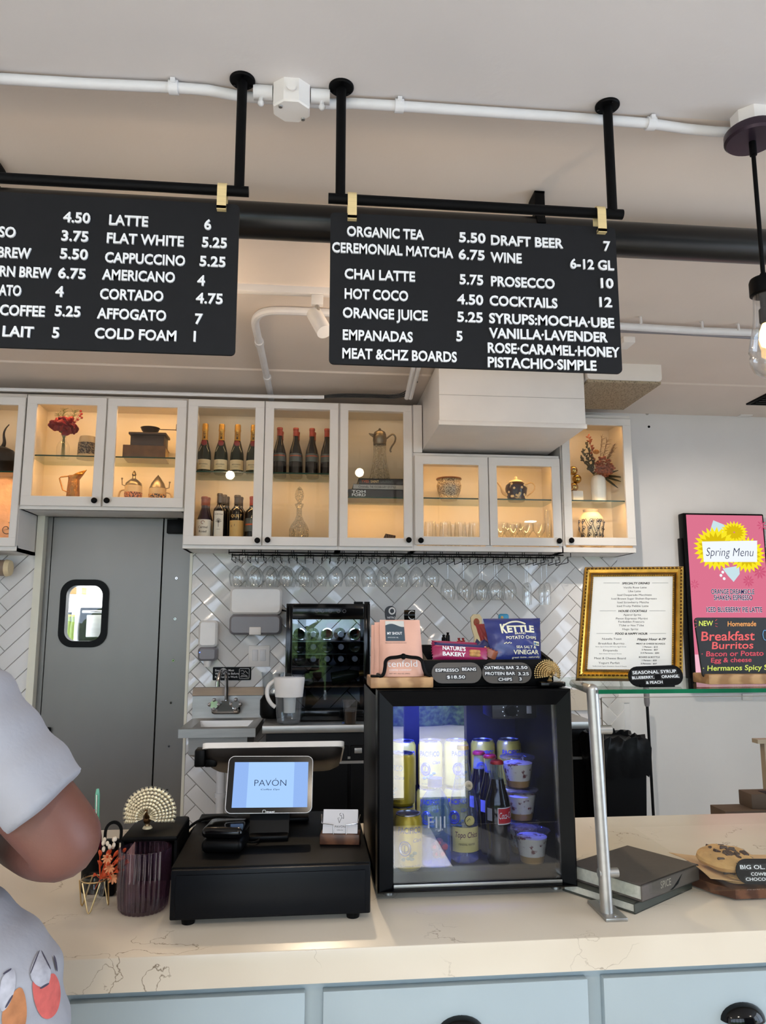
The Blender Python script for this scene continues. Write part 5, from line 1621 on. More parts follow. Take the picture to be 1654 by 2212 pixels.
b = MB(); q = W_(604, 1318, .06); b.cyl((x1 - .002, YT - .08, q.z), (x1 + .035, YT - .085, q.z - .008), .006, .003, M_BLACK, 8); b.build('side_key', t)
# soap dispenser
q0, q1 = W_(429, 1340, .09), W_(467, 1428, .09)
t = thing('soap_dispenser', 'white upright wall soap dispenser left of the sink', 'dispenser', (q0.x, YT, q1.z))
b = MB(); zq = W_(440, 1398, .09).z; slab(q0.x, q1.x, zq, q0.z, YT - .09, YT, .022, M_WHITEPL, b); b.build('upper_body', t)
b = MB(); slab(q0.x, q1.x, q1.z, zq - .001, YT - .086, YT, .02, M_GREYPL, b); b.build('smoky_base', t)
b = MB(); xm = (q0.x + q1.x) / 2; b.cyl((xm, YT - .05, q1.z), (xm, YT - .05, q1.z - .035), .024, .02, M_WHITEPL, 18); b.build('nozzle', t)
b = MB(); b.cyl((q0.x + .012, YT - .0865, zq - .03), (q0.x + .012, YT - .0885, zq - .03), .003, None, glow('blue_indicator', (.1, .2, 1, 1), 3), 8); b.build('indicator_light', t)
# switch plate
q0, q1 = W_(537, 1394), W_(582, 1440)
t = thing('light_switch', 'white double rocker switch plate on the tiles', 'switch', (q0.x, YT, q1.z))
b = MB(); b.box(q0.x, q1.x, YT - .008, YT, q1.z, q0.z, M_WHITEPL, .003); b.build('plate', t)
w = (q1.x - q0.x)
for k in (0, 1):
    b = MB(); b.box(q0.x + w * (.19 + .36 * k), q0.x + w * (.45 + .36 * k), YT - .012, YT - .007, q1.z + w * .27, q0.z - w * .2, M_PIPEWHITE, .002); b.build('rocker', t)
# hand-washing sign
q0, q1 = W_(460, 1441), W_(542, 1469)
t = thing('hand_wash_sign', 'black sign about employees washing hands behind the faucet', 'sign', (q0.x, YT, q1.z))
b = MB(); b.prism(rrect(q0.x, q1.x, q1.z, q0.z, .006, 4), FRONT(YT), 0, .004, M_BLACKPL); b.build('plate', t)
w, h = q1.x - q0.x, q0.z - q1.z
b = MB(); fm = FRONT(YT - .0042)
for k, l in enumerate(('Employees Must', 'Wash Hands Before', 'Returning to Work')):
    b.text(l, fm, q0.x + w * .06, q1.z + h * (.68 - .25 * k), h * .15, None, 'l', 0, M_LETTER, .012)
b.build('lettering', t)
b = MB(); f = FRONT(YT - .0045); b.tube([f(u, v, 0) for u, v in rrect(q0.x + w * .69, q0.x + w * .95, q1.z + h * .12, q0.z - h * .12, .006, 3)], .0012, M_LETTER, 5, closed=True)
for pts in (((.72, .7), (.78, .74), (.83, .62), (.8, .5), (.74, .52)), ((.74, .35), (.82, .4), (.9, .32)), ((.72, .25), (.82, .3), (.92, .22)), ((.84, .72), (.88, .6), (.92, .5))):
    b.tube([f(q0.x + w * u, q1.z + h * v, 0) for u, v in pts], .0013, M_LETTER, 5)
b.build('hand_pictogram', t)
# wall sink
YSF = 4.13
r0, r1 = at(385, 1578, YSF), at(552, 1571, YSF)
zr = (r0.z + r1.z) / 2
bk0, bk1 = W_(418, 1490), W_(571, 1490)
ztop = W_(495, 1484).z
zsh = W_(495, 1503).z
t = thing('hand_sink', 'stainless wall-mounted hand sink with tall backsplash', 'sink', (r0.x, YSF, zr))
xa, xb = r0.x, r1.x
b = MB()
b.prism([(bk0.x, zr), (bk1.x, zr), (bk1.x, zsh), (bk1.x - .0, ztop), (bk0.x + .0, ztop), (bk0.x, zsh)], FRONT(YT), .0, .018, M_STEEL)
b.prism([(YT, ztop), (YT - .018, ztop), (YT - .045, ztop - .045), (YT - .018, ztop - .05)], planemap((bk0.x, 0, 0), (0, 1, 0), (0, 0, 1)), 0, bk1.x - bk0.x, M_STEEL)
b.build('backsplash', t)
xbl, xbr = bk0.x, bk1.x
b = MB()
# rim ring and bowl
def ringpts(m, z, zf=None):
    return [(xa + m, YSF + m, z), (xb - m, YSF + m, z), (xbr - m, YT - .02 - m, z), (xbl + m, YT - .02 - m, z)]
b.rings([ringpts(0, zr - .045), ringpts(0, zr), ringpts(.02, zr + .004), ringpts(.055, zr - .006), ringpts(.08, zr - .12), ringpts(.12, zr - .125)], M_STEEL, cap0=False)
b.rings([ringpts(.045, zr - .04), ringpts(.05, zr - .14), ringpts(.09, zr - .165)], M_STEEL)
b.build('basin', t)
cx = (xbl + xbr) / 2 - .01
fz = W_(493, 1529).z
b = MB(); b.box(cx - .085, cx + .085, YT - .075, YT - .015, fz - .03, fz + .025, M_CHROME, .018, 3)
b.prism([(-.05, -.02), (.05, -.02), (.022, .05), (-.022, .05)], planemap((cx, YT - .075, fz), (1, 0, 0), (0, 0, 1)), 0, .012, M_CHROME)
b.build('faucet_body', t)
for sg in (-1, 1):
    b = MB(); b.cyl((cx + sg * .062, YT - .07, fz + .03), (cx + sg * .062, YT - .12, fz + .032), .022, .026, M_CHROME, 6)
    for a in range(4):
        b.ball((cx + sg * .062 + cos(a * pi / 2) * .026, YT - .115, fz + .032 + sin(a * pi / 2) * .026), .012, M_CHROME, 8)
    b.build('tap_handle', t)
st = W_(490, 1452, .1).z
b = MB(); b.tube([(cx, YT - .06, fz + .02), (cx, YT - .06, st - .04), (cx - .004, YT - .075, st), (cx - .015, YT - .12, st + .018), (cx - .03, YT - .17, st - .0), (cx - .036, YT - .19, st - .05)], .0115, M_CHROME, 12, smooth=2)
b.cyl((cx - .036, YT - .19, st - .045), (cx - .037, YT - .191, st - .075), .014, None, M_CHROME, 14); b.build('gooseneck_spout', t)
b = MB(); pz_ = at(478, 1650, YT - .16); b.tube([(pz_.x, YT - .16, zr - .15), (pz_.x, YT - .16, .3), (pz_.x, YT - .05, .22)], .026, M_PIPEWHITE, 14)
b.cyl((pz_.x, YT - .16, az(478, 1722, YT - .16)), (pz_.x, YT - .16, az(478, 1712, YT - .16)), .034, None, M_PIPEWHITE, 14); b.build('drain_pipe', t)

# stainless work counter over black undercounter fridge
YKF = 4.06
k0 = at(566, 1568, YKF)
zk = k0.z
xk1 = ax(1288, 1560, YKF)
t = thing('work_counter', 'stainless steel topped back counter with black refrigerator doors below', 'counter', (k0.x, YKF, 0))
b = MB(); b.box(k0.x, xk1, YKF, YT - .002, zk - .04, zk, M_STEEL, .004); b.build('steel_top', t)
b = MB(); b.box(k0.x + .02, xk1 - .01, YKF + .03, YT - .004, .08, zk - .041, M_BLACKPL, .004); b.build('black_body', t)
zl = az(700, 1608, YKF)
n = 4
for i in range(n):
    a0 = k0.x + .025 + (xk1 - k0.x - .05) * i / n; a1 = k0.x + .02 + (xk1 - k0.x - .05) * (i + 1) / n
    b = MB(); b.box(a0, a1 - .01, YKF + .012, YKF + .031, .1, zl - .01, M_BLACK, .004); dd = b.build('refrigerator_door', t)
    b = MB(); b.box(a0 + .02, a0 + .06, YKF + .004, YKF + .013, zl - .05, zl - .022, M_STEEL, .003); b.build('latch', dd)
b = MB(); b.box(k0.x + .02, xk1 - .02, YKF + .02, YKF + .031, az(700, 1642, YKF), az(700, 1637, YKF), M_STEEL); b.box(k0.x + .02, xk1 - .02, YKF + .006, YKF + .012, az(700, 1651, YKF), az(700, 1645, YKF), M_STEEL); b.build('steel_strip', t)
# marble splash right of the tiles, low on the wall
b = MB(); m0, m1 = at(1225, 1490, YT - .004), at(1272, 1556, YT - .004); b.box(m0.x, m1.x, YT - .02, YT + .008, zk, m0.z, M_MARBLE); tag(b.build('stone_splash', loc=m0), 'veined stone splash panel behind the steel post', 'panel')

# wine cooler
YWF = 4.2
c0, c1 = at(617, 1306, YWF), at(798, 1302, YWF)
x0, x1 = at(616, 1430, YWF).x, at(799, 1430, YWF).x
z0 = zk + .0005; z1 = (c0.z + c1.z) / 2
t = thing('wine_cooler', 'black glass-door wine cooler with lit bottles on the steel counter', 'wine cooler', (x0, YWF, z0))
b = MB()
k = .03
b.box(x0, x1, YWF + .045, YWF + .42, z0, z0 + k, M_BLACKPL); b.box(x0, x1, YWF + .045, YWF + .42, z1 - k, z1, M_BLACKPL, .003)
b.box(x0, x0 + k, YWF + .045, YWF + .42, z0, z1, M_BLACKPL); b.box(x1 - k, x1, YWF + .045, YWF + .42, z0, z1, M_BLACKPL); b.box(x0, x1, YWF + .40, YWF + .42, z0, z1, M_BLACKPL); b.build('body', t)
zc0, zc1 = az(700, 1350, YWF), az(700, 1345, YWF)
d = MB(); fr = .035
ztopg = az(700, 1338, YWF)
d.box(x0, x0 + fr, YWF, YWF + .04, z0 + .005, z1, M_BLACKGLOSS, .003); d.box(x1 - fr, x1, YWF, YWF + .04, z0 + .005, z1, M_BLACKGLOSS, .003)
d.box(x0 + fr, x1 - fr, YWF, YWF + .04, ztopg, z1, M_BLACKGLOSS, .003); d.box(x0 + fr, x1 - fr, YWF, YWF + .04, z0 + .005, z0 + .06, M_BLACKGLOSS, .003)
dd = d.build('door', t)
g = MB(); g.box(x0 + fr - .004, x1 - fr + .004, YWF + .004, YWF + .009, z0 + .055, ztopg + .004, glass('smoked_pane', (.6, .63, .68, 1), 0, 1.3)); g.build('glass_pane', dd)
b = MB()
for u in (.36, .43, .52, .62, .69):
    q = Vector((x0 + (x1 - x0) * u, YWF - .0006, az(700, 1320, YWF)))
    b.tube([q + Vector((cos(a) * .009, 0, sin(a) * .009)) for a in [i * pi / 6 for i in range(12)]], .0009, M_GREYPL, 4, closed=True)
b.build('touch_controls', dd)
b = MB(); b.box(x1 - .09, x1 - .04, YWF + .01, YWF + .05, z1, z1 + .012, M_BLACKPL); b.box(x1 - .03, x1 - .002, YWF + .01, YWF + .05, z1, z1 + .012, M_BLACKPL); b.build('top_hinge', t)
area_light('cooler_light', ((x0 + x1) / 2, YWF + .06, z1 - .045), ((x0 + x1) / 2, YWF + .2, z0), .3, .02, 4, (.7, .88, 1), t)
rows_y = (1371, 1398, 1424, 1468)
M_BTL = mat('cooler_bottle_glass', S(46, 58, 40), .1, vary=.3, spec=.7)
M_FOILW = mat('white_foil', S(196, 200, 204), .35, vary=.05); M_FOILY = mat('yellow_foil', S(196, 156, 40), .4)
for ri, ry in enumerate(rows_y):
    zr_ = az(700, ry + 13, YWF + .1)
    b = MB(); b.box(x0 + k, x1 - k, YWF + .05, YWF + .4, zr_ - .006, zr_, M_CHROME if ri < 3 else M_WOOD); b.build('shelf', t)
    for ci in range(5 if ri < 3 else 2):
        px = 647 + ci * 29.5 if ri < 3 else (665, 742)[ci]
        xx = ax(px, ry, YWF + .12)
        nm = ('top', 'second', 'third', 'bottom')[ri]
        tt = thing('wine_bottle', ORD[ci] + ' bottle from the left on the ' + nm + ' rack of the wine cooler', 'bottle', (xx, YWF + .1, zr_ + .001), 'bottles in the wine cooler')
        rb = .0355
        neck = (ci % 2 == 1) or ri == 2 and ci > 0
        b = MB()
        M_ = Matrix.Translation((xx, YWF + .07, zr_ + .001 + rb)) @ Matrix.Rotation(radians(-90), 4, 'X')
        b.xf = M_
        if ri == 3 and ci == 1:
            b.xf = Matrix.Translation((xx - .07, YWF + .12, zr_ + .001 + rb)) @ Matrix.Rotation(radians(80), 4, 'Y')
            b.lathe([(.03, 0), (rb, .004), (rb, .1), (.016, .16)], (0, 0, 0), M_BTL, 18); b.build('bottle_glass', tt)
            b = MB(Matrix.Translation((xx - .07, YWF + .12, zr_ + .001 + rb)) @ Matrix.Rotation(radians(80), 4, 'Y')); b.lathe([(.0165, .15), (.015, .2), (.017, .205), (.016, .22)], (0, 0, 0), M_GOLDFOIL, 16); b.build('gold_foil', tt)
        elif neck:
            b.lathe([(.014, .02), (.0145, .1), (rb, .16), (rb, .27), (.03, .28)], (0, 0, 0), M_BTL, 18); b.build('bottle_glass', tt)
            b = MB(M_); b.lathe([(.016, -.01), (.0165, .05)], (0, 0, 0), M_FOILW, 16); b.build('foil', tt)
        else:
            b.lathe([(.012, .012), (.03, 0), (rb, .005), (rb, .19), (.014, .27)], (0, 0, 0), M_BTL, 18); b.build('bottle_glass', tt)
# water filter pitcher and a second jug
yp = 4.13
p0_ = at(588, 1561, yp)
xl, xr = ax(588, 1500, yp), ax(657, 1500, yp); xc = (xl + xr) / 2 + .004
zt_ = az(620, 1463, yp); Hh = zt_ - zk
R_ = (xr - xl) / 2
t = thing('water_filter_pitcher', 'clear water filter pitcher with white lid and loop handle', 'pitcher', (xc, yp, zk))
G_WATERJUG = glass('pitcher_plastic', (.86, .9, .92, 1), .03, 1.4, .12, S(190, 192, 196))
b = MB(); b.lathe([(R_ * .6, .001), (R_ * .72, .01), (R_ * .78, Hh * .2), (R_ * .86, Hh * .58)], (xc, yp, zk), G_WATERJUG, 30, sy=.75, cap1=False); b.build('clear_body', t)
b = MB(); b.lathe([(R_ * .87, Hh * .58), (R_ * .98, Hh * .97), (R_ * .96, Hh), (R_ * .1, Hh * .995)], (xc, yp, zk), M_WHITEPL, 30, sy=.75); b.build('white_reservoir', t)
b = MB(); b.lathe([(R_ * .36, Hh * .24), (R_ * .4, Hh * .58)], (xc + .004, yp, zk), M_WHITEPL, 20); b.build('filter', t)
b = MB(); b.tube([(xc - R_ * .92, yp, zk + Hh * .93), (xc - R_ * 1.35, yp, zk + Hh * .82), (xc - R_ * 1.4, yp, zk + Hh * .6), (xc - R_ * 1.1, yp, zk + Hh * .42), (xc - R_ * .84, yp, zk + Hh * .36)], .011, M_WHITEPL, 10, smooth=2); b.build('handle', t)
yj = 4.4
xj2 = ax(585, 1480, yj); zj1 = az(600, 1452, yj)
t = thing('coffee_grinder_machine', 'clear hopper grinder with black base behind the filter pitcher', 'grinder', (xj2, yj, zk))
b = MB(); b.lathe([(.06, .001), (.07, .02), (.07, .1), (.05, .13)], (xj2 + .01, yj, zk), M_BLACKPL, 26); b.build('black_base', t)
b = MB(); b.lathe([(.052, .13), (.062, zj1 - zk - .02), (.066, zj1 - zk)], (xj2 + .01, yj, zk), G_WATERJUG, 26, cap1=False); b.build('clear_hopper', t)
b = MB(); b.lathe([(.02, zj1 - zk - .09), (.022, zj1 - zk - .01)], (xj2 + .03, yj, zk), M_WHITEPL, 16); b.build('inner_tube', t)
# cup of coffee
yc_ = 4.09
q0, q1 = ax(738, 1512, yc_), ax(774, 1512, yc_)
xx = (q0 + q1) / 2; rr = (q1 - q0) / 2; hh = az(756, 1511, yc_) - zk
t = thing('coffee_cup', 'clear plastic cup half full of dark coffee on steel counter', 'cup', (xx, yc_, zk))
b = MB(); b.lathe([(rr * .68, .0005), (rr * .7, .003), (rr * .9, hh * .9), (rr, hh * .97), (rr * .98, hh)], (xx, yc_, zk), G_CUP, 26, cap1=False); b.build('cup', t)
b = MB(); b.lathe([(rr * .66, .003), (rr * .8, hh * .52)], (xx, yc_, zk), mat('dark_coffee', S(38, 22, 14), .2), 24); b.build('coffee', t)
b = MB(); p = at(795, 1548, 4.1); b.box(p.x - .02, p.x + .04, 4.09, 4.12, zk + .0005, zk + .016, M_WHITEPL, .004); b.box(p.x - .14, p.x - .09, 4.1, 4.13, zk + .0005, zk + .006, mat('blue_plastic', S(60, 80, 140), .4), .002)
tag(b.build('clip', loc=p), 'white and blue clip lying on the steel counter beside the fridge', 'clip')
# beer tap handles
def tap(px, py, label, kind):
    Y = 4.22
    p = at(px, py, Y)
    t = thing('tap_handle', label, 'beer tap', (p.x, Y, zk), 'beer tap handles')
    sc = mpp(Y, 827, 1350)
    b = MB(); b.cyl((p.x, Y + .02, zk), (p.x, Y + .02, p.z - 120 * sc), .03, None, M_STEEL, 20); b.cyl((p.x, Y + .02, p.z - 125 * sc), (p.x, Y - .07, p.z - 125 * sc), .012, None, M_CHROME, 14); b.cyl((p.x, Y - .07, p.z - 128 * sc), (p.x, Y - .075, p.z - 150 * sc), .009, None, M_CHROME, 12); b.build('tap_column', t)
    b = MB(); b.cyl((p.x, Y - .02, p.z - 122 * sc), (p.x, Y - .02, p.z - 90 * sc), .008, None, M_CHROME, 12); b.build('ferrule', t)
    yy = Y - .02
    f = planemap((p.x, yy, p.z), (1, 0, 0), (0, 0, 1))
    if kind == 'round_logo':
        b = MB(); b.prism([(u * sc, v * sc) for u, v in [(-6, -92), (6, -92), (9, -30), (11, -24)] + [(cos(a) * 12, -12 + sin(a) * 12) for a in [i * pi / 10 for i in range(11)]] + [(-11, -24), (-9, -30)]], f, -.012, .012, mat('slate_handle', S(44, 46, 52), .4)); b.build('handle', t)
        b = MB(); b.tube([f(cos(a) * 6 * sc + 3 * sc, -11 * sc + sin(a) * 6.5 * sc, .013) for a in [i * pi / 8 for i in range(16)]], 1.6 * sc, M_LETTER, 6, closed=True); b.text('NITRO', f, 2 * sc, -27 * sc, 4 * sc, None, 'c', 0, M_LETTER, .01, base=.0125); b.build('logo', t)
    elif kind == 'disc':
        b = MB(); b.cyl((p.x - 12 * sc, yy, p.z - 12 * sc), (p.x + 11 * sc, yy - .012, p.z - 12 * sc), .03, None, M_BLACKGLOSS, 28); b.cyl((p.x, yy, p.z - 92 * sc), (p.x, yy, p.z - 18 * sc), .013, None, M_BLACKGLOSS, 16); b.build('handle', t)
        fl = planemap((p.x + 11.4 * sc, yy - .012, p.z - 12 * sc), (0.0, -1, 0), (0, 0, 1))
        f3 = planemap((p.x + 3 * sc, yy - .031, p.z - 12 * sc), (1, 0, 0), (0, 0, 1))
        b = MB(); b.tube([f3(cos(a) * 8 * sc, sin(a) * 9 * sc, .001) for a in [i * pi / 8 for i in range(16)]], .8 * sc, M_LETTER, 5, closed=True); b.text('K', f3, 0, -4 * sc, 8 * sc, None, 'c', 0, M_LETTER, .02); b.build('logo', t)
    elif kind == 'painted':
        b = MB(); b.prism([(u * sc, v * sc) for u, v in [(-2, -150), (14, -150), (16, -70), (11, -40), (12, -8), (7, 0), (-6, 0), (-12, -7), (-11, -28), (-5, -48), (-6, -80)]], f, -.01, .01, mat('cream_handle', S(226, 206, 160), .4)); b.build('handle', t)
        b = MB(); b.ball(f(0, -17 * sc, .01), 7 * sc, mat('russet_paint', S(150, 66, 30), .5, vary=.3, scale=80), 10, (1, .2, 1.2)); b.ball(f(4 * sc, -26 * sc, .01), 5 * sc, mat('red_paint', S(170, 40, 30), .5), 10, (1.2, .2, .8)); b.build('painted_figure', t)
        b = MB(); b.prism([(u * sc, v * sc) for u, v in [(-4, -92), (12, -92), (10, -62), (0, -52), (-4, -60)]], f, -.011, .0115, mat('navy_paint', S(40, 46, 86), .4)); b.build('navy_base', t)
    else:
        b = MB(); b.box(p.x - 10 * sc, p.x + 12 * sc, yy - .02, yy + .02, p.z - 60 * sc, p.z, mat('sky_blue_handle', S(66, 160, 206), .35), .012, 3); b.build('handle', t)
        b = MB(); b.ball(f(-4 * sc, -8 * sc, .02), 3.2 * sc, M_TANL, 10, (1, .3, 1)); b.build('emblem', t)
tap(842, 1309, 'slate beer tap handle with white ring emblem behind the coffee bags', 'round_logo')
tap(884, 1317, 'black disc beer tap handle behind the pink coffee bags', 'disc')
tap(1026, 1327, 'cream beer tap handle with a painted figure behind the snack box', 'painted')
tap(1084, 1326, 'blue beer tap handle behind the navy chips bag', 'blue')
# second staff terminal's shadow zone: nothing else on this counter
# paper cup dispenser at far left (beige)
p = at(8, 1228, YT - .06)
t = thing('cup_dispenser', 'beige paper cup dispenser on the left tiles, cut by the frame', 'dispenser', p)
b = MB(); b.cyl((p.x - .2, YT - .1, p.z), (p.x + .03, YT - .1, p.z), .045, .047, mat('beige_plastic', S(150, 128, 108), .5), 26); b.build('tube', t)
b = MB(); b.cyl((p.x + .03, YT - .1, p.z), (p.x + .055, YT - .1, p.z), .05, .044, M_CREAM, 26); b.build('end_cap', t)
b = MB(); b.cyl((p.x - .1, YT - .06, p.z), (p.x - .1, YT, p.z), .02, None, M_CREAM, 12); b.build('wall_mount', t)
# ================================================================== SERVICE COUNTER
cxl, cxr = -2.6, 2.6
b = MB()
t = thing('service_counter', 'pale blue service counter with a thick veined quartz top', 'counter', (0, YF, 0))
zap = az(700, 2124, YF)
b.prism([(YF, zap), (YF, CT - .003), (YF + .001, CT - .001), (YF + .003, CT), (YB, CT), (YB, CT - .035), (YF + .03, CT - .035), (YF + .03, zap)], planemap((cxl, 0, 0), (0, 1, 0), (0, 0, 1)), 0, cxr - cxl, M_MARBLE); b.build('quartz_top', t)
b = MB(); b.box(cxl + .01, cxr - .01, YF + .035, YB - .2, 0.0, CT - .036, M_BLUEPAINT); b.build('cabinet_body', t)
yd = YF + .016
def dx(px): return ax(px, 2190, yd)
edges = [(-460, 100), (145, 658), (697, 1272), (1306, 1880)]
zd1 = az(1000, 2128, yd)
for a, c in edges:
    xa, xb = dx(a), dx(c)
    b = MB(); b.box(xa, xb, yd, yd + .02, zd1 - .17, zd1, M_BLUEPAINT, .002)
    dd = b.build('drawer', t)
    cx = (xa + xb) / 2 + .004
    if a > 200:
        b = MB(); zc1 = az(990 if a < 1000 else 1588, 2200 if a < 1000 else 2172, yd - .012)
        pr = [(0.0, .046), (.02, .043), (.034, .034), (.042, .02), (.045, .004), (.045, 0)]
        b.rings([[(cx + sin(th) * .045 * cos(ph), yd - .0 - cos(th) * cos(ph) * .03, zc1 - .03 + .03 * sin(ph)) for th in [-pi / 2 + pi * i / 16 for i in range(17)]] for ph in [pi / 2 * j / 6 * .98 for j in range(7)]], M_BLACKGLOSS, closed=False)
        b.rings([[(cx + sin(th) * .041 * cos(ph), yd - .0 - cos(th) * cos(ph) * .026, zc1 - .03 + .026 * sin(ph)) for th in [-pi / 2 + pi * i / 16 for i in range(17)]] for ph in [pi / 2 * j / 6 * .98 for j in range(7)]], M_BLACKGLOSS, closed=False)
        b.build('cup_pull', dd)
    b = MB(); b.box(xa, xb, yd, yd + .02, .12, zd1 - .19, M_BLUEPAINT, .002); b.box(xa + .05, xb - .05, yd - .002, yd + .001, .18, zd1 - .25, M_BLUEPAINT, .001); b.build('cabinet_door', t)

# --- cash drawer
Yd = atz(585, 1986, CT + .012).y
def D(px, py, Y): return at(px, py, Y)
x0, x1 = ax(363, 1985, Yd), ax(801, 1972, Yd)
zdb = CT + .012
zdt = (az(372, 1876, Yd) + az(799, 1866, Yd)) / 2
dep = .44
t = thing('cash_drawer', 'wide black metal cash drawer under the payment screen', 'cash drawer', (x0, Yd, CT))
b = MB(); b.box(x0, x1, Yd + .012, Yd + dep, zdb, zdt, M_BLACK, .003); b.build('case', t)
b = MB(); b.box(x0 + .002, x1 - .002, Yd, Yd + .0125, zdb + .004, zdt - .003, mat('dark_navy_front', S(12, 14, 18), .35, vary=.1, spec=.15), .003)
b.box(x0 + .012, x1 - .012, Yd - .003, Yd + .002, zdb + .008, zdt - .012, mat('dark_navy_panel', S(12, 14, 18), .38, vary=.08, spec=.15), .002); b.build('drawer_front', t)
for xx in (x0 + .035, x1 - .035):
    for yy in (Yd + .03, Yd + dep - .04):
        b = MB(); b.cyl((xx, yy, CT + .0005), (xx, yy, zdb), .013, .015, M_BLACKPL, 16); b.build('foot', t)
# --- payment screen facing the customer
ys = Yd + .17
bl, br, tl, tr = at(484, 1755, ys), at(671, 1757, ys), at(497, 1636, ys + .045), at(677, 1632, ys + .045)
U = ((br - bl) + (tr - tl)).normalized(); V = ((tl - bl) + (tr - br)); V = (V - U * V.dot(U)).normalized()
cc = (bl + br + tl + tr) / 4
wd_ = ((br - bl).length + (tr - tl).length) / 2; hg_ = ((tl - bl).length + (tr - br).length) / 2
fm = planemap(cc, U, V)
t = thing('payment_screen', 'customer-facing tablet screen showing the PAVON logo on cash drawer', 'tablet', (cc.x, cc.y, zdt))
b = MB(); b.prism(rrect(-wd_ / 2, wd_ / 2, -hg_ / 2, hg_ / 2, .013, 6), fm, -.014, 0, M_BLACKGLOSS); b.build('tablet_body', t)
b = MB(); o = rrect(-wd_ / 2, wd_ / 2, -hg_ / 2, hg_ / 2, .013, 6); b.tube([fm(u, v, -.001) for u, v in o], .0012, M_PIPEWHITE, 6, closed=True); b.build('light_rim', t)
def uv(px, py):
    q = onplane(px, py, fm(0, 0, .0005), U.cross(V)); d = q - cc; return d.dot(U), d.dot(V)
s0, s1 = uv(500, 1745), uv(666, 1646)
M_SCR = glow('blue_white_screen', S(160, 196, 240), .92); M_SCRB = glow('screen_side_band', S(142, 176, 232), .88); M_SCRT = glow('screen_navy_text', S(34, 44, 84), .6)
b = MB(); w0 = s1[0] - s0[0]
b.prism([(s0[0], s0[1]), (s1[0], s0[1]), (s1[0], s1[1]), (s0[0], s1[1])], fm, .0003, .0006, M_SCR)
b.prism([(s0[0], s0[1]), (s0[0] + w0 * .19, s0[1]), (s0[0] + w0 * .19, s1[1]), (s0[0], s1[1])], fm, .0005, .0008, M_SCRB)
b.prism([(s1[0] - w0 * .19, s0[1]), (s1[0], s0[1]), (s1[0], s1[1]), (s1[0] - w0 * .19, s1[1])], fm, .0005, .0008, M_SCRB)
a_, c_ = uv(549, 1698), uv(618, 1698)
b.text('PAV\u00d3N', fm, a_[0], a_[1], .0135, c_[0] - a_[0], 'l', 0, M_SCRT, -.012, base=.0012)
a_, c_ = uv(563, 1707), uv(604, 1707); b.text('Coffee Dpt', fm, a_[0], a_[1], .0032, c_[0] - a_[0], 'l', 0, M_SCRT, 0, .2, base=.0012)
b.build('display', t)
a_, c_ = uv(575, 1756.5), uv(593, 1756.5); b = MB(); b.text('toast', fm, a_[0], a_[1], .0058, c_[0] - a_[0], 'l', 0, M_LETTER, .015)
q = uv(570, 1756.5); b.tube([fm(q[0] + u * .0035, q[1] + v * .0065, .0005) for u, v in ((-1, 0), (-1, .7), (-.6, 1), (.6, 1), (1, .7), (1, 0))], .0006, M_LETTER, 5, closed=True); b.build('brand_mark', t)
b = MB()
b.box(cc.x - .045, cc.x + .045, ys + .005, ys + .12, zdt + .0005, zdt + .012, M_BLACKPL, .004); b.prism([(0, .01), (.05, .01), (.075, .1), (.035, .1)], planemap((cc.x - .045, ys + .03, zdt), (0, 1, 0), (0, 0, 1)), 0, .09, M_BLACKPL); b.build('stand', t)
# --- staff terminal turned away (behind)
yq = Yd + .33
ql, qr = at(436, 1613, yq), at(744, 1609, yq)
t = thing('staff_terminal', 'large tilted black point of sale terminal with white rim, seen from behind', 'point of sale terminal', ((ql.x + qr.x) / 2, yq, zdt))
W2_ = qr.x - ql.x
zt_ = (ql.z + qr.z) / 2
f2 = planemap(((ql.x + qr.x) / 2, yq, zt_), (1, 0, 0), Vector((0, -.92, -.38)))      # v runs towards the camera and slightly down
tilt = Vector((0, .93, -.36)).normalized()
fm2 = planemap(((ql.x + qr.x) / 2, yq, zt_), (1, 0, 0), tilt)
b = MB(); b.prism(rrect(-W2_ / 2, W2_ / 2, -.001, .2, .014, 6), fm2, -.004, .0095, M_WHITEPL); b.build('white_bezel', t)
b = MB(); b.prism(rrect(-W2_ / 2 + .006, W2_ / 2 - .006, .004, .195, .012, 6), fm2, .0095, .0105, M_BLACKGLOSS); b.build('screen_glass', t)
b = MB()
zb0 = az(590, 1652, yq)
M_BKSHELL = mat('dark_taupe_shell', S(40, 35, 32), .5)
b.rings([[fm2(u, v, -.004) for u, v in rrect(-W2_ / 2 + .004, W2_ / 2 - .004, .004, .19, .02, 5)], [fm2(u * .98, v, -.02) for u, v in rrect(-W2_ / 2 + .004, W2_ / 2 - .004, .012, .185, .03, 5)], [fm2(u * .88, v, -.032) for u, v in rrect(-W2_ / 2 + .004, W2_ / 2 - .004, .03, .17, .04, 5)]], M_BKSHELL); b.build('rear_shell', t)
b = MB(); e = at(430, 1638, yq); b.box(e.x - .012, e.x + .014, yq + .0, yq + .05, e.z - .022, e.z + .02, M_BLACKPL, .004); b.box(e.x + .01, e.x + .04, yq + .02, yq + .05, e.z - .026, e.z - .006, M_BLACKPL, .004); b.build('card_reader', t)
b = MB(); xm = (ql.x + qr.x) / 2; b.box(xm - .05, xm + .05, yq + .05, yq + .1, zdt + .001, zt_ - .08, M_BLACKPL, .006); b.box(xm - .09, xm + .09, yq + .0, yq + .1, zdt + .0005, zdt + .012, M_BLACKPL, .004); b.build('stand', t)
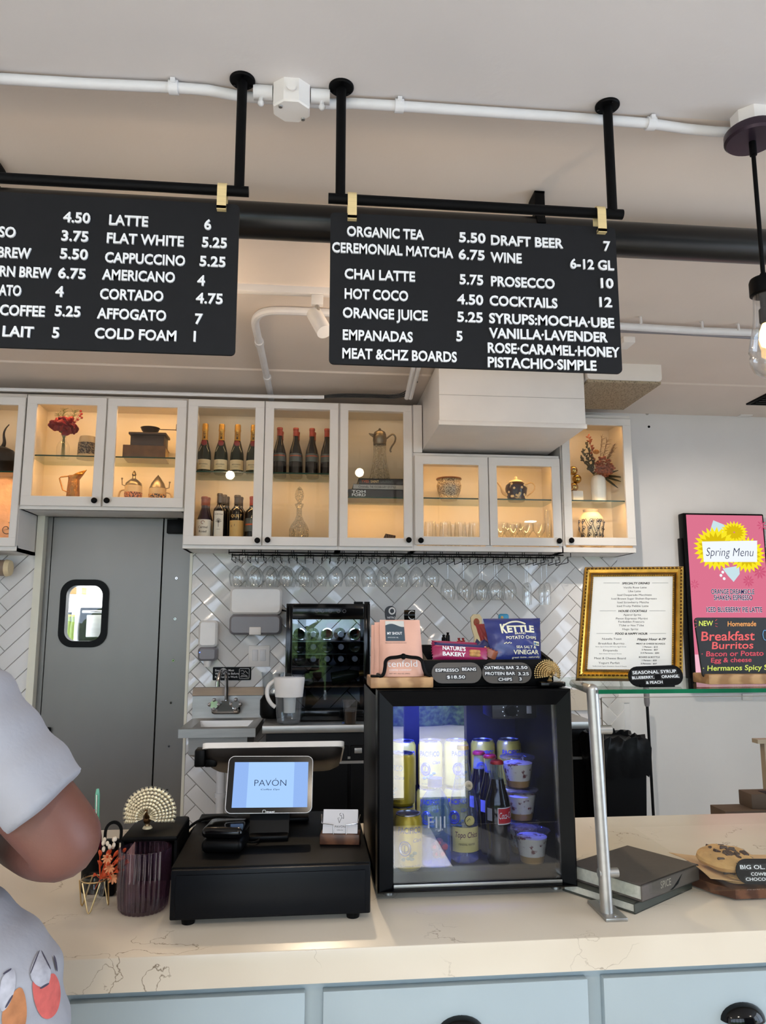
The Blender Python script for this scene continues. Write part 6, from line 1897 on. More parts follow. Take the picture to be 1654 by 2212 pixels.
# --- contactless card reader with cable
yr = Yd + .085
e0, e1 = at(436, 1850, yr), at(528, 1848, yr)
xm = (e0.x + e1.x) / 2; w_ = e1.x - e0.x
t = thing('card_reader', 'glossy black rounded card reader on the left of the cash drawer', 'card reader', (xm, yr, zdt))
hz1 = az(480, 1793, yr + .07) - zdt
b = MB(Matrix.Translation((xm, yr + .045, zdt)) @ Matrix.Rotation(-.12, 4, 'Z') @ Matrix.Translation((-xm, -yr - .045, -zdt)))
b.box(xm - w_ / 2, xm + w_ / 2, yr, yr + .09, zdt + .001, zdt + .03, M_BLACKPL, .012, 4); b.build('base', t)
b = MB(Matrix.Translation((xm, yr + .045, zdt)) @ Matrix.Rotation(-.12, 4, 'Z') @ Matrix.Translation((-xm, -yr - .045, -zdt)))
b.box(xm - w_ / 2, xm + w_ / 2, yr, yr + .09, zdt + .031, zdt + .054, M_BLACKGLOSS, .011, 4); b.build('glossy_top', t)
b = MB(); b.tube([(xm + w_ * .4, yr + .07, zdt + .006), (xm + w_ * .75, yr + .06, zdt + .006), (xm + w_ * .8, yr + .11, zdt + .006), (xm + w_ * .45, yr + .19, zdt + .006), (xm + .05, yr + .26, zdt + .02)], .0022, M_BLACK, 6, smooth=2); b.build('lead', t)
def cable(name_label, pts, r=.0035):
    b = MB(); b.tube(pts, r, M_BLACK, 8, smooth=3); return tag(b.build('cable', loc=pts[0]), name_label, 'cable', 'cables behind the payment screen')
for k, (o, lab) in enumerate(((0, 'black cable arching highest behind the card reader'), (1, 'black cable in the middle behind the card reader'), (2, 'black cable lying lowest behind the card reader'))):
    cable(lab, [at(393 + o * 6, 1815 + o * 12, Yd + .4), at(404 + o * 5, 1790 + o * 8, Yd + .38), at(432 + o * 5, 1770 + o * 5, Yd + .36), at(470, 1764 + o * 8, Yd + .34), at(505, 1768 + o * 6, Yd + .33), at(530, 1775 + o * 4, Yd + .3)])
# --- card holder with business cards
yb = Yd + .13
h0, h1 = at(690, 1800, yb), at(776, 1806, yb)
xm = (h0.x + h1.x) / 2; w_ = (h1.x - h0.x)
R3 = Matrix.Translation((xm, yb, zdt)) @ Matrix.Rotation(-.13, 4, 'Z') @ Matrix.Translation((-xm, -yb, -zdt))
hb = az(733, 1782, yb) - zdt
t = thing('card_holder', 'walnut block card holder with wire arms at the drawer right', 'card holder', (xm, yb, zdt))
b = MB(R3); b.box(xm - w_ / 2, xm + w_ / 2, yb, yb + .045, zdt + .0005, zdt + .022, M_WALNUT, .002); b.build('walnut_block', t)
b = MB(R3)
zb_ = zdt + .022
for sg in (-1, 1):
    b.tube([(xm + sg * w_ * .16, yb + .004, zb_ - .001), (xm + sg * w_ * .16, yb + .004, zb_ + .02), (xm + sg * w_ * .46, yb + .004, zb_ + .023), (xm + sg * w_ * .5, yb + .035, zb_ + .034), (xm + sg * w_ * .5, yb + .04, zb_ + .03)], .0014, M_CHROME, 8)
b.build('wire_arms', t)
fc_ = planemap((xm, yb + .008, zb_ + .0008), (1, 0, 0), Vector((0, .42, .91)))
M_CARD = mat('white_card', S(214, 212, 216), .6, vary=.01)
for k in range(6):
    R4 = R3
    b = MB(R4); b.prism([(-w_ * .44, 0), (w_ * .44, 0), (w_ * .44, .051), (-w_ * .44, .051)], fc_, -.003 * k - .0012, -.003 * k, M_CARD)
    if k == 0:
        b.text('PAV\u00d3N', fc_, 0, .012, .0042, w_ * .26, 'c', 0, M_INK); b.text('Coffee Dpt', fc_, 0, .006, .0022, None, 'c', 0, M_INK)
        b.tube([fc_(u * .001, v * .001, .0004) for u, v in ((-2, 22), (0, 28), (3, 33), (2, 38), (-1, 37), (-2, 41), (1, 43))], .0005, M_INK, 4)
        b.tube([fc_(u * .001, v * .001, .0004) for u, v in ((3, 33), (7, 31), (7, 38), (5, 42))], .0005, M_INK, 4); b.tube([fc_(u * .001, v * .001, .0004) for u, v in ((-2, 22), (-6, 32), (-2, 33))], .0005, M_INK, 4)
    tag(b.build('business_card', loc=(xm, yb, zb_)), 'white business card with small bird logo at the front of holder' if k == 0 else 'blank-edged white business card, %s behind the front card' % ORD[k - 1], 'card', 'business cards in the holder')

# ================================================================== DRINK FRIDGE
YR = 1.70
x0, x1 = ax(815, 1750, YR), ax(1241, 1750, YR)
zf0 = CT + .018
zf1 = (az(812, 1489, YR) + az(1230, 1486, YR)) / 2
dp = .42
t = thing('drink_fridge', 'black countertop drink fridge with glass door and blue light', 'fridge', (x0, YR, CT))
k = .022
yb0 = YR + .05
b = MB()
M_FIN = mat('fridge_inside_black', S(17, 18, 22), .35, vary=.1)
b.box(x0, x0 + k, yb0, YR + dp, zf0, zf1, M_BLACKPL, .003); b.box(x1 - k, x1, yb0, YR + dp, zf0, zf1, M_BLACKPL, .003)
b.box(x0, x1, yb0, YR + dp, zf1 - k, zf1, M_BLACKPL, .003); b.box(x0, x1, yb0, YR + dp, zf0, zf0 + .03, M_BLACKPL, .003); b.box(x0, x1, YR + dp - .02, YR + dp, zf0, zf1, M_BLACKPL, .003)
b.box(x0 + k, x1 - k, YR + dp - .022, YR + dp - .02, zf0 + .03, zf1 - k, M_FIN)
b.build('cabinet', t)
gx0, gx1 = ax(849, 1700, YR + .012), ax(1199, 1700, YR + .012)
gx1 = ax(1206, 1700, YR + .012)
gz0, gz1 = az(1020, 1911, YR + .012), az(1020, 1524, YR + .012)
d = MB()
fr = FRONT(YR)
O_ = [(x0, zf0 + .004), (x1, zf0 + .004), (x1, zf1 - .002), (x0, zf1 - .002)]
I_ = [(gx0, gz0), (gx1, gz0), (gx1, gz1), (gx0, gz1)]
M_DFRAME = mat('fridge_door_frame', S(5, 6, 8), .25, vary=.1, spec=.1)
d.rings([[fr(u, v, -.046) for u, v in O_], [fr(u, v, 0) for u, v in O_], [fr(u + (.004 if i in (0, 3) else -.004), v + (.004 if i < 2 else -.004), .004) for i, (u, v) in enumerate(O_)], [fr(u, v, -.010) for u, v in I_], [fr(u, v, -.046) for u, v in I_]], M_DFRAME, loop=True)
dd = d.build('door_frame', t, sharp=12)
g = MB(); g.box(gx0 - .004, gx1 + .004, YR + .014, YR + .018, gz0 - .004, gz1 + .004, glass('fridge_glass', (.9, .92, .96, 1), 0, 3.2)); g.build('glass_pane', dd)
b = MB(); b.box(gx0, gx1 - .0, YR + .006, YR + .0105, gz0 - .001, gz0 + .006, M_STEEL, .001); b.build('polished_sill', dd)
for xx in (x0 + .03, x1 - .03):
    for yy in (YR + .06, YR + dp - .05):
        b = MB(); b.cyl((xx, yy, CT + .0003), (xx, yy, zf0), .012, None, M_STEEL, 12); b.build('foot', t)
b = MB(); q0, q1 = at(1062, 1520, YR + .1), at(1160, 1552, YR + .1)
b.box(q0.x, q1.x, YR + .1, YR + .2, q1.z, zf1 - k, M_FIN, .004); cb = b.build('thermostat_box', t)
b = MB(); q = at(1102, 1535, YR + .1); b.cyl((q.x, YR + .1, q.z), (q.x, YR + .084, q.z), .014, .012, M_BLACKPL, 24); b.build('dial', cb)
b = MB()
for a in range(9):
    e = -.6 + a * .55
    b.box(q.x + cos(e) * .019 - .001, q.x + cos(e) * .019 + .001, YR + .0985, YR + .1, q.z + sin(e) * .019 - .001, q.z + sin(e) * .019 + .001, M_LETTER)
q = at(1142, 1533, YR + .1); b.box(q.x - .006, q.x + .006, YR + .097, YR + .1, q.z - .009, q.z + .009, M_GREYPL, .001); b.build('dial_marks', cb)
fx0, fx1 = x0 + k, x1 - k
zsh = zf0 + .0305
area_light('fridge_light', (fx0 + .13, YR + .17, zf1 - .03), (fx0 + .15, YR + .34, zsh + .05), .2, .015, 7, (.05, .08, 1), t, spread=115)
area_light('fridge_light', (fx0 + .2, YR + .07, zf1 - .03), (fx0 + .22, YR + .2, zsh), .24, .02, .22, (.75, .85, 1), t)

# --- cans
M_CANY = mat('yellow_can', S(206, 176, 40), .3, .25, vary=.04); M_CANT = mat('can_aluminium', S(190, 192, 198), .25, .95, vary=.05); M_CANBL = mat('can_blue_print', S(44, 52, 120), .35); M_CANG = mat('can_green_print', S(40, 96, 64), .4)
def can(px, Y, z, label, rot=0.0, tpl=None, x=None):
    x = ax(px, 1750, Y) if x is None else x
    if tpl: return dup(tpl, (x, Y, z), label, rot)
    r, h = .0325, .121
    t = thing('beer_can', label, 'can', (x, Y, z), 'yellow beer cans in the fridge')
    b = MB(); b.lathe([(r * .8, .001), (r, .008), (r, h - .012), (r * .85, h - .003)], (x, Y, z), M_CANY, 32); b.build('can_body', t)
    b = MB(); b.lathe([(r * .85, h - .003), (r * .86, h), (r * .8, h), (r * .78, h - .005), (.001, h - .005)], (x, Y, z), M_CANT, 32); b.tube([(x - .006, Y, z + h - .004), (x, Y - .012, z + h - .003), (x + .006, Y, z + h - .004)], .0014, M_CANT, 5); b.build('can_top', t)
    cm = cylmap((x, Y, z), r + .0003)
    b = MB(); b.text('PACIFICO', cm, 0, h * .69, .0125, r * 1.72, 'c', 0, M_CANBL, .02); b.prism([(-.028, h * .665), (.028, h * .665), (.028, h * .65), (-.028, h * .65)], cm, 0, .0003, M_CANBL); b.text('Clara', cm, .019, h * .53, .008, None, 'c', 0, M_CANBL, 0, .3)
    b.text('La Cerveza del Pacifico', cm, .002, h * .1, .0042, r * 1.5, 'c', 0, M_INK); b.build('print', t)
    b = MB()
    for rr_, m_ in ((.0135, M_CANBL), (.0115, M_CANT), (.0085, M_CANBL)):
        b.tube([cm(-.012 + cos(a) * rr_, h * .42 + sin(a) * rr_ * 1.15, .0002) for a in [i * pi / 12 for i in range(24)]], .0011, m_, 5, closed=True)
    b.tube([cm(-.012, h * .36, .0004), cm(-.012, h * .48, .0004)], .001, M_INK, 5); b.tube([cm(-.018, h * .38, .0004), cm(-.012, h * .355, .0004), cm(-.006, h * .38, .0004)], .001, M_INK, 5)
    for u, v in ((.003, .3), (.01, .34), (-.004, .25), (-.014, .23), (.004, .24)):
        b.ball(cm(u, h * v, .0001), .0045, M_CANG, 8, (1.3, .2, .8))
    b.build('anchor_emblem', t)
    return t
yback = YR + .335
c0 = can(870, yback, zsh, 'far-left yellow beer can in the lower back row')
for i, px in enumerate((926, 985, 1043, 1101)):
    can(px, yback, zsh, ORD[i + 1] + ' yellow beer can from the left in the lower back row', tpl=c0)
for i, px in enumerate((872, 930, 987, 1045, 1102)):
    can(px, yback, zsh + .1215, ORD[i] + ' yellow beer can from the left in the upper back row', tpl=c0, rot=(0.1, -.2, .3, 0, .05)[i])
yfc = YR + .075
can(881, yfc, zsh, 'large yellow beer can at the lower left front of fridge', tpl=c0)
can(868, YR + .15, zsh, 'yellow beer can under the tilted reflection behind the front-left can', tpl=c0, rot=.5)
can(868, YR + .15, zsh + .1215, 'yellow beer can stacked on the can behind the front-left one', tpl=c0, rot=-.9)
# --- water bottle
Y = YR + .1; x = ax(940, 1780, Y)
hF = az(938, 1680, Y) - zsh
G_BLUEW = glass('blue_water_plastic', (.72, .84, .98, 1), .05, 1.3, .22, S(120, 170, 230))
t = thing('water_bottle', 'square blue water bottle with a FIJI label inside the fridge', 'bottle', (x, Y, zsh))
w = (ax(970, 1780, Y) - ax(908, 1780, Y)) / 2
def sq(r, z, n=28, p=4): return [(x + r * abs(cos(a)) ** (2 / p) * (1 if cos(a) >= 0 else -1), Y + r * abs(sin(a)) ** (2 / p) * (1 if sin(a) >= 0 else -1), zsh + z) for a in [2 * pi * i / n for i in range(n)]]
b = MB(); b.rings([sq(w * .9, .001), sq(w, .006), sq(w, hF * .66), sq(w * .85, hF * .76, p=3), sq(w * .5, hF * .86, p=2), sq(w * .42, hF * .9, p=2)], G_BLUEW); b.build('bottle_body', t)
b = MB(); b.lathe([(w * .5, hF * .9), (w * .5, hF)], (x, Y, zsh), mat('blue_cap', S(40, 70, 190), .4), 24); b.build('cap', t)
ff = FRONT(Y - w - .0008)
b = MB(); b.text('FIJI', ff, x - w * .68, zsh + hF * .46, hF * .13, w * 1.2, 'l', 0, M_LETTER, .0); b.text('WATER', ff, x - w * .2, zsh + hF * .43, hF * .02, None, 'l', 0, M_LETTER); b.build('lettering', t)
M_PINKF = mat('hibiscus_pink', S(196, 88, 120), .5)
b = MB()
for a in range(5):
    e = a * 2 * pi / 5 + .3; b.ball((x + w * .1 + cos(e) * w * .32, Y - w * .93, zsh + hF * .22 + sin(e) * w * .4), w * .3, M_PINKF, 10, (1, .25, 1))
b.build('flower_print', t)
# --- mineral water bottle
Y = YR + .12; x = ax(1002, 1780, Y)
hT = az(1000, 1610, Y) - zsh; r = (ax(1031, 1800, Y) - ax(971, 1800, Y)) / 2
G_GREYG = glass('pale_bottle_glass', (.82, .86, .88, 1), .03, 1.4, .15, S(150, 160, 170))
t = thing('mineral_water_bottle', 'clear glass mineral water bottle with yellow Topo Chico label', 'bottle', (x, Y, zsh))
b = MB(); b.lathe([(r * .85, .001), (r, .006), (r, hT * .42), (r * .9, hT * .55), (r * .6, hT * .72), (r * .4, hT * .86), (r * .36, hT * .97)], (x, Y, zsh), G_GREYG, 30); b.build('glass_body', t)
b = MB(); b.lathe([(r * .42, hT * .965), (r * .44, hT * .975), (r * .4, hT), (.001, hT)], (x, Y, zsh), M_GOLDFOIL, 24); b.build('crown_cap', t)
M_TYEL = mat('yellow_label', S(222, 206, 130), .6)
b = MB(); b.lathe([(r * 1.012, hT * .1), (r * 1.012, hT * .31)], (x, Y, zsh), M_TYEL, 24, ang=(-1.15, 1.15)); cm = cylmap((x, Y, zsh), r * 1.016)
b.text('Topo Chico', cm, 0, hT * .225, .012, r * 1.75, 'c', 0, mat('maroon_print', S(96, 40, 60), .5), .015, .15); b.text('MINERAL WATER', cm, 0, hT * .16, .0045, r * 1.2, 'c', 0, M_INK); b.build('label', t)
b = MB(); q = [cm(cos(a) * .011 + .006, hT * .37 + sin(a) * .012, .0004) for a in [i * pi / 12 for i in range(24)]]
b.ball(cm(.006, hT * .37, -.0008), .0125, M_TYEL, 16, (1, .15, 1)); b.tube(q, .001, M_INK, 5, closed=True); b.tube([cm(.0, hT * .365, .001), cm(.006, hT * .39, .001), cm(.01, hT * .36, .001)], .0008, M_INK, 4); b.build('round_emblem', t)
b = MB(); b.ball((x + r * .22, Y - r * .66, zsh + hT * .66), .0105, M_CREAM, 14, (1, .25, 1.1)); b.text('130', FRONT(Y - r * .66 - .0032), x + r * .22, zsh + hT * .66 - .002, .005, None, 'c', 0, M_INK); b.build('neck_sticker', t)
# --- cola bottles
M_COLA = mat('cola_glass', S(16, 10, 9), .08, spec=.7, vary=.1); M_COLARED = mat('red_label', S(196, 26, 40), .4); M_COLACAP = mat('red_crown', S(160, 30, 34), .35, .3)
def cola(px, Y, ytop, label, tpl=None):
    x = ax(px, 1760, Y)
    if tpl: return dup(tpl, (x, Y, zsh), label)
    h = az(px, ytop, Y) - zsh; r = .0295
    t = thing('cola_bottle', label, 'bottle', (x, Y, zsh), 'glass cola bottles')
    c = (x, Y, zsh)
    b = MB(); b.lathe([(r * .8, .001), (r * .88, .006), (r * .9, h * .05), (r * .82, h * .18), (r * .86, h * .26), (r, h * .4), (r, h * .56), (r * .93, h * .62), (r * .68, h * .72), (r * .5, h * .82)], c, M_COLA, 34, cap1=True); b.build('cola_filled_glass', t)
    b = MB(); b.lathe([(r * .5, h * .82), (r * .44, h * .9), (r * .42, h * .955), (r * .46, h * .96), (r * .46, h * .97)], c, G_GREYG, 26, cap0=False); b.build('clear_neck', t)
    b = MB(); b.lathe([(r * .52, h * .965), (r * .54, h * .97), (r * .5, h * .99), (r * .4, h), (.001, h)], c, M_COLACAP, 21, flute=21, fdepth=.08); b.build('crown_cap', t)
    cm = cylmap(c, r * 1.012)
    b = MB(); b.lathe([(r * 1.006, h * .4), (r * 1.006, h * .56)], c, M_LETTER, 20, ang=(-.25, 1.35)); b.lathe([(r * 1.01, h * .408), (r * 1.01, h * .552)], c, M_COLARED, 20, ang=(-.2, 1.3))
    b.text('Coca-Cola', cm, .016, h * .455, .014, .041, 'c', 0, M_LETTER, .0, .28, base=.0006); b.lathe([(r * 1.006, h * .43), (r * 1.006, h * .55)], c, mat('white_print', S(150, 150, 160), .5), 10, ang=(-1.2, -.7)); b.build('label', t)
    return t
k0_ = cola(1075, YR + .09, 1642, 'front cola bottle with red label in the fridge')
cola(1060, YR + .17, 0, 'second cola bottle just behind the front one', k0_)
cola(1036, YR + .22, 0, 'rearmost cola bottle left of the front one', k0_)
# --- yogurt parfait cups
M_YOG = pattern('yogurt_with_berries', 'noise', S(120, 60, 58), S(226, 218, 204), .5, 75, lo=.36, hi=.44)
M_HONEYB = mat('honey_layer', S(176, 136, 76), .4, vary=.15)
def parfait(px, Y, z, label, tpl=None):
    x = ax(px, 1780, Y)
    if tpl: return dup(tpl, (x, Y, z), label, random.uniform(-1, 1))
    t = thing('parfait_cup', label, 'cup', (x, Y, z), 'stacked yogurt parfait cups'); c = (x, Y, z)
    b = MB(); b.lathe([(.027, 0), (.0285, .002), (.0385, .066), (.0415, .07)], c, G_CUP, 30, cap1=False); b.build('cup', t)
    b = MB(); b.lathe([(.0265, .003), (.0295, .018)], c, M_HONEYB, 26); b.build('honey_layer', t)
    b = MB(); b.lathe([(.0296, .0182), (.0358, .058), (.02, .061), (.001, .061)], c, M_YOG, 26, cap0=False); b.build('yogurt', t)
    b = MB(); b.lathe([(.0425, .069), (.044, .071), (.0425, .0735), (.037, .075), (.032, .076), (.024, .073), (.001, .073)], c, glass('cup_lid', (.9, .9, .95, 1), .05, 1.5, .1, S(200, 200, 220)), 30, cap0=False); b.build('lid', t)
    return t
Y = YR + .11
f0_ = parfait(1147, Y - .02, zsh, 'lowest front yogurt parfait cup in the fridge')
parfait(1128, Y + .055, zsh, 'bottom cup of the rear parfait stack', f0_)
parfait(1126, Y + .055, zsh + .0765, 'middle cup of the rear parfait stack', f0_)
parfait(1121, Y + .055, zsh + .153, 'top cup of the rear parfait stack', f0_)

# ================================================================== ON TOP OF THE FRIDGE
zF = zf1 + .0005
ye = YR + .02
# coffee bag display: easel on a wood slab
e0, e1 = ax(800, 1472, ye), ax(936, 1472, ye)
ztw = az(870, 1463, ye)
t = thing('wood_slab', 'light wooden slab under the pink coffee bags on the fridge', 'board', (e0, ye, zF))
b = MB(); b.box(e0, e1, ye, ye + .11, zF, zF + (ztw - zF) + .0, M_WOOD, .003); b.build('slab', t)
zw = ztw + .0005
M_PINKBAG = mat('pink_kraft_bag', S(222, 172, 152), .65, vary=.05, scale=10, bump=.25, bscale=16)
def coffee_bag(label, px0, px1, ytop, Y, lean, first):
    x0, x1 = ax(px0, 1400, Y), ax(px1, 1400, Y)
    h = az((px0 + px1) / 2, ytop, Y + lean) - zw; w = x1 - x0
    t = thing('coffee_bag', label, 'bag', ((x0 + x1) / 2, Y, zw), 'pink coffee bags')
    def f(u, v, sd=-1):
        th = (.024 * (1 - v ** 2.2) + .002) * (1 - (2 * u - 1) ** 6 * .8)
        return Vector((x0 + w * u + (.004 * (2 * u - 1)) * (1 - v), Y + lean * v + .026 + sd * th + .0008 * sin(9 * u + 7 * v), zw + h * v))
    b = MB(); b.surf(lambda u, v: f(u, v), 14, 16, M_PINKBAG, back=lambda u, v: f(u, v, 1)); b.build('pouch', t)
    if first:
        mp = lambda u, v, w_: f(u, v, -1) + Vector((0, -.0012 - w_, 0))
        M_LAB = mat('slate_blue_label', S(58, 74, 86), .5); M_HILL = mat('pale_hill_print', S(206, 206, 200), .5)
        b = MB(); b.surf(lambda u, v: mp(.13 + .46 * u, .62 + .36 * v, 0), 8, 8, M_LAB)
        b.surf(lambda u, v: mp(.13 + .46 * u, .9 + (.05 * sin(u * 5)) * (1 - v) * .6 + .08 * v, .0004), 8, 3, M_HILL)
        fm_ = lambda u, v, w_: mp(u, v, w_ + .0004)
        b.text('MY SHOUT', fm_, .17, .735, .045, .36, 'l', 0, M_LETTER, .02); b.text('ESPRESSO BLEND - 300g', fm_, .18, .675, .016, .25, 'l', 0, M_LETTER); b.build('front_label', t)
        b = MB(); b.text('PROUDLY ROASTED IN NYC', fm_, .12, .58, .016, .5, 'l', 0, M_INK); b.text('tenfold', fm_, .16, .17, .11, .68, 'l', 0, M_LETTER, -.005); b.text('COFFEE COMPANY', fm_, .2, .1, .028, .5, 'l', 0, M_LETTER); b.text('NET WT. 10.6 OZ (300G)', fm_, .2, .045, .018, .46, 'l', 0, M_INK); b.build('lettering', t)
    return t
coffee_bag('pink coffee bag with a slate MY SHOUT label, front of the row', 825, 914, 1339, ye + .012, .03, True)
coffee_bag('plain pink coffee bag second in the row', 813, 903, 1344, ye + .042, .03, False)
coffee_bag('plain pink coffee bag third from the front in the row', 806, 894, 1350, ye + .066, .032, False)
b = MB()
def E_(px, py): return at(px, py, ye + .004)
for sg in (0,):
    L = [E_(818, 1462), E_(828, 1459), E_(832, 1440), E_(832, 1428), E_(840, 1421), E_(856, 1420), E_(866, 1418), E_(871, 1416), E_(876, 1418), E_(888, 1420), E_(904, 1421), E_(912, 1428), E_(914, 1442), E_(920, 1457), E_(930, 1459)]
    b.tube(L, .0042, M_BLACK, 8, smooth=2)
b.ball(E_(871, 1418), .007, M_BLACK, 10)
b.tube([E_(820, 1460), E_(820, 1460) + Vector((0, .09, 0))], .004, M_BLACK, 8); b.tube([E_(928, 1459), E_(928, 1459) + Vector((0, .09, 0))], .004, M_BLACK, 8)
b.tube([E_(800, 1460), E_(820, 1461)], .003, M_BLACK, 8)
tag(b.build('wire_easel', loc=E_(871, 1462)), 'black wrought iron easel in front of the pink coffee bags', 'easel')
# snack box
yo = YR + .06
s0_, s1_ = ax(916, 1450, yo), ax(1195, 1450, yo)
zb1 = az(1050, 1425, yo); hb2 = .17
zbk_ = az(1050, 1392, yo + hb2)
t = thing('snack_box', 'black wooden tray holding bars and chips on the fridge', 'box', (s0_, yo, zF))
b = MB(); b.box(s0_, s1_, yo, yo + .01, zF, zb1, M_BLACK, .002); b.build('front_board', t)
b = MB(); b.box(s0_, s1_, yo + hb2 - .01, yo + hb2, zF, zbk_, M_BLACK, .002); b.build('back_board', t)
for xx in (s0_, s1_ - .009):
    b = MB(); b.prism([(yo + .01, zF), (yo + hb2 - .01, zF), (yo + hb2 - .01, zbk_), (yo + .01, zb1)], planemap((xx, 0, 0), (0, 1, 0), (0, 0, 1)), 0, .009, M_BLACK); b.build('side_board', t)
b = MB(); b.box(s0_ + .009, s1_ - .009, yo + .01, yo + hb2 - .01, zF, zF + .008, M_BLACK); b.build('bottom_board', t)
zin = zF + .0085
# round-ended black price plates with label-maker words
M_PLATE = mat('charcoal_plate', S(74, 68, 62), .38, vary=.05)
M_TAPE = mat('black_label_tape', S(22, 21, 22), .35)
def price_plate(label, px0, px1, py0, py1, Y, lines, tilt=0.0, dark=False, stand=False):
    c0, c1 = at(px0, (py0 + py1) / 2, Y), at(px1, (py0 + py1) / 2, Y)
    zt_, zb_ = az((px0 + px1) / 2, py0, Y), az((px0 + px1) / 2, py1, Y)
    xm = (c0.x + c1.x) / 2; w = c1.x - c0.x; h = zt_ - zb_
    U_ = Vector((cos(tilt), 0, sin(tilt))); V_ = Vector((-sin(tilt), .18, cos(tilt))).normalized()
    fm = planemap((xm, Y, (zt_ + zb_) / 2), U_, V_)
    t = thing('price_plate', label, 'sign', (xm, Y, zb_), 'black pill-shaped price plates')
    b = MB(); b.prism(pill(w, h), fm, -.003, 0, M_BLACK if dark else M_PLATE); b.build('plate', t)
    b = MB()
    for s_, u0, v0, w0, hh in lines:
        wt = w * w0
        b.prism([(w * u0 - .002, h * v0 - h * hh * .35), (w * u0 + wt + .002, h * v0 - h * hh * .35), (w * u0 + wt + .002, h * v0 + h * hh * 1.35), (w * u0 - .002, h * v0 + h * hh * 1.35)], fm, .0002, .0006, M_TAPE)
    b.build('label_tape', t)
    b = MB()
    for s_, u0, v0, w0, hh in lines:
        b.text(s_, fm, w * u0, h * v0, h * hh, w * w0, 'l', 0, M_LETTER, .012, base=.0009)
    b.build('lettering', t)
    if stand:
        b = MB(); b.box(xm - w * .32, xm + w * .32, Y - .006, Y + .02, zb_ - .002, zb_ + .004, M_BLACK, .001); b.build('stand', t)
    return t
yp_ = yo - .012
price_plate('price plate reading ESPRESSO BEANS 18.50 on the snack box front', 932, 1040, 1431, 1476, yp_, [('ESPRESSO', -.42, .06, .46, .14), ('BEANS', .11, .1, .28, .14), ('$18.50', -.2, -.27, .36, .14)])
price_plate('price plate reading OATMEAL BAR, PROTEIN BAR and CHIPS prices', 1041, 1148, 1431, 1476, yp_, [('OATMEAL BAR', -.45, .18, .6, .14), ('2.50', .19, .18, .23, .14), ('PROTEIN BAR', -.44, -.1, .6, .14), ('3.25', .22, -.12, .22, .14), ('CHIPS', -.18, -.38, .27, .14), ('3', .24, -.37, .045, .14)])
# snack bars
M_BARM = mat('magenta_wrapper', S(156, 32, 84), .32, vary=.08, spec=.6); M_BARB = mat('navy_wrapper', S(44, 48, 104), .32, vary=.08); M_GRAN = mat('granola', S(186, 140, 82), .7, vary=.3, scale=90); M_BARR = mat('brown_wrapper', S(150, 84, 56), .35)
def bar(label, px0, px1, pyc, Y, rot, m_, text, grp='wrapped snack bars'):
    c = at((px0 + px1) / 2, pyc, Y); L = (at(px1, pyc, Y) - at(px0, pyc, Y)).length; H2 = .036
    U_ = Vector((cos(rot), 0, sin(rot))); V_ = Vector((-sin(rot), .35, cos(rot))).normalized()
    fm = planemap(c, U_, V_)
    t = thing('snack_bar', label, 'snack bar', c, grp)
    def g(u, v, sd):
        e = min(1, (1 - abs(2 * u - 1)) * 5)
        zig = .0015 * ((int(v * 10) % 2) * 2 - 1) if u in (0, 1) else 0
        return fm((u - .5) * L + zig, (v - .5) * H2, sd * .009 * e * (1 - (2 * v - 1) ** 4) + .0006)
    b = MB(); b.surf(lambda u, v: g(u, v, 1), 16, 10, m_, back=lambda u, v: g(u, v, -1)); b.build('wrapper', t)
    if text:
        mf = lambda u, v, w_: fm(u, v, .0108 + w_)
        b = MB()
        for k_, l in enumerate(text):
            b.text(l, mf, -L * .33, .004 - k_ * .014, .0092, L * .42, 'l', 0, M_LETTER, .03)
        b.build('lettering', t)
        b = MB()
        for i in range(10):
            b.ball(fm(L * (.2 + .03 * (i % 5)), -.004 + .008 * (i // 5), .0098), .006, M_GRAN, 8, (1, .5, .8))
        b.build('granola_picture', t)
    return t
bar("magenta snack bar lettered NATURE'S BAKERY, front of the tray", 934, 1052, 1412, yo + .03, -.06, M_BARM, ("NATURE'S", 'BAKERY'))
bar('navy snack bar behind the lettered magenta bar', 938, 1050, 1406, yo + .058, -.06, M_BARB, None)
bar('magenta snack bar rearmost in the tray', 932, 1030, 1401, yo + .085, -.05, M_BARM, None)
bar('navy snack bar standing beside the red pouch', 1030, 1062, 1400, yo + .11, .9, M_BARB, None)
bar('brown wrapped bar left of the chips bag', 1046, 1068, 1412, yo + .045, 1.15, M_BARR, None)
# red pouch
def pouch(name, label, pts_px, Y0, Y1, m_, thick, crimp=True):
    """pts_px: BL BR TR TL pixels; bottom at depth Y0, top at Y1"""
    BL, BR = at(*pts_px[0], Y0), at(*pts_px[1], Y0); TR, TL = at(*pts_px[2], Y1), at(*pts_px[3], Y1)
    def base(u, v): return (BL * (1 - u) + BR * u) * (1 - v) + (TL * (1 - u) + TR * u) * v
    N = (BR - BL).cross(TL - BL).normalized()
    def f(u, v, sd=1):
        e = max(0, sin(pi * min(1, max(0, v)))) ** .6 * max(0, 1 - (2 * u - 1) ** 4)
        wr = .0016 * sin(14 * u + 5 * v) * sin(9 * v) + .001 * sin(23 * v * (1 if abs(2 * u - 1) > .6 else .2))
        if crimp and v > .9: wr += .0008 * sin(v * 420)
        return base(u, v) + N * (sd * thick * e + wr)
    t = thing(name, label, 'bag', (BL + BR) / 2)
    b = MB(); b.surf(lambda u, v: f(u, v), 26, 34, m_, back=lambda u, v: f(u, v, -1)); b.build('bag_body', t)
    return t, f
M_REDP = mat('dark_red_foil', S(140, 44, 42), .32, vary=.1)
pouch('jerky_pouch', 'dark red foil pouch leaning behind the chips bag', ((1052, 1430), (1080, 1430), (1046, 1347), (1026, 1348)), yo + .1, yo + .13, M_REDP, .008)
M_NAVYF = mat('navy_foil', S(44, 54, 120), .3, vary=.06, spec=.6, bump=.15, bscale=20)
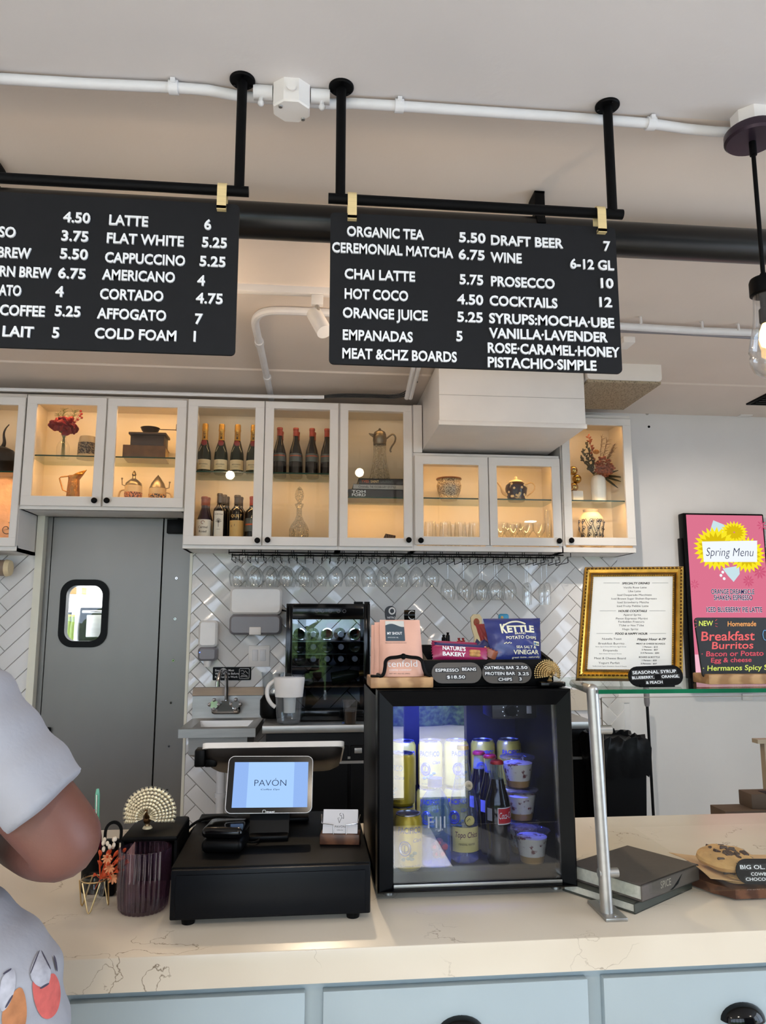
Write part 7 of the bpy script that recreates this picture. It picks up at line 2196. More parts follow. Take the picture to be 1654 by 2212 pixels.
t, f = pouch('chips_bag', 'navy blue KETTLE BRAND potato chips bag standing in the tray', ((1064, 1428), (1168, 1424), (1166, 1335), (1043, 1336)), yo + .045, yo + .085, M_NAVYF, .02)
mp = lambda u, v, w_: f(u, v) + (f(.5, .5, 1) - f(.5, .5, -1)).normalized() * (.0012 + w_)
M_CRM = mat('cream_print', S(236, 232, 204), .5)
b = MB()
b.text('K', mp, .24, .585, .21, .115, 'l', 0, M_CRM, .045); b.text('ETTLE', mp, .355, .595, .16, .5, 'l', 0, M_CRM, .045)
b.tube([mp(.3 + .4 * q, .76 + .12 * sin(pi * q * .9), .0006) for q in [i / 10 for i in range(11)]], .0022, M_CRM, 5)
b.text('BRAND', mp, .58, .535, .042, .2, 'c', 0, M_CRM, .02); b.text('POTATO CHIPS', mp, .6, .43, .068, .58, 'c', 0, M_CRM, .02)
b.text('SEA SALT &', mp, .68, .22, .055, .4, 'c', 0, M_CRM, .01); b.text('VINEGAR', mp, .68, .1, .085, .52, 'c', 0, M_CRM, .02); b.text('great taste...naturally', mp, .68, .025, .035, .58, 'c', 0, M_CRM, .01); b.build('lettering', t)
b = MB(); b.prism([(.83, .29), (.95, .29), (.95, .385), (.83, .385)], mp, .0003, .0007, M_CRM); b.prism([(.84, .3), (.88, .3), (.88, .35), (.84, .35)], mp, .0008, .001, mat('blue_patch', S(60, 110, 160), .5)); b.prism([(.885, .315), (.94, .315), (.94, .335), (.885, .335)], mp, .0008, .001, M_CANG); b.build('verified_patch', t)
b = MB()
for i in range(5):
    b.tube([mp(.25 + .03 * i, .33 + .015 * (i % 2), .0004), mp(.275 + .03 * i, .345 + .015 * (i % 2), .0004)], .0012, M_CRM, 4)
b.build('vinegar_picture', t)
# small bottles behind the tray, on the fridge
yv = YR + .35
def small(label, px, ytop, r, m_, capm, cat='bottle'):
    x = ax(px, ytop + 10, yv); h = az(px, ytop, yv) - zF
    t = thing('small_bottle', label, cat, (x, yv, zF))
    b = MB(); b.lathe([(r, 0), (r, h * .72), (r * .7, h * .8)], (x, yv, zF), m_, 18); b.build('body', t)
    b = MB(); b.lathe([(r * .72, h * .8), (r * .72, h * .93), (r * .4, h * .95), (r * .5, h)], (x, yv, zF), capm, 18); b.build('cap', t)
small('white-capped shaker behind the snack box', 930, 1377, .012, M_CREAM, M_WHITEPL)
small('black pepper mill behind the snack box, left', 958, 1371, .008, M_BLACK, M_BLACK)
small('black pepper mill with ball finial behind the snack box', 967, 1366, .008, M_BLACK, M_BLACKGLOSS)
small('red-capped bottle behind the snack box, left of two', 991, 1378, .008, M_REDSEAL, M_REDSEAL)
small('red-capped bottle behind the snack box, right of two', 1000, 1378, .008, M_REDSEAL, M_REDSEAL)
# --- peacock figurines
def peacock(label, px, pybase, pytop, Y, z, metal, dark):
    p = Vector((ax(px, (pybase + pytop) / 2, Y), Y, z)); H = az(px, pytop, Y) - z
    t = thing('peacock_figurine', label, 'figurine', p, 'brass peacock figurines')
    b = MB(); b.lathe([(H * .13, 0), (H * .14, H * .02), (H * .11, H * .07), (H * .05, H * .1)], p, metal, 24); b.build('pedestal', t)
    b = MB()
    for ring, (n, L, hw) in enumerate(((23, .66, .06), (22, .585, .052), (21, .51, .05), (19, .435, .048), (17, .36, .045), (15, .285, .04))):
        for i in range(n):
            a = -.32 + (pi + .64) * i / (n - 1)
            d = Vector((cos(a), .12 + .05 * ring * -1, sin(a)))
            o = p + Vector((0, .012 - .006 * ring, H * .36))
            tip = o + d * H * L
            b.tube([o + d * H * .1, o + d * H * L * .85], H * .012, metal, 5)
            b.ball(tip, H * hw, metal, 8, (1, .35, 1)); b.ball(tip + Vector((0, -H * .025, 0)), H * .03, metal, 6)
            if ring == 0:
                for e in (-.35, 0, .35):
                    dd2 = Vector((cos(a + e), 0, sin(a + e))); b.tube([tip, tip + dd2 * H * .1], [H * .016, H * .006], metal, 4)
    b.build('tail_fan', t)
    b = MB(); b.ball(p + Vector((0, -.008, H * .3)), H * .13, dark, 14, (.85, .9, 1.25)); b.tube([p + Vector((0, -.012, H * .36)), p + Vector((0, -.02, H * .46)), p + Vector((0, -.022, H * .54))], [H * .08, H * .05, H * .04], dark, 10, smooth=1)
    b.ball(p + Vector((0, -.024, H * .55)), H * .05, dark, 10); b.cyl(p + Vector((0, -.028, H * .55)), p + Vector((0, -.05, H * .53)), H * .02, .0005, metal, 8)
    for sg in (-1, 1):
        b.tube([p + Vector((sg * H * .05, -.004, H * .2)), p + Vector((sg * H * .05, -.004, H * .06))], H * .016, dark, 6)
    b.build('body', t)
M_ANTB = mat('antique_brass', S(196, 166, 112), .3, .9, vary=.25, scale=80); M_ANTD = mat('dark_brass', S(96, 68, 40), .3, .85, vary=.2)
q = at(1196, 1470, YR + .03)
b = MB(); b.box(ax(1168, 1470, YR + .02), ax(1222, 1470, YR + .02), YR + .02, YR + .08, zF, zF + .011, M_BLACKGLOSS, .003); tag(b.build('black_base', loc=q), 'small black plinth under the small brass peacock', 'plinth')
peacock('small brass peacock with spread tail on the drink fridge corner', 1186, 1470, 1429, YR + .045, zF + .0115, M_ANTB, M_ANTB)

# ================================================================== LEFT OF THE CASH DRAWER
# black metal riser with the large peacock
yr0 = Yd + .13
a0, a1 = at(288, 1805, yr0), at(385, 1803, yr0)
zri = atz(340, 1803, az(340, 1803, yr0)).z
zri = az(340, 1806, yr0)
rx0, rx1 = ax(262, 1806, yr0), ax(383, 1806, yr0)
t = thing('metal_riser', 'black metal riser with open sides under the large peacock', 'riser', (rx0, yr0, CT))
b = MB(); b.box(rx0, rx1, yr0, yr0 + .17, zri - .012, zri, M_BLACK, .005); b.build('top_plate', t)
for xx in (rx0, rx1 - .006):
    b = MB()
    o = [(yr0, CT + .0005), (yr0 + .03, CT + .0005), (yr0 + .03, zri - .04), (yr0 + .14, zri - .04), (yr0 + .14, CT + .0005), (yr0 + .17, CT + .0005), (yr0 + .17, zri - .01), (yr0, zri - .01)]
    b.prism(o, planemap((xx, 0, 0), (0, 1, 0), (0, 0, 1)), 0, .006, M_BLACK); b.build('side_frame', t)
b = MB(); b.box(rx0, rx1, yr0 + .16, yr0 + .168, CT + .001, zri - .01, M_BLACK); b.build('back_plate', t)
peacock('large brass peacock with spread filigree tail on the black riser', 320, 1795, 1711, yr0 + .06, zri + .0005, mat('pale_gilt', S(240, 226, 194), .3, .55, vary=.2, scale=90), M_ANTD)
# ribbed purple glass
yg = atz(310, 1985, CT).y + .055
xg = ax(311, 1900, yg); Rg = (ax(367, 1850, yg) - ax(256, 1850, yg)) / 2; Hg = az(313, 1830, yg) - CT
G_PURP = glass('purple_glass', (.72, .6, .68, 1), .03, 1.4, .08, S(96, 74, 94))
t = thing('candle_glass', 'fluted purple glass tumbler beside the cash drawer', 'glass', (xg, yg, CT))
b = MB(); pr = [(Rg * .82, .0006), (Rg * .93, .008), (Rg * .97, .03), (Rg * 1.0, Hg * .5), (Rg * 1.0, Hg)]
b.lathe(pr + [(r_ - .004, z_ + (.006 if i == 0 else 0)) for i, (r_, z_) in reversed(list(enumerate(pr)))], (xg, yg, CT), G_PURP, 168, flute=28, fdepth=.06, cap0=True, cap1=True); b.build('fluted_glass', t)
# small vase with hairpin stand and dried flowers
yv2 = atz(200, 1975, CT).y + .03
xv2 = ax(203, 1920, yv2); zv = az(203, 1955, yv2)
t = thing('hairpin_vase', 'small glass vase in a gold hairpin stand with orange dried flowers', 'vase', (xv2, yv2, CT))
Rv = (ax(229, 1910, yv2) - ax(177, 1910, yv2)) / 2
zt_ = az(203, 1899, yv2)
b = MB(); b.lathe([(Rv * .55, CT + .018), (Rv * .8, CT + .026), (Rv * .95, CT + .05), (Rv * .95, zt_ + .008)], (xv2, yv2, 0), G_CUP, 28, cap1=False); b.build('glass_bowl', t)
M_GILT = mat('champagne_gold_wire', S(206, 178, 128), .3, .9)
b = MB(); b.tube([(xv2 + cos(a) * Rv * 1.04, yv2 + sin(a) * Rv * 1.04, zt_) for a in [i * pi / 12 for i in range(24)]], .0015, M_GILT, 6, closed=True)
for a in (-pi / 2, -pi / 2 + 2.1, -pi / 2 - 2.1):
    u = Vector((cos(a), sin(a), 0)); w_ = Vector((-sin(a), cos(a), 0)); o = Vector((xv2, yv2, 0))
    b.tube([o + u * Rv * .95 + w_ * Rv * .75 + Vector((0, 0, zt_)), o + u * Rv * 1.25 + w_ * Rv * .13 + Vector((0, 0, CT + .006)), o + u * Rv * 1.27 + Vector((0, 0, CT + .0018)), o + u * Rv * 1.25 - w_ * Rv * .13 + Vector((0, 0, CT + .006)), o + u * Rv * .95 - w_ * Rv * .75 + Vector((0, 0, zt_))], .0016, M_GILT, 6)
b.build('hairpin_stand', t)
M_ORP = mat('orange_dried_petal', S(226, 92, 46), .7, vary=.2); M_PEACH = mat('peach_dried_petal', S(232, 166, 120), .7, vary=.12); M_WBUD = mat('white_dried_bud', S(222, 208, 188), .7)
random.seed(5)
b = MB()
for i in range(26):
    e = Vector((random.uniform(.1, .95) * .05, random.uniform(-.03, .02), random.uniform(.01, .05)))
    b.tube([(xv2 + .002, yv2, CT + .04), (xv2 + .012, yv2, zt_), Vector((xv2 + .004, yv2, zt_)) + e], .0011, M_ORP, 4); petal(b, Vector((xv2 + .004, yv2, zt_)) + e, e + Vector((0, -.02, 0)), .02, .004, M_ORP, .2)
b.build('orange_grasses', t)
b = MB()
for cxz in ((.034, .025), (.042, .005), (.028, .045)):
    for i in range(8):
        a = i * pi / 4; petal(b, Vector((xv2 + cxz[0], yv2 - .012, zt_ + cxz[1])), (cos(a), -.5, sin(a)), .013, .0028, M_PEACH, .15)
b.build('peach_flowers', t)
b = MB()
for i in range(12):
    b.ball((xv2 + .012 + random.uniform(0, .03), yv2 + random.uniform(-.01, .01), zt_ + .058 + random.uniform(0, .025)), .0045, M_WBUD, 8, (.8, .8, 1.2))
b.build('white_buds', t)
# pen cup, pens and phone stand behind
yp2 = Yd + .24
c = at(213, 1800, yp2)
t = thing('pen_cup', 'dark pen cup mostly hidden behind the elbow', 'cup', (c.x, yp2, CT))
ztp = az(213, 1826, yp2)
b = MB(); pr = [(.03, CT + .0005), (.032, CT + .004), (.034, ztp), (.031, ztp), (.029, CT + .006)]; b.lathe(pr, (c.x, yp2, 0), M_BLACKPL, 24); b.build('cup', t)
for (px, top, m_, lab, r_) in ((211, 1704, mat('mint_pen', S(112, 184, 158), .35), 'mint green pen standing in the pen cup', .0052), (203, 1749, mat('pink_pen', S(210, 60, 110), .35), 'pink pen standing in the pen cup', .004), (216, 1795, mat('wine_pen', S(110, 30, 60), .3), 'short wine red pen in the pen cup', .0045)):
    tp = at(px, top, yp2 - .01); bt = Vector((c.x + (px - 209) * .0004, yp2, CT + .008))
    b = MB(); d_ = (tp - bt).normalized(); b.cyl(bt, tp - d_ * .012, r_, None, m_, 12); b.cyl(tp - d_ * .012, tp, r_, r_ * .6, m_, 12); b.cyl(tp - d_ * .06 + Vector((0, -r_, 0)), tp - d_ * .012 + Vector((0, -r_ * 1.2, 0)), .0012, None, M_CHROME, 6)
    tag(b.build('pen', loc=bt), lab, 'pen')
YK_ = Yd + .2
q = at(243, 1800, YK_)
t = thing('badge_holder', 'black holder with a round loop beside the peacock riser', 'holder', (q.x, YK_, CT))
f = planemap((q.x, YK_, az(240, 1818, YK_)), (1, 0, 0), (0.0, .1, 1))
sc_ = mpp(YK_, 240, 1800)
o = [(cos(a) * 20 * sc_ * 1.0 + 2 * sc_, sin(a) * 24 * sc_ + 20 * sc_) for a in [i * pi / 12 for i in range(13)]]
b = MB(); b.rings([[f(u, v, 0) for u, v in ([(22 * sc_, -2 * sc_)] + o + [(-18 * sc_, -2 * sc_)])], [f(u, v, .006) for u, v in ([(22 * sc_, -2 * sc_)] + o + [(-18 * sc_, -2 * sc_)])], [f(2 * sc_ + (u - 2 * sc_) * .72, 20 * sc_ + (v - 20 * sc_) * .72, .006) for u, v in ([(22 * sc_, -2 * sc_)] + o + [(-18 * sc_, -2 * sc_)])], [f(2 * sc_ + (u - 2 * sc_) * .72, 20 * sc_ + (v - 20 * sc_) * .72, 0) for u, v in ([(22 * sc_, -2 * sc_)] + o + [(-18 * sc_, -2 * sc_)])]], M_BLACK, loop=True); b.build('loop', t)
b = MB(); b.box(q.x - 22 * sc_, q.x + 10 * sc_, YK_ - .005, YK_ + .03, CT + .0005, az(240, 1818, YK_), M_BLACK, .004); b.build('body', t)
# ================================================================== GLASS GUARD AND RIGHT SIDE
Yp = atz(1305, 1978, CT).y
pb_ = atz(1305, 1972, CT); pt_ = at(1279, 1490, Yp)
t = thing('guard_post', 'brushed steel post of the glass food guard beside the fridge', 'post', (pb_.x, Yp, CT))
b = MB(); b.cyl((pb_.x, Yp, CT + .005), (pt_.x, Yp, pt_.z), .0128, None, M_STEEL, 28); b.ball((pt_.x, Yp, pt_.z), .0128, M_STEEL, 16); b.build('tube', t)
b = MB(); b.box(pb_.x - .016, pb_.x + .03, Yp - .035, Yp + .07, CT + .0002, CT + .007, M_STEEL, .0015)
for yy in (Yp - .025, Yp + .055):
    b.cyl((pb_.x + .008, yy, CT + .007), (pb_.x + .008, yy, CT + .009), .004, None, M_CHROME, 10)
b.build('base_plate', t)
b = MB(); b.tube([(pt_.x, Yp, pt_.z - .001), at(1238, 1476, Yp + .36)], .0105, M_STEEL, 16); b.build('rear_rail', t)
gy = Yp + .012
for (px, py) in ((1308, 1576), (1322, 1885)):
    c = at(px, py, Yp); b = MB(); b.cyl((c.x - .03, Yp, c.z), (c.x + .012, Yp, c.z), .0095, None, M_STEEL, 18); b.build('glass_clamp', t)
# vertical glass
g0, g1 = at(1298, 1508, gy), at(1320, 1934, gy)
b = MB(); b.box((g0.x + g1.x) / 2, 2.3, gy + .0, gy + .006, g1.z, g0.z, G_PANE)
k_ = b.mi(M_GREENEDGE)
o = b.build('glass_guard', None, loc=((g0.x + g1.x) / 2, gy, g1.z)); tag(o, 'clear upright glass pane clamped to the steel post', 'glass pane')
b = MB(); e_ = (g0.x + g1.x) / 2; b.box(e_ - .0012, e_ - .0002, gy, gy + .006, g1.z, g0.z, M_STONE); b.box(e_, 2.3, gy, gy + .006, g0.z + .0002, g0.z + .0012, M_STONE); b.build('polished_edge', o)
# top glass shelf
ytf, ytb = Yp - .015, Yp + .36
sA = at(1292, 1492, ytf); sB = at(1654, 1494, ytf)
zs1 = (at(1400, 1489, ytf).z); zs0 = at(1400, 1498, ytf).z
t = thing('glass_shelf', 'thick green-edged glass shelf on the food guard', 'shelf', (sA.x, ytf, zs0))
b = MB(); b.box(sA.x, 2.3, ytf, ytb, zs0, zs1, G_SHELF); b.build('glass_sheet', t)
b = MB(); b.box(sA.x, 2.3, ytf - .001, ytf - .0001, zs0, zs1, mat('emerald_glass_edge', S(18, 92, 62), .12, vary=.3, scale=8)); b.build('green_edge', t)
# --- gold framed menu
yf0, yf1 = Yp + .14, Yp + .22
zs1e = zs1 + .0006
# slightly turned and leaning back, as its four corners show
U, V = Vector((.978, -.205, .0)).normalized(), Vector((.225, .31, .92)).normalized()
BL = at(1244.5, 1466, yf0); wd_ = .138 * (BL - EYE).dot(FWD); hg_ = .1665 * (BL - EYE).dot(FWD)
cc = BL + U * wd_ / 2 + V * hg_ / 2
fm = planemap(cc, U, V)
t = thing('framed_menu', 'ornate gold framed specialty drinks menu leaning on the glass shelf', 'framed menu', (cc.x, cc.y, zs1e))
def frame_ring(b, a0, a1, w0, w1, m):
    """ring between inset a0 (height w0) and a1 (height w1)"""
    def rc(a): return [(-wd_ / 2 + a, -hg_ / 2 + a), (wd_ / 2 - a, -hg_ / 2 + a), (wd_ / 2 - a, hg_ / 2 - a), (-wd_ / 2 + a, hg_ / 2 - a)]
    b.rings([[fm(u, v, w0) for u, v in rc(a0)], [fm(u, v, w1) for u, v in rc(a1)]], m, cap0=False, cap1=False)
b = MB()
M_GOLDL = mat('bright_gold', S(206, 164, 74), .26, .9, vary=.2, scale=40); M_GOLDDK = mat('dark_gold', S(92, 64, 26), .35, .8, vary=.3, scale=40)
for a0, a1, w0, w1, m_ in ((0, 0, -.016, .004, M_GOLDDK), (0, .004, .004, .008, M_GOLDL), (.004, .008, .008, .006, M_GOLDDK), (.008, .014, .006, .002, M_GOLDL), (.014, .017, .002, .005, M_GOLDL), (.017, .021, .005, .001, M_GOLDDK), (.021, .024, .001, -.003, M_GOLDL)):
    frame_ring(b, a0, a1, w0, w1, m_)
b.prism([(-wd_ / 2, -hg_ / 2), (wd_ / 2, -hg_ / 2), (wd_ / 2, hg_ / 2), (-wd_ / 2, hg_ / 2)], fm, -.018, -.016, M_GOLDDK)
b.build('gold_frame', t, sharp=10)
b = MB()
for a, sp, rr_ in ((.006, .0046, .0024), (.0225, .0028, .0011)):
    x0, x1, y0, y1 = -wd_ / 2 + a, wd_ / 2 - a, -hg_ / 2 + a, hg_ / 2 - a
    for (ax0, ay0, bx, by) in ((x0, y0, x1, y0), (x1, y0, x1, y1), (x1, y1, x0, y1), (x0, y1, x0, y0)):
        L = sqrt((bx - ax0) ** 2 + (by - ay0) ** 2); n = int(L / sp)
        for i in range(n):
            q = (i + .5) / n
            b.ball(fm(ax0 + (bx - ax0) * q, ay0 + (by - ay0) * q, .0075 if a < .01 else .0), rr_, M_GOLDL if i % 2 else M_GOLDDK, 5)
b.build('beaded_moulding', t)
b = MB(); b.prism([(-wd_ / 2 + .02, -hg_ / 2 + .02), (wd_ / 2 - .02, -hg_ / 2 + .02), (wd_ / 2 - .02, hg_ / 2 - .02), (-wd_ / 2 + .02, hg_ / 2 - .02)], fm, -.008, -.0045, M_PAPER); b.build('paper', t)
O3, N3 = fm(0, 0, -.0042), U.cross(V)
def uvf(px, py):
    q = onplane(px, py, O3, N3) - O3; a_, c_, k_ = q.dot(U), q.dot(V), U.dot(V); return (a_ - k_ * c_) / (1 - k_ * k_), (c_ - k_ * a_) / (1 - k_ * k_)
b = MB()
pw = uvf(1400, 1340)[0] - uvf(1300, 1340)[0]
def ln(s_, pxc, py, pw_, h_, m_=M_INK, bold=.0, sh=0.0):
    c_ = uvf(pxc, py); w_ = uvf(pxc + pw_ / 2, py)[0] - uvf(pxc - pw_ / 2, py)[0]
    b.text(s_, fm, c_[0], c_[1], h_, w_, 'c', 0, m_, bold, sh, base=-.0041)
hh = .0052
for s_, x, y, w_ in (('SPECIALTY DRINKS', 1373, 1262, 60), ('HOUSE COCKTAILS', 1366, 1322, 62), ('FOOD & HAPPY HOUR', 1363, 1371, 70)):
    ln(s_, x, y, w_, hh, bold=.03, sh=.15)
    for sg in (-1, 1):
        a_ = uvf(x + sg * (w_ / 2 + 5), y - 2.5); c_ = uvf(x + sg * (w_ / 2 + 40), y - 2.5)
        b.prism([(a_[0], a_[1]), (c_[0], c_[1]), (c_[0], c_[1] + .0005), (a_[0], a_[1] + .0005)], fm, -.0041, -.0039, M_INK)
for s_, x, y, w_ in (('Vanilla Rose Latte', 1371, 1271, 50), ('Ube Latte', 1370, 1279, 27), ('Iced Desperado Macchiato', 1370, 1287, 74), ('Iced Brown Sugar Shaken Espresso', 1369, 1295, 98), ('Iced Strawberry Matcha', 1367, 1303, 68), ('Iced Fruity Pebble Latte', 1366, 1311, 68),
                    ('Aperol Spritz', 1365, 1330, 38), ('Pavon Espresso Martini', 1364, 1338, 68), ('Forbidden Frescura', 1363, 1345, 56), ("T'Ub\u00e9 or Not T'Ub\u00e9", 1363, 1353, 54), ('Hugo Spritz', 1361, 1361, 34),
                    ('Nutella Toast', 1321, 1382, 42), ('Breakfast Burrito', 1320, 1392, 56), ('Empanda', 1318, 1407, 31), ('Meat & Cheese Board', 1317, 1424, 68), ('Yogurt Parfait', 1315, 1434, 46)):
    ln(s_, x, y, w_, .0048)
for s_, x, y, w_ in (('Bacon, Egg & Cheese OR Potato, Egg & Cheese', 1319, 1398, 66), ('Beef, Cheese OR Spinach Ricotta', 1318, 1413, 48), ('Vanilla Greek Yogurt, Strawberry, Honey & Granola', 1316, 1440, 74)):
    ln(s_, x, y, w_, .0022)
ln('Happy Hour 4-7P', 1407, 1383, 62, .0054, bold=.03, sh=.2)
for s_, x, y, w_ in (('MEAT & CHEESE BOARDS', 1405, 1392, 62), ('1 Person - $15', 1404, 1399, 32), ('2 Persons - $27', 1403, 1405, 35), ('3-4 Persons - $50', 1403, 1412, 40), ('BOARD & BOTTLE', 1402, 1421, 45), ('1 Person - $25', 1402, 1428, 32), ('2 Persons - $37', 1401, 1435, 35)):
    ln(s_, x, y, w_, .0034, bold=.02)
b.build('printed_menu', t)
b = MB(); p_ = fm(0, hg_ * .2, -.019); q_ = Vector((p_.x, p_.y + .085, zs1e + .001)); b.tube([p_, q_], .004, M_GOLDDK, 8); b.build('easel_leg', t)
# --- seasonal syrup plate
price_plate('black pill-shaped SEASONAL SYRUP sign in front of the gold frame', 1357, 1475, 1438, 1482, Yp + .06, [('SEASONAL SYRUP', -.42, .12, .8, .15), ('BLUEBERRY,', -.44, -.12, .4, .13), ('ORANGE,', .1, -.12, .32, .13), ('& PEACH', -.2, -.38, .3, .13)], tilt=.03, dark=True, stand=True)
# --- chalkboard with wooden stand
yk = Yp + .1
k0, k1 = at(1502, 1334, yk), at(1516, 1465, yk)
xk0 = (k0.x + k1.x) / 2; zk1, zk0 = k0.z, k1.z
wk = .31
t = thing('chalkboard', 'small chalkboard advertising breakfast burritos on a wooden stand', 'chalkboard', (xk0, yk, zs1e))
fk = planemap((xk0, yk, zk0), (1, 0, -.025), (0.06, 0, 1))
sk = (at(1600, 1400, yk) - at(1500, 1400, yk)).length / 100
def K(px, py):
    q = onplane(px, py, Vector((xk0, yk, zk0)), Vector((0, -1, 0))); return (q - fk(0, 0, 0)).dot(Vector((1, 0, 0))), q.z - zk0
U_, V_ = Vector((1, 0, 0)), Vector((.09, 0, 1)).normalized()
fk = lambda u, v, w_: Vector((xk0, yk, zk0)) + U_ * u + Vector((.07, 0, 1)) * 0 + Vector((0, 0, 1)) * v + Vector((0, -1, 0)) * w_
hk = zk1 - zk0
b = MB(); b.prism(rrect(-.0, wk, 0, hk, .01, 4), lambda u, v, w_: fk(u - .012 * v / hk + .006, v, w_), -.006, 0, mat('chalkboard_black', S(24, 25, 28), .6, vary=.15)); b.build('slate', t)
def chalk(s_, px, py, pw_, hpx, col, rot=-.01):
    m_ = MATS.get('chalk_' + col) or mat('chalk_' + col, {'pink': S(226, 92, 92), 'yellow': S(222, 232, 96), 'orange': S(238, 160, 86), 'red': S(214, 74, 90), 'white': S(230, 230, 226), 'blue': S(110, 170, 220)}[col], .8, vary=.1, scale=90)
    a_ = K(px, py); w_ = K(px + pw_, py)[0] - a_[0]
    bb.text(s_, lambda u, v, w2: fk(u, v + (u - a_[0]) * -rot, w2), a_[0], a_[1], hpx * sk, w_, 'l', 0, m_, .012, .1)
bb = MB()
chalk('NEW', 1509, 1352, 31, 10, 'yellow'); chalk('Homemade', 1571, 1353, 62, 10, 'orange')
chalk('Breakfast', 1514, 1384, 116, 18, 'pink'); chalk('Burritos', 1537, 1402, 90, 14, 'pink')
chalk('\u00b7 Bacon or Potato', 1515, 1418, 134, 10, 'red'); chalk('Egg & cheese', 1535, 1431, 88, 9, 'red'); chalk('\u00b7 Hermanos Spicy S', 1518, 1449, 140, 10, 'yellow')
for (x, y, dx_, dy_) in ((1504, 1341, -4, -2), (1504, 1347, -5, 0), (1504, 1353, -4, 3), (1544, 1341, 4, -3), (1544, 1347, 5, 0), (1544, 1352, 5, 2)):
    a_, c_ = K(x, y), K(x + dx_, y + dy_); bb.tube([fk(a_[0], a_[1], .0006), fk(c_[0], c_[1], .0006)], .0006, MATS['chalk_pink'], 4)
a_ = K(1652, 1372); bb.tube([fk(a_[0] + cos(e) * .006, a_[1] + sin(e) * .012, .0006) for e in [i * .6 for i in range(11)]], .001, mat('chalk_blue', S(110, 170, 220), .8), 4)
bb.build('chalk_lettering', t)
w0 = at(1530, 1457, yk - .02); w1 = at(1530, 1486, yk - .02)
b = MB(); b.box(w0.x, w0.x + .27, yk - .02, yk + .055, zs1e + .0003, w0.z, M_WOOD, .003); b.build('wooden_stand', t)
# --- pink menu screen on the back wall
yt = YW - .07
q0, q1, q2, q3 = at(1481, 1114, yt), at(1651, 1112, yt), at(1505, 1484, yt), at(1668, 1484, yt)
xs0, xs1 = (q0.x + q2.x) / 2, (q1.x + q3.x) / 2
zt1, zt0 = (q0.z + q1.z) / 2, q2.z
t = thing('menu_screen', 'tall bright pink wall screen showing the Spring Menu', 'screen', (xs0, yt, zt0))
b = MB(); b.box(xs0 - .022, xs1 + .012, yt + .001, YW - .002, zt0 - .03, zt1 + .012, M_BLACKPL, .008); b.box(xs0 - .035, xs0 - .01, yt + .02, YW - .002, zt0 + .05, zt1 - .15, M_BLACKPL, .004); b.build('casing', t)
ft = FRONT(yt)
M_PINK = glow('pink_screen', S(230, 122, 150), .72); M_PINKD = glow('pink_flower', S(218, 96, 130), .7); M_YEL = glow('yellow_petal', S(250, 232, 40), .8); M_YEL2 = glow('gold_petal', S(226, 196, 20), .74); M_WHT = glow('white_screen', S(240, 246, 252), .82); M_WLEAF = glow('pale_leaf', S(206, 232, 238), .76); M_NAVYG = glow('navy_screen_text', S(38, 44, 92), .5); M_PALE = glow('pale_pink', S(248, 190, 208), .76)
b = MB(); b.prism([(xs0, zt0), (xs1, zt0), (xs1, zt1), (xs0, zt1)], ft, -.001, 0.0, M_PINK); b.prism([(xs0, zt0), (xs1, zt0), (xs1, zt0 + .2), (xs0, zt0 + .2)], ft, 0, .0004, M_PALE)
def tv(px, py): q = at(px, py, yt); return q.x, q.z
st_ = mpp(yt, 1570, 1200)
def flower(px, py, R1, R2, n, m_, w_, rot=0.0, sq_=1.0):
    c_ = tv(px, py)
    for i in range(n):
        a = rot + 2 * pi * i / n
        d = (cos(a), sin(a) * sq_); e = (-d[1], d[0])
        pts = []
        for r_, h_ in ((R1, -.05), (R1 + (R2 - R1) * .6, -.16), (R2, 0), (R1 + (R2 - R1) * .6, .16), (R1, .05)):
            k2 = h_ * (R2 - R1)
            pts.append((c_[0] + (d[0] * r_ + e[0] * k2) * st_, c_[1] + (d[1] * r_ + e[1] * k2) * st_))
        b.prism(pts, ft, w_, w_ + .0003, m_)
flower(1640, 1235, 2, 16, 10, M_PINKD, .0005); flower(1616, 1255, 2, 13, 10, M_PINKD, .0005, .3); flower(1500, 1262, 2, 10, 8, M_PINKD, .0005); flower(1645, 1135, 2, 12, 8, M_PINKD, .0005)
def leafp(pts, m_, w_): b.prism([tv(*p) for p in pts], ft, w_, w_ + .0003, m_)
leafp([(1533, 1146), (1540, 1124), (1562, 1133), (1572, 1150), (1560, 1165), (1540, 1160)], M_WLEAF, .0008)
leafp([(1560, 1228), (1596, 1222), (1597, 1240), (1584, 1257), (1572, 1244)], M_WLEAF, .0008)
flower(1585, 1150, 3, 30, 22, M_YEL, .0012, .1, .8); flower(1585, 1150, 2, 22, 17, M_YEL2, .0016, .3, .8); flower(1545, 1185, 6, 48, 26, M_YEL, .0020, 0, .95); flower(1545, 1185, 6, 38, 19, M_YEL2, .0024, .2, .9)
flower(1612, 1198, 6, 40, 24, M_YEL, .0028, .1, .95); flower(1612, 1198, 4, 30, 17, M_YEL2, .0032, .2, .9)
for x, y in ((1560, 1236), (1563, 1250), (1556, 1243)):
    c_ = tv(x, y); b.prism([(c_[0] + cos(a) * 3 * st_, c_[1] + sin(a) * 3 * st_) for a in [i * pi / 6 for i in range(12)]], ft, .0036, .0039, M_WHT)
leafp([(1515, 1170), (1634, 1168), (1634, 1214), (1519, 1214)], M_WHT, .0040)
def tvt(s_, px, py, pw_, hpx, m_, bold=0, sh=0, w_=.0046):
    c_ = tv(px, py); ww = tv(px + pw_, py)[0] - c_[0]; b.text(s_, ft, c_[0], c_[1], hpx * st_, ww, 'l', 0, m_, bold, sh, base=w_)
tvt('Spring Menu', 1524, 1201, 103, 17, M_NAVYG, -.01, .25)
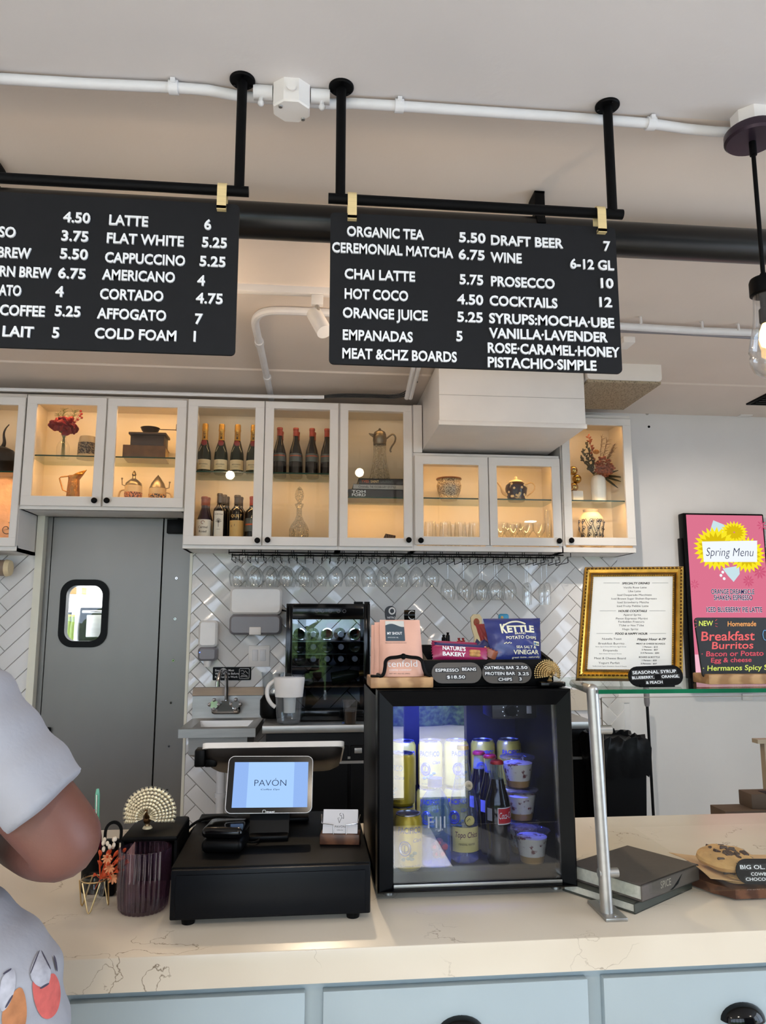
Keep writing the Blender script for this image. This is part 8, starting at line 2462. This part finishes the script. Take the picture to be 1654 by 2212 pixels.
for s_, x, y, w_ in (('ORANGE DREAMSICLE', 1535, 1283, 93), ('SHAKEN ESPRESSO', 1541, 1296, 83), ('ICED BLUEBERRY PIE LATTE', 1525, 1322, 120)):
    tvt(s_, x, y, w_, 9.5, M_WHT, .05, 0, .0044); tvt(s_, x, y, w_, 9.5, M_NAVYG, .018, 0, .0052)
b.build('display', t)
# --- wall fittings behind the glass
def plate(name, label, cat, px0, px1, py0, py1, thick=.012, m_=None):
    a_, c_ = at(px0, py0, YW), at(px1, py1, YW); b = MB(); b.box(a_.x, c_.x, YW - thick, YW - .0005, c_.z, a_.z, m_ or M_WHITEPL, .003); return tag(b.build(name, loc=(a_.x, YW, c_.z)), label, cat)
plate('wall_outlet', 'white wall outlet under the glass shelf behind the black handle', 'outlet', 1334, 1359, 1496, 1518)
plate('wall_outlet', 'white wall outlet under the chalkboard', 'outlet', 1601, 1624, 1498, 1512)
plate('access_panel', 'white painted access panel on the wall behind the bin', 'panel', 1312, 1362, 1520, 1591, .008, M_WALL)
# dustpan handle and bin
yh = YW - .24
h0 = at(1396, 1500, yh); h1 = at(1399, 1775, yh)
t = thing('broom', 'black long-handled dustpan standing behind the bin', 'broom', (h1.x, yh, 0))
b = MB(); b.cyl((h0.x, yh, h0.z - .0), (h0.x + .006, yh, .12), .0085, None, M_BLACKPL, 14); b.build('stick', t)
b = MB(); zt_ = at(1396, 1462, yh).z; b.lathe([(.012, h0.z - .07), (.017, h0.z - .05), (.017, zt_ - .02), (.012, zt_)], (h0.x, yh, 0), M_GREYPL, 18); b.build('grip', t)
b = MB(); b.box(h0.x - .13, h0.x + .13, yh - .02, yh + .12, .001, .12, M_BLACKPL, .01); b.build('pan', t)
yb1 = 3.72
n0, n1 = at(1312, 1592, yb1), at(1400, 1616, yb1)
t = thing('trash_bin', 'black trash bin lined with a shiny black bag behind the counter', 'trash bin', (n0.x, yb1, 0))
x0, x1 = ax(1308, 1680, yb1), ax(1399, 1680, yb1)
zt_ = az(1350, 1596, yb1); zl_ = az(1350, 1678, yb1)
b = MB(); b.rings([[(x0 + .03, yb1 + .03, .001), (x1 - .03, yb1 + .03, .001), (x1 - .03, yb1 + .27, .001), (x0 + .03, yb1 + .27, .001)], [(x0, yb1, zt_ - .02), (x1, yb1, zt_ - .02), (x1, yb1 + .3, zt_ - .02), (x0, yb1 + .3, zt_ - .02)]], M_BLACK); b.build('bin_body', t)
M_BAG = mat('black_bin_liner', S(8, 8, 9), .34, vary=.2, bump=.35, bscale=14, spec=.12)
b = MB()
def rim(o, z, j):
    pts = []
    for i in range(40):
        u = i / 40 * 4; s_ = int(u); f_ = u - s_
        P_ = [(x0 - o, yb1 - o), (x1 + o, yb1 - o), (x1 + o, yb1 + .3 + o), (x0 - o, yb1 + .3 + o)]
        a_, c_ = P_[s_], P_[(s_ + 1) % 4]
        n_ = .006 * sin(i * 2.3 + j * 1.7) + .004 * sin(i * 5.1 + j)
        pts.append((a_[0] + (c_[0] - a_[0]) * f_ + n_, a_[1] + (c_[1] - a_[1]) * f_ - abs(n_), z + n_ * 1.6))
    return pts
b.rings([rim(.006, zl_, 0), rim(.014, zl_ + (zt_ - zl_) * .35, 1), rim(.012, zl_ + (zt_ - zl_) * .7, 2), rim(.008, zt_, 3), rim(-.012, zt_ + .004, 4), rim(-.02, zt_ - .2, 5)], M_BAG, cap0=False); b.build('bin_liner', t, sharp=60)
# shelf corner and kraft boxes at the right edge
ys_ = 2.9
p = at(1636, 1600, ys_)
t = thing('wooden_riser', 'pale wooden riser shelf cut by the right edge', 'riser', p)
b = MB(); b.box(p.x, p.x + .4, ys_, ys_ + .04, p.z - .012, p.z + .004, mat('pale_wood', S(186, 166, 140), .5)); b.build('shelf_board', t)
zbase = .78
yx = 2.56
b = MB(); b.box(1.0, 2.3, 2.46, 3.05, 0, zbase, M_BLUEPAINT); tag(b.build('side_cabinet', loc=(1.0, 2.46, 0)), 'pale blue side cabinet behind the counter carrying the kraft boxes', 'cabinet')
b = MB(); b.box(p.x + .03, p.x + .06, ys_ + .005, ys_ + .035, zbase + .0003, p.z - .012, mat('pale_wood_leg', S(180, 158, 132), .5)); b.build('support', t)
M_KRAFTD = mat('dark_kraft', S(92, 72, 56), .75, vary=.08)
def kraft(label, px0, py0, py1, Y, z0=None, dark=False, d=.1):
    a_, c_ = at(px0, py0, Y), at(px0, py1, Y)
    zb = c_.z if z0 is None else z0
    t = thing('kraft_box', label, 'box', (a_.x, Y, zb), 'kraft boxes at the right edge')
    b = MB(); b.box(a_.x, a_.x + .26, Y, Y + d, zb, a_.z, M_KRAFTD, .002); b.build('box_body', t)
    if dark:
        b = MB(); b.box(a_.x + .055, a_.x + .15, Y - .001, Y + d * .6, zb + .001, a_.z + .0008, M_BLACK); b.tube([(a_.x + .07, Y - .002, zb + .03), (a_.x + .09, Y - .002, zb + .055), (a_.x + .085, Y - .002, zb + .02)], .0012, M_GREYPL, 5); b.build('dark_sleeve', t)
    return a_.z
zk_ = kraft('lower dark kraft box lying on the side cabinet at the right', 1566, 1753, 1777, yx, zbase + .0003)
kraft('upper kraft box with a black sleeve at the right edge', 1622, 1716, 1753, yx + .02, zk_ + .0003, True, .08)

# ================================================================== BEHIND THE GUARD: BOOKS, COOKIES
M_BKGREY = mat('charcoal_linen', S(86, 78, 72), .75, vary=.05, scale=80); M_BKPAGE = mat('book_pages', S(206, 204, 190), .8, vary=.08, scale=120)
def corner_book(label, pL, pB, pR, h, z, cover, grp, sp=None, off=0):
    """left, front and right corners of the top face given as pixels at height z+h"""
    L, B_, R_ = atz(*pL, z + h), atz(*pB, z + h), atz(*pR, z + h)
    u = (R_ - B_); v = (L - B_); lu = u.length
    u.normalize(); v = (v - u * v.dot(u)); lv = v.length; v.normalize()
    M_ = Matrix(((u.x, v.x, 0, B_.x), (u.y, v.y, 0, B_.y), (0, 0, 1, z), (0, 0, 0, 1)))
    t = thing('book', label, 'book', B_.xyz - Vector((0, 0, h)), grp)
    k = .0035
    b = MB(M_); b.box(-.002, lu, -.004, lv + .004, 0, k, cover, .001, 1); b.box(-.002, lu, -.004, lv + .004, h - k, h, cover, .001, 1); b.box(-.002, lu, -.004, -.0005, 0, h, cover, .001, 1); b.build('cover', t)
    b = MB(M_); b.box(.002, lu - .004, .0, lv, k, h - k, M_BKPAGE); b.build('pages', t)
    if sp:
        fs = planemap((0, -.0042, 0), (1, 0, 0), (0, 0, 1)); b = MB(M_)
        for s_, u_, w_, hh_ in sp:
            b.text(s_, fs, lu * u_, h * .4, hh_, lu * w_, 'l', 0, M_STONE, .01)
        b.prism([(lu * .45, h * .1), (lu * .52, h * .22), (lu * .68, h * .8), (lu * .6, h * .3), (lu * .5, h * .08)], fs, .0003, .0006, M_BLACK); b.build('spine_print', t)
    return t
zl = CT + .0005
corner_book('charcoal book under the large grey one behind the guard glass', (1262, 1886), (1368, 1950), (1490, 1897), .022, zl, mat('dark_green_cloth', S(66, 68, 60), .7), 'books behind the guard glass')
corner_book('large grey cookbook lying on top behind the guard glass', (1252, 1859), (1383, 1911), (1505, 1866), .034, zl + .0225, M_BKGREY, 'books behind the guard glass', [('SPICE', .3, .18, .014)])
# wooden cake board with parchment, cookies and sign
yw0 = atz(1600, 1948, CT).y
bL = at(1500, 1868, yw0 + .12); zc0 = az(1600, 1937, yw0); 
xb0 = ax(1524, 1900, yw0 + .03)
zt_ = az(1600, 1921, yw0)
t = thing('serving_board', 'walnut serving board with feet under the cookies', 'serving board', (xb0, yw0, CT))
b = MB(); 
pr_ = [(0, .2), (.0, .09), (.02, .04), (.05, .0), (.4, -.0), (.4, .2)]
zt2 = zt_; zb_ = zt_ - .02
b.prism([(u, v) for u, v in pr_], planemap((xb0, yw0, 0), (1, 0, 0), (0, 1, 0)), zb_, zt2, M_WALNUT); b.build('board', t)
for dx_ in (.09, .36):
    b = MB(); b.box(xb0 + dx_, xb0 + dx_ + .02, yw0 + .01, yw0 + .19, CT + .0003, zb_, M_WALNUT, .002); b.build('foot', t)
M_PARCH = mat('parchment', S(204, 166, 120), .75, vary=.05)
def pf(u, v, o=0): return Vector((xb0 - .002 + .385 * u, yw0 + .006 + .19 * v, zt2 + .0015 + .03 * max(0, .25 - u) ** 1.2 * 4 * (1 + .5 * sin(3 * v)) * .6 + .002 * (3.5 + sin(7 * u + 5 * v)) + o))
b = MB(); b.surf(lambda u, v: pf(u, v), 24, 8, M_PARCH, back=lambda u, v: pf(u, v, .0008)); tag(b.build('parchment_sheet', loc=(xb0, yw0, zt2)), 'tan parchment sheet curling on the walnut board', 'paper')
M_COOKIE = mat('baked_cookie', S(196, 154, 98), .8, vary=.18, scale=30, bump=.6, bscale=40); M_CHIP = mat('chocolate_chunk', S(62, 38, 26), .5)
def cookie(label, px, pyc, z_, R_, H_, seed, tiltx=0.0):
    c = atz(px, pyc, z_); rnd = random.Random(seed)
    t = thing('cookie', label, 'cookie', c, 'cookies on the board')
    b = MB()
    XF = Matrix.Translation(c) @ Matrix.Rotation(tiltx, 4, 'X')
    rings = []
    for (q, hz_) in ((.6, -1), (.9, -.85), (1.0, -.2), (.97, .3), (.8, .75), (.5, .95), (.2, 1.0)):
        rings.append([XF @ Vector((cos(a) * R_ * q * (1 + .03 * sin(3 * a + seed) + .02 * sin(7 * a)), sin(a) * R_ * q * (1 + .03 * sin(3 * a + seed)), H_ * hz_ * (1 + .15 * sin(5 * a + q * 7)))) for a in [i * pi / 18 for i in range(36)]])
    b.rings(rings, M_COOKIE); b.build('baked_dough', t)
    b = MB()
    for i in range(22):
        a = rnd.uniform(0, 2 * pi); q = rnd.uniform(.15, .84); s_ = rnd.uniform(.004, .0085)
        hz_ = 1.0 - .25 * q ** 2 if q < .6 else max(.2, 1.35 - 1.15 * q)
        p_ = XF @ Vector((cos(a) * R_ * q, sin(a) * R_ * q, H_ * hz_))
        b.box(-s_, s_, -s_, s_, -s_ * .5, s_ * .5, M_CHIP, s_ * .2, 1, Matrix.Translation(p_) @ Matrix.Rotation(rnd.uniform(0, 3), 4, 'Z') @ Matrix.Rotation(.4, 4, 'X'))
    b.build('chocolate_chunks', t)
yck = yw0 + .09
cookie('lower chocolate chip cookie under the big one on parchment', 1592, 1884, zt2 + .0138, .057, .0105, 3)
cookie('big top cookie with chocolate chunks on the stack', 1568, 1852, zt2 + .045, .063, .0135, 5, .1)
price_plate("black pill-shaped BIG OL' cookie sign at the right edge", 1590, 1716, 1856, 1909, yw0 + .001, [('BIG OL. C', -.43, .1, .55, .15), ('COWBOY,', -.26, -.16, .4, .12), ('CHOCOLAT', -.36, -.36, .5, .12)], tilt=-.03, dark=True)
# ================================================================== CUSTOMER AT THE LEFT
def limb_surface(name, verts, edges, radii, m_, parent=None, loc=None, sub=2, sharp=80):
    me = bpy.data.meshes.new(name)
    base = Vector(parent['_b']) if parent is not None else Vector(loc)
    me.from_pydata([Vector(v) - base for v in verts], edges, [])
    o = bpy.data.objects.new(name, me)
    COL.objects.link(o)
    sk = o.modifiers.new('skin', 'SKIN'); sk.use_smooth_shade = True; sk.branch_smoothing = .6
    for i, r in enumerate(radii):
        d = me.skin_vertices[0].data[i]
        d.radius = r if isinstance(r, tuple) else (r, r)
        d.use_root = (i == 0)
    ss = o.modifiers.new('sub', 'SUBSURF'); ss.levels = sub; ss.render_levels = sub
    bpy.context.view_layer.update()
    dg = bpy.context.evaluated_depsgraph_get()
    new = bpy.data.meshes.new_from_object(o.evaluated_get(dg))
    o.modifiers.clear()
    o.data = new
    new.materials.clear(); new.materials.append(m_)
    new.shade_smooth()
    if parent is not None:
        o.parent = parent
    else:
        o.location = base
    o['_b'] = list(base)
    return o
M_SKIN = mat('brown_skin', S(106, 66, 54), .5, vary=.05, scale=30, bump=.05, bscale=120)
M_SHIRT = mat('pale_grey_cotton', S(152, 153, 160), .85, vary=.03, scale=12, bump=.12, bscale=70)
M_PANTS = mat('dark_trousers', S(52, 50, 54), .85, vary=.1); M_HAIR = mat('black_hair', S(24, 20, 20), .5, vary=.3, scale=60); M_SHOE = mat('dark_shoe', S(36, 34, 34), .5)
YP = 1.05                                  # shoulder line of the person
sh = at(-85, 1545, YP)                     # right shoulder joint
el = at(160, 1836, YP - .02)               # right elbow
wr = at(10, 1812, YP + .17)                # right wrist, forearm folded across the front
px_ = sh.x - .16                           # spine
ctr = Vector((px_, YP - .02, 0))
zS = sh.z + .04
hip = zS - .52
P = thing('person', 'person in a pale grey printed t-shirt with bent elbow at the left edge', 'person', (px_, YP, 0))
lsh = Vector((px_ - .17, YP, zS)); lel = Vector((px_ - .27, YP + .02, zS - .3)); lwr = Vector((px_ - .12, YP + .2, zS - .34))
neck = Vector((px_, YP - .01, zS + .06)); head = Vector((px_, YP + .02, zS + .2))
V0 = [Vector((px_, YP, hip)), Vector((px_, YP - .01, hip + .2)), Vector((px_, YP, zS - .1)), neck, head - Vector((0, 0, .06)), head, head + Vector((0, -.01, .07)),
      sh, (sh + el) / 2, el, (el + wr) / 2, wr,
      lsh, (lsh + lel) / 2, lel, (lel + lwr) / 2, lwr,
      Vector((px_ + .09, YP, hip - .06)), Vector((px_ + .1, YP + .02, hip * .5)), Vector((px_ + .1, YP - .02, .09)), Vector((px_ + .1, YP + .12, .04)),
      Vector((px_ - .09, YP, hip - .06)), Vector((px_ - .1, YP + .02, hip * .5)), Vector((px_ - .1, YP - .02, .09)), Vector((px_ - .1, YP + .12, .04))]
E0 = [(0, 1), (1, 2), (2, 3), (3, 4), (4, 5), (5, 6), (2, 7), (7, 8), (8, 9), (9, 10), (10, 11), (2, 12), (12, 13), (13, 14), (14, 15), (15, 16), (0, 17), (17, 18), (18, 19), (19, 20), (0, 21), (21, 22), (22, 23), (23, 24)]
R0 = [(.13, .1), (.125, .095), (.13, .1), .055, .07, .085, .06, .062, .055, .05, .047, .03, .062, .055, .044, .04, .03, .08, .058, .045, .035, .08, .058, .045, .035]
hands = []
for w_, prev in ((wr, el), (lwr, lel)):
    d = (w_ - prev).normalized(); side = Vector((0, 0, 1)); pn = d.cross(side).normalized()
    ip = len(V0); wi = 11 if w_ is wr else 16
    V0.append(w_ + d * .05); R0.append((.036, .02)); E0.append((wi, ip))
    for k in range(4):
        o_ = side * (.03 - .02 * k); L = (.035, .04, .038, .03)[k]
        a_ = len(V0); V0 += [w_ + d * .09 + o_, w_ + d * (.09 + L) + o_ * 1.05 - pn * .008, w_ + d * (.09 + L * 1.8) + o_ * 1.05 - pn * .028]
        R0 += [.0105, .0095, .008]; E0 += [(ip, a_), (a_, a_ + 1), (a_ + 1, a_ + 2)]
    a_ = len(V0); V0 += [w_ + d * .045 + side * .045 - pn * .012, w_ + d * .075 + side * .06 - pn * .02]; R0 += [.0125, .0095]; E0 += [(ip, a_), (a_, a_ + 1)]
body = limb_surface('body', V0, E0, R0, M_SKIN, P)
# face
b = MB()
fy_ = head.y + .085
b.ball((head.x, fy_ + .008, head.z - .01), .013, M_SKIN, 12, (.8, 1, 1.5))
for sg in (-1, 1):
    b.ball((head.x + sg * .03, fy_ - .006, head.z + .02), .011, M_LETTER, 12, (1.2, .7, .8)); b.ball((head.x + sg * .03, fy_ + .002, head.z + .02), .005, M_INK, 10); b.ball((head.x + sg * .084, head.y, head.z), .022, M_SKIN, 12, (.35, .7, 1.2))
b.ball((head.x, fy_ - .004, head.z - .05), .02, mat('lips', S(120, 62, 56), .5), 12, (1.1, .4, .35)); b.build('face', P)
b = MB(); b.ball((head.x, head.y - .014, head.z + .04), .096, M_HAIR, 24, (.92, 1, .9)); b.build('hair', P)
# t-shirt: lofted torso and loose sleeve merged into one cloth surface
def ell(c, rx, ry, n=32, tz=0.0):
    return [Vector((c[0] + cos(a) * rx, c[1] + sin(a) * ry, c[2] + cos(a) * tz)) for a in [2 * pi * i / n for i in range(n)]]
sb = MB()
xr = lambda px, py: at(px, py, YP).x
hem = hip - .12
tor = []
for z, hw, dy in ((zS + .055, .1, .08), (zS + .035, .15, .1), (zS - .03, .2, .125), (zS - .14, .205, .14), (zS - .26, .2, .145), (zS - .34, .205, .15), (zS - .44, .215, .155), (zS - .56, .225, .16), (hem, .228, .165)):
    tor.append((z, hw, dy))
# right edge of the torso as the photograph shows it
edge = {1880: 88, 1950: 108, 2050: 128, 2140: 138, 2212: 144}
def edge_x(z):
    best = None
    for py, px in edge.items():
        q = at(px, py, YP)
        if best is None or abs(q.z - z) < best[0]: best = (abs(q.z - z), q.x)
    return best[1]
rings = []
for z, hw, dy in tor:
    r_ = px_ + hw
    if z < zS - .28: r_ = edge_x(z)
    l_ = px_ - hw
    rings.append(ell(((l_ + r_) / 2, YP, z), (r_ - l_) / 2, dy))
sb.rings(rings, M_SHIRT)
# sleeve from shoulder to a wide hem above the elbow
hA, hB = at(172, 1668, YP - .03), at(32, 1800, YP - .03)
hc = (hA + hB) / 2; hr = (hA - hB).length / 2
hu = (hA - hB).normalized(); hn = Vector((0, 1, 0)); 
s0 = Vector((px_ + .08, YP, zS - .03))
def oval(c, u, r, ry): return [c + u * cos(a) * r + hn * sin(a) * ry for a in [2 * pi * i / 32 for i in range(32)]]
sA, sB_ = at(-5, 1446, YP - .01), at(-150, 1640, YP)
m1 = (at(85, 1556, YP - .02), at(-40, 1720, YP - .02))
sb.rings([oval(s0, Vector((.4, 0, .9)).normalized(), .08, .08), oval((sA + sB_) / 2, (sA - sB_).normalized(), (sA - sB_).length / 2, .1), oval((m1[0] + m1[1]) / 2, (m1[0] - m1[1]).normalized(), (m1[0] - m1[1]).length / 2, .088), oval(hc, hu, hr, .078)], M_SHIRT)
# left sleeve
sb.rings([oval(Vector((px_ - .08, YP, zS - .03)), Vector((-.4, 0, .9)).normalized(), .08, .08), oval(lsh, Vector((-.6, 0, .8)).normalized(), .085, .085), oval((lsh + lel) / 2 + Vector((-.02, 0, -.03)), Vector((-.95, 0, .25)).normalized(), .09, .085)], M_SHIRT)
shirt = sb.build('t_shirt', P, sharp=80)
rm = shirt.modifiers.new('remesh', 'REMESH'); rm.mode = 'VOXEL'; rm.voxel_size = .0065; rm.use_smooth_shade = True
sm = shirt.modifiers.new('smooth', 'SMOOTH'); sm.factor = .5; sm.iterations = 6
bpy.context.view_layer.update()
dg = bpy.context.evaluated_depsgraph_get()
nm = bpy.data.meshes.new_from_object(shirt.evaluated_get(dg)); shirt.modifiers.clear(); shirt.data = nm
nm.materials.clear(); nm.materials.append(M_SHIRT); nm.shade_smooth()
# soft folds in the cloth
nm.update()
for v in nm.vertices:
    w = v.co
    d = .0035 * sin(w.z * 46 + w.x * 30) * sin(w.x * 23 - w.z * 12 + w.y * 20) + .002 * sin(w.z * 90 - w.x * 60)
    v.co = w + v.normal * d
nm.update()
# prints on the shirt: drawn patches that follow the cloth
Pb = Vector(P['_b'])
bv = BVHTree.FromPolygons([v.co + Pb for v in nm.vertices], [list(p.vertices) for p in nm.polygons])
def print_patch(b, pts, m_, off):
    for _ in range(2):
        pts = [q for i in range(len(pts)) for q in ((pts[i][0] * .75 + pts[(i + 1) % len(pts)][0] * .25, pts[i][1] * .75 + pts[(i + 1) % len(pts)][1] * .25), (pts[i][0] * .25 + pts[(i + 1) % len(pts)][0] * .75, pts[i][1] * .25 + pts[(i + 1) % len(pts)][1] * .75))]
    cx = sum(p[0] for p in pts) / len(pts); cy = sum(p[1] for p in pts) / len(pts)
    rings = []
    for q in (1.0, .75, .5, .25, .02):
        ring = []
        for x, y in pts:
            d = ray(cx + (x - cx) * q, cy + (y - cy) * q)
            h = bv.ray_cast(EYE, d)
            if h[0] is None: return
            ring.append(h[0] + h[1] * (off if h[1].dot(d) < 0 else -off))
        rings.append(ring)
    b.rings(rings, m_, cap0=False)
def blob(cx, cy, rx, ry, n=22, rot=0.0, k=0.0):
    out = []
    for i in range(n):
        a = 2 * pi * i / n; r = 1 + k * sin(3 * a)
        x, y = cos(a) * rx * r, sin(a) * ry * r
        out.append((cx + x * cos(rot) - y * sin(rot), cy + x * sin(rot) + y * cos(rot)))
    return out
b = MB()
M_PR = mat('coral_print', S(196, 92, 86), .85, vary=.15, scale=80); M_PB = mat('tan_print', S(170, 112, 72), .85, vary=.2, scale=60); M_PG = mat('pale_sketch_print', S(164, 164, 172), .85, vary=.25, scale=60); M_PD = mat('navy_sketch_line', S(62, 58, 74), .85)
print_patch(b, [(70, 2112), (96, 2120), (112, 2098), (126, 2118), (130, 2150), (124, 2184), (108, 2202), (90, 2200), (76, 2176), (68, 2140)], M_PR, .0012)
print_patch(b, [(4, 2180), (22, 2150), (44, 2128), (54, 2150), (58, 2190), (50, 2230), (20, 2240), (2, 2215)], M_PB, .0012)
print_patch(b, [(62, 2108), (70, 2078), (84, 2052), (94, 2066), (108, 2090), (106, 2122), (92, 2134), (74, 2128)], M_PG, .0016)
print_patch(b, [(-2, 2120), (14, 2100), (28, 2090), (34, 2112), (30, 2144), (16, 2176), (-2, 2190)], M_PG, .0016)
for pts in ([(112, 1984), (118, 1990), (122, 2014), (116, 2010)], [(106, 2020), (112, 2022), (122, 2050), (118, 2064), (108, 2046)], [(112, 2064), (118, 2070), (122, 2100), (118, 2098)], [(63, 2104), (65, 2106), (84, 2056), (82, 2054)], [(86, 2056), (88, 2055), (108, 2094), (106, 2096)], [(82, 2134), (86, 2137), (104, 2126), (102, 2122)], [(4, 2104), (6, 2107), (24, 2096), (22, 2092)], [(8, 2176), (12, 2178), (28, 2150), (25, 2148)]):
    print_patch(b, pts, M_PD, .002)
b.build('shirt_print', P)
# trousers and shoes
b = MB()
for sg in (-1, 1):
    b.rings([ell((px_ + sg * .08, YP, hip + .06), .12, .125), ell((px_ + sg * .1, YP + .01, hip - .15), .1, .115), ell((px_ + sg * .1, YP + .02, hip * .5), .085, .09), ell((px_ + sg * .1, YP - .02, .07), .075, .085)], M_PANTS)
b.build('trousers', P, sharp=80)
for sg in (-1, 1):
    b = MB(); b.ball((px_ + sg * .1, YP + .05, .048), .046, M_SHOE, 18, (1, 2.8, 1.0)); b.build('shoe', P)
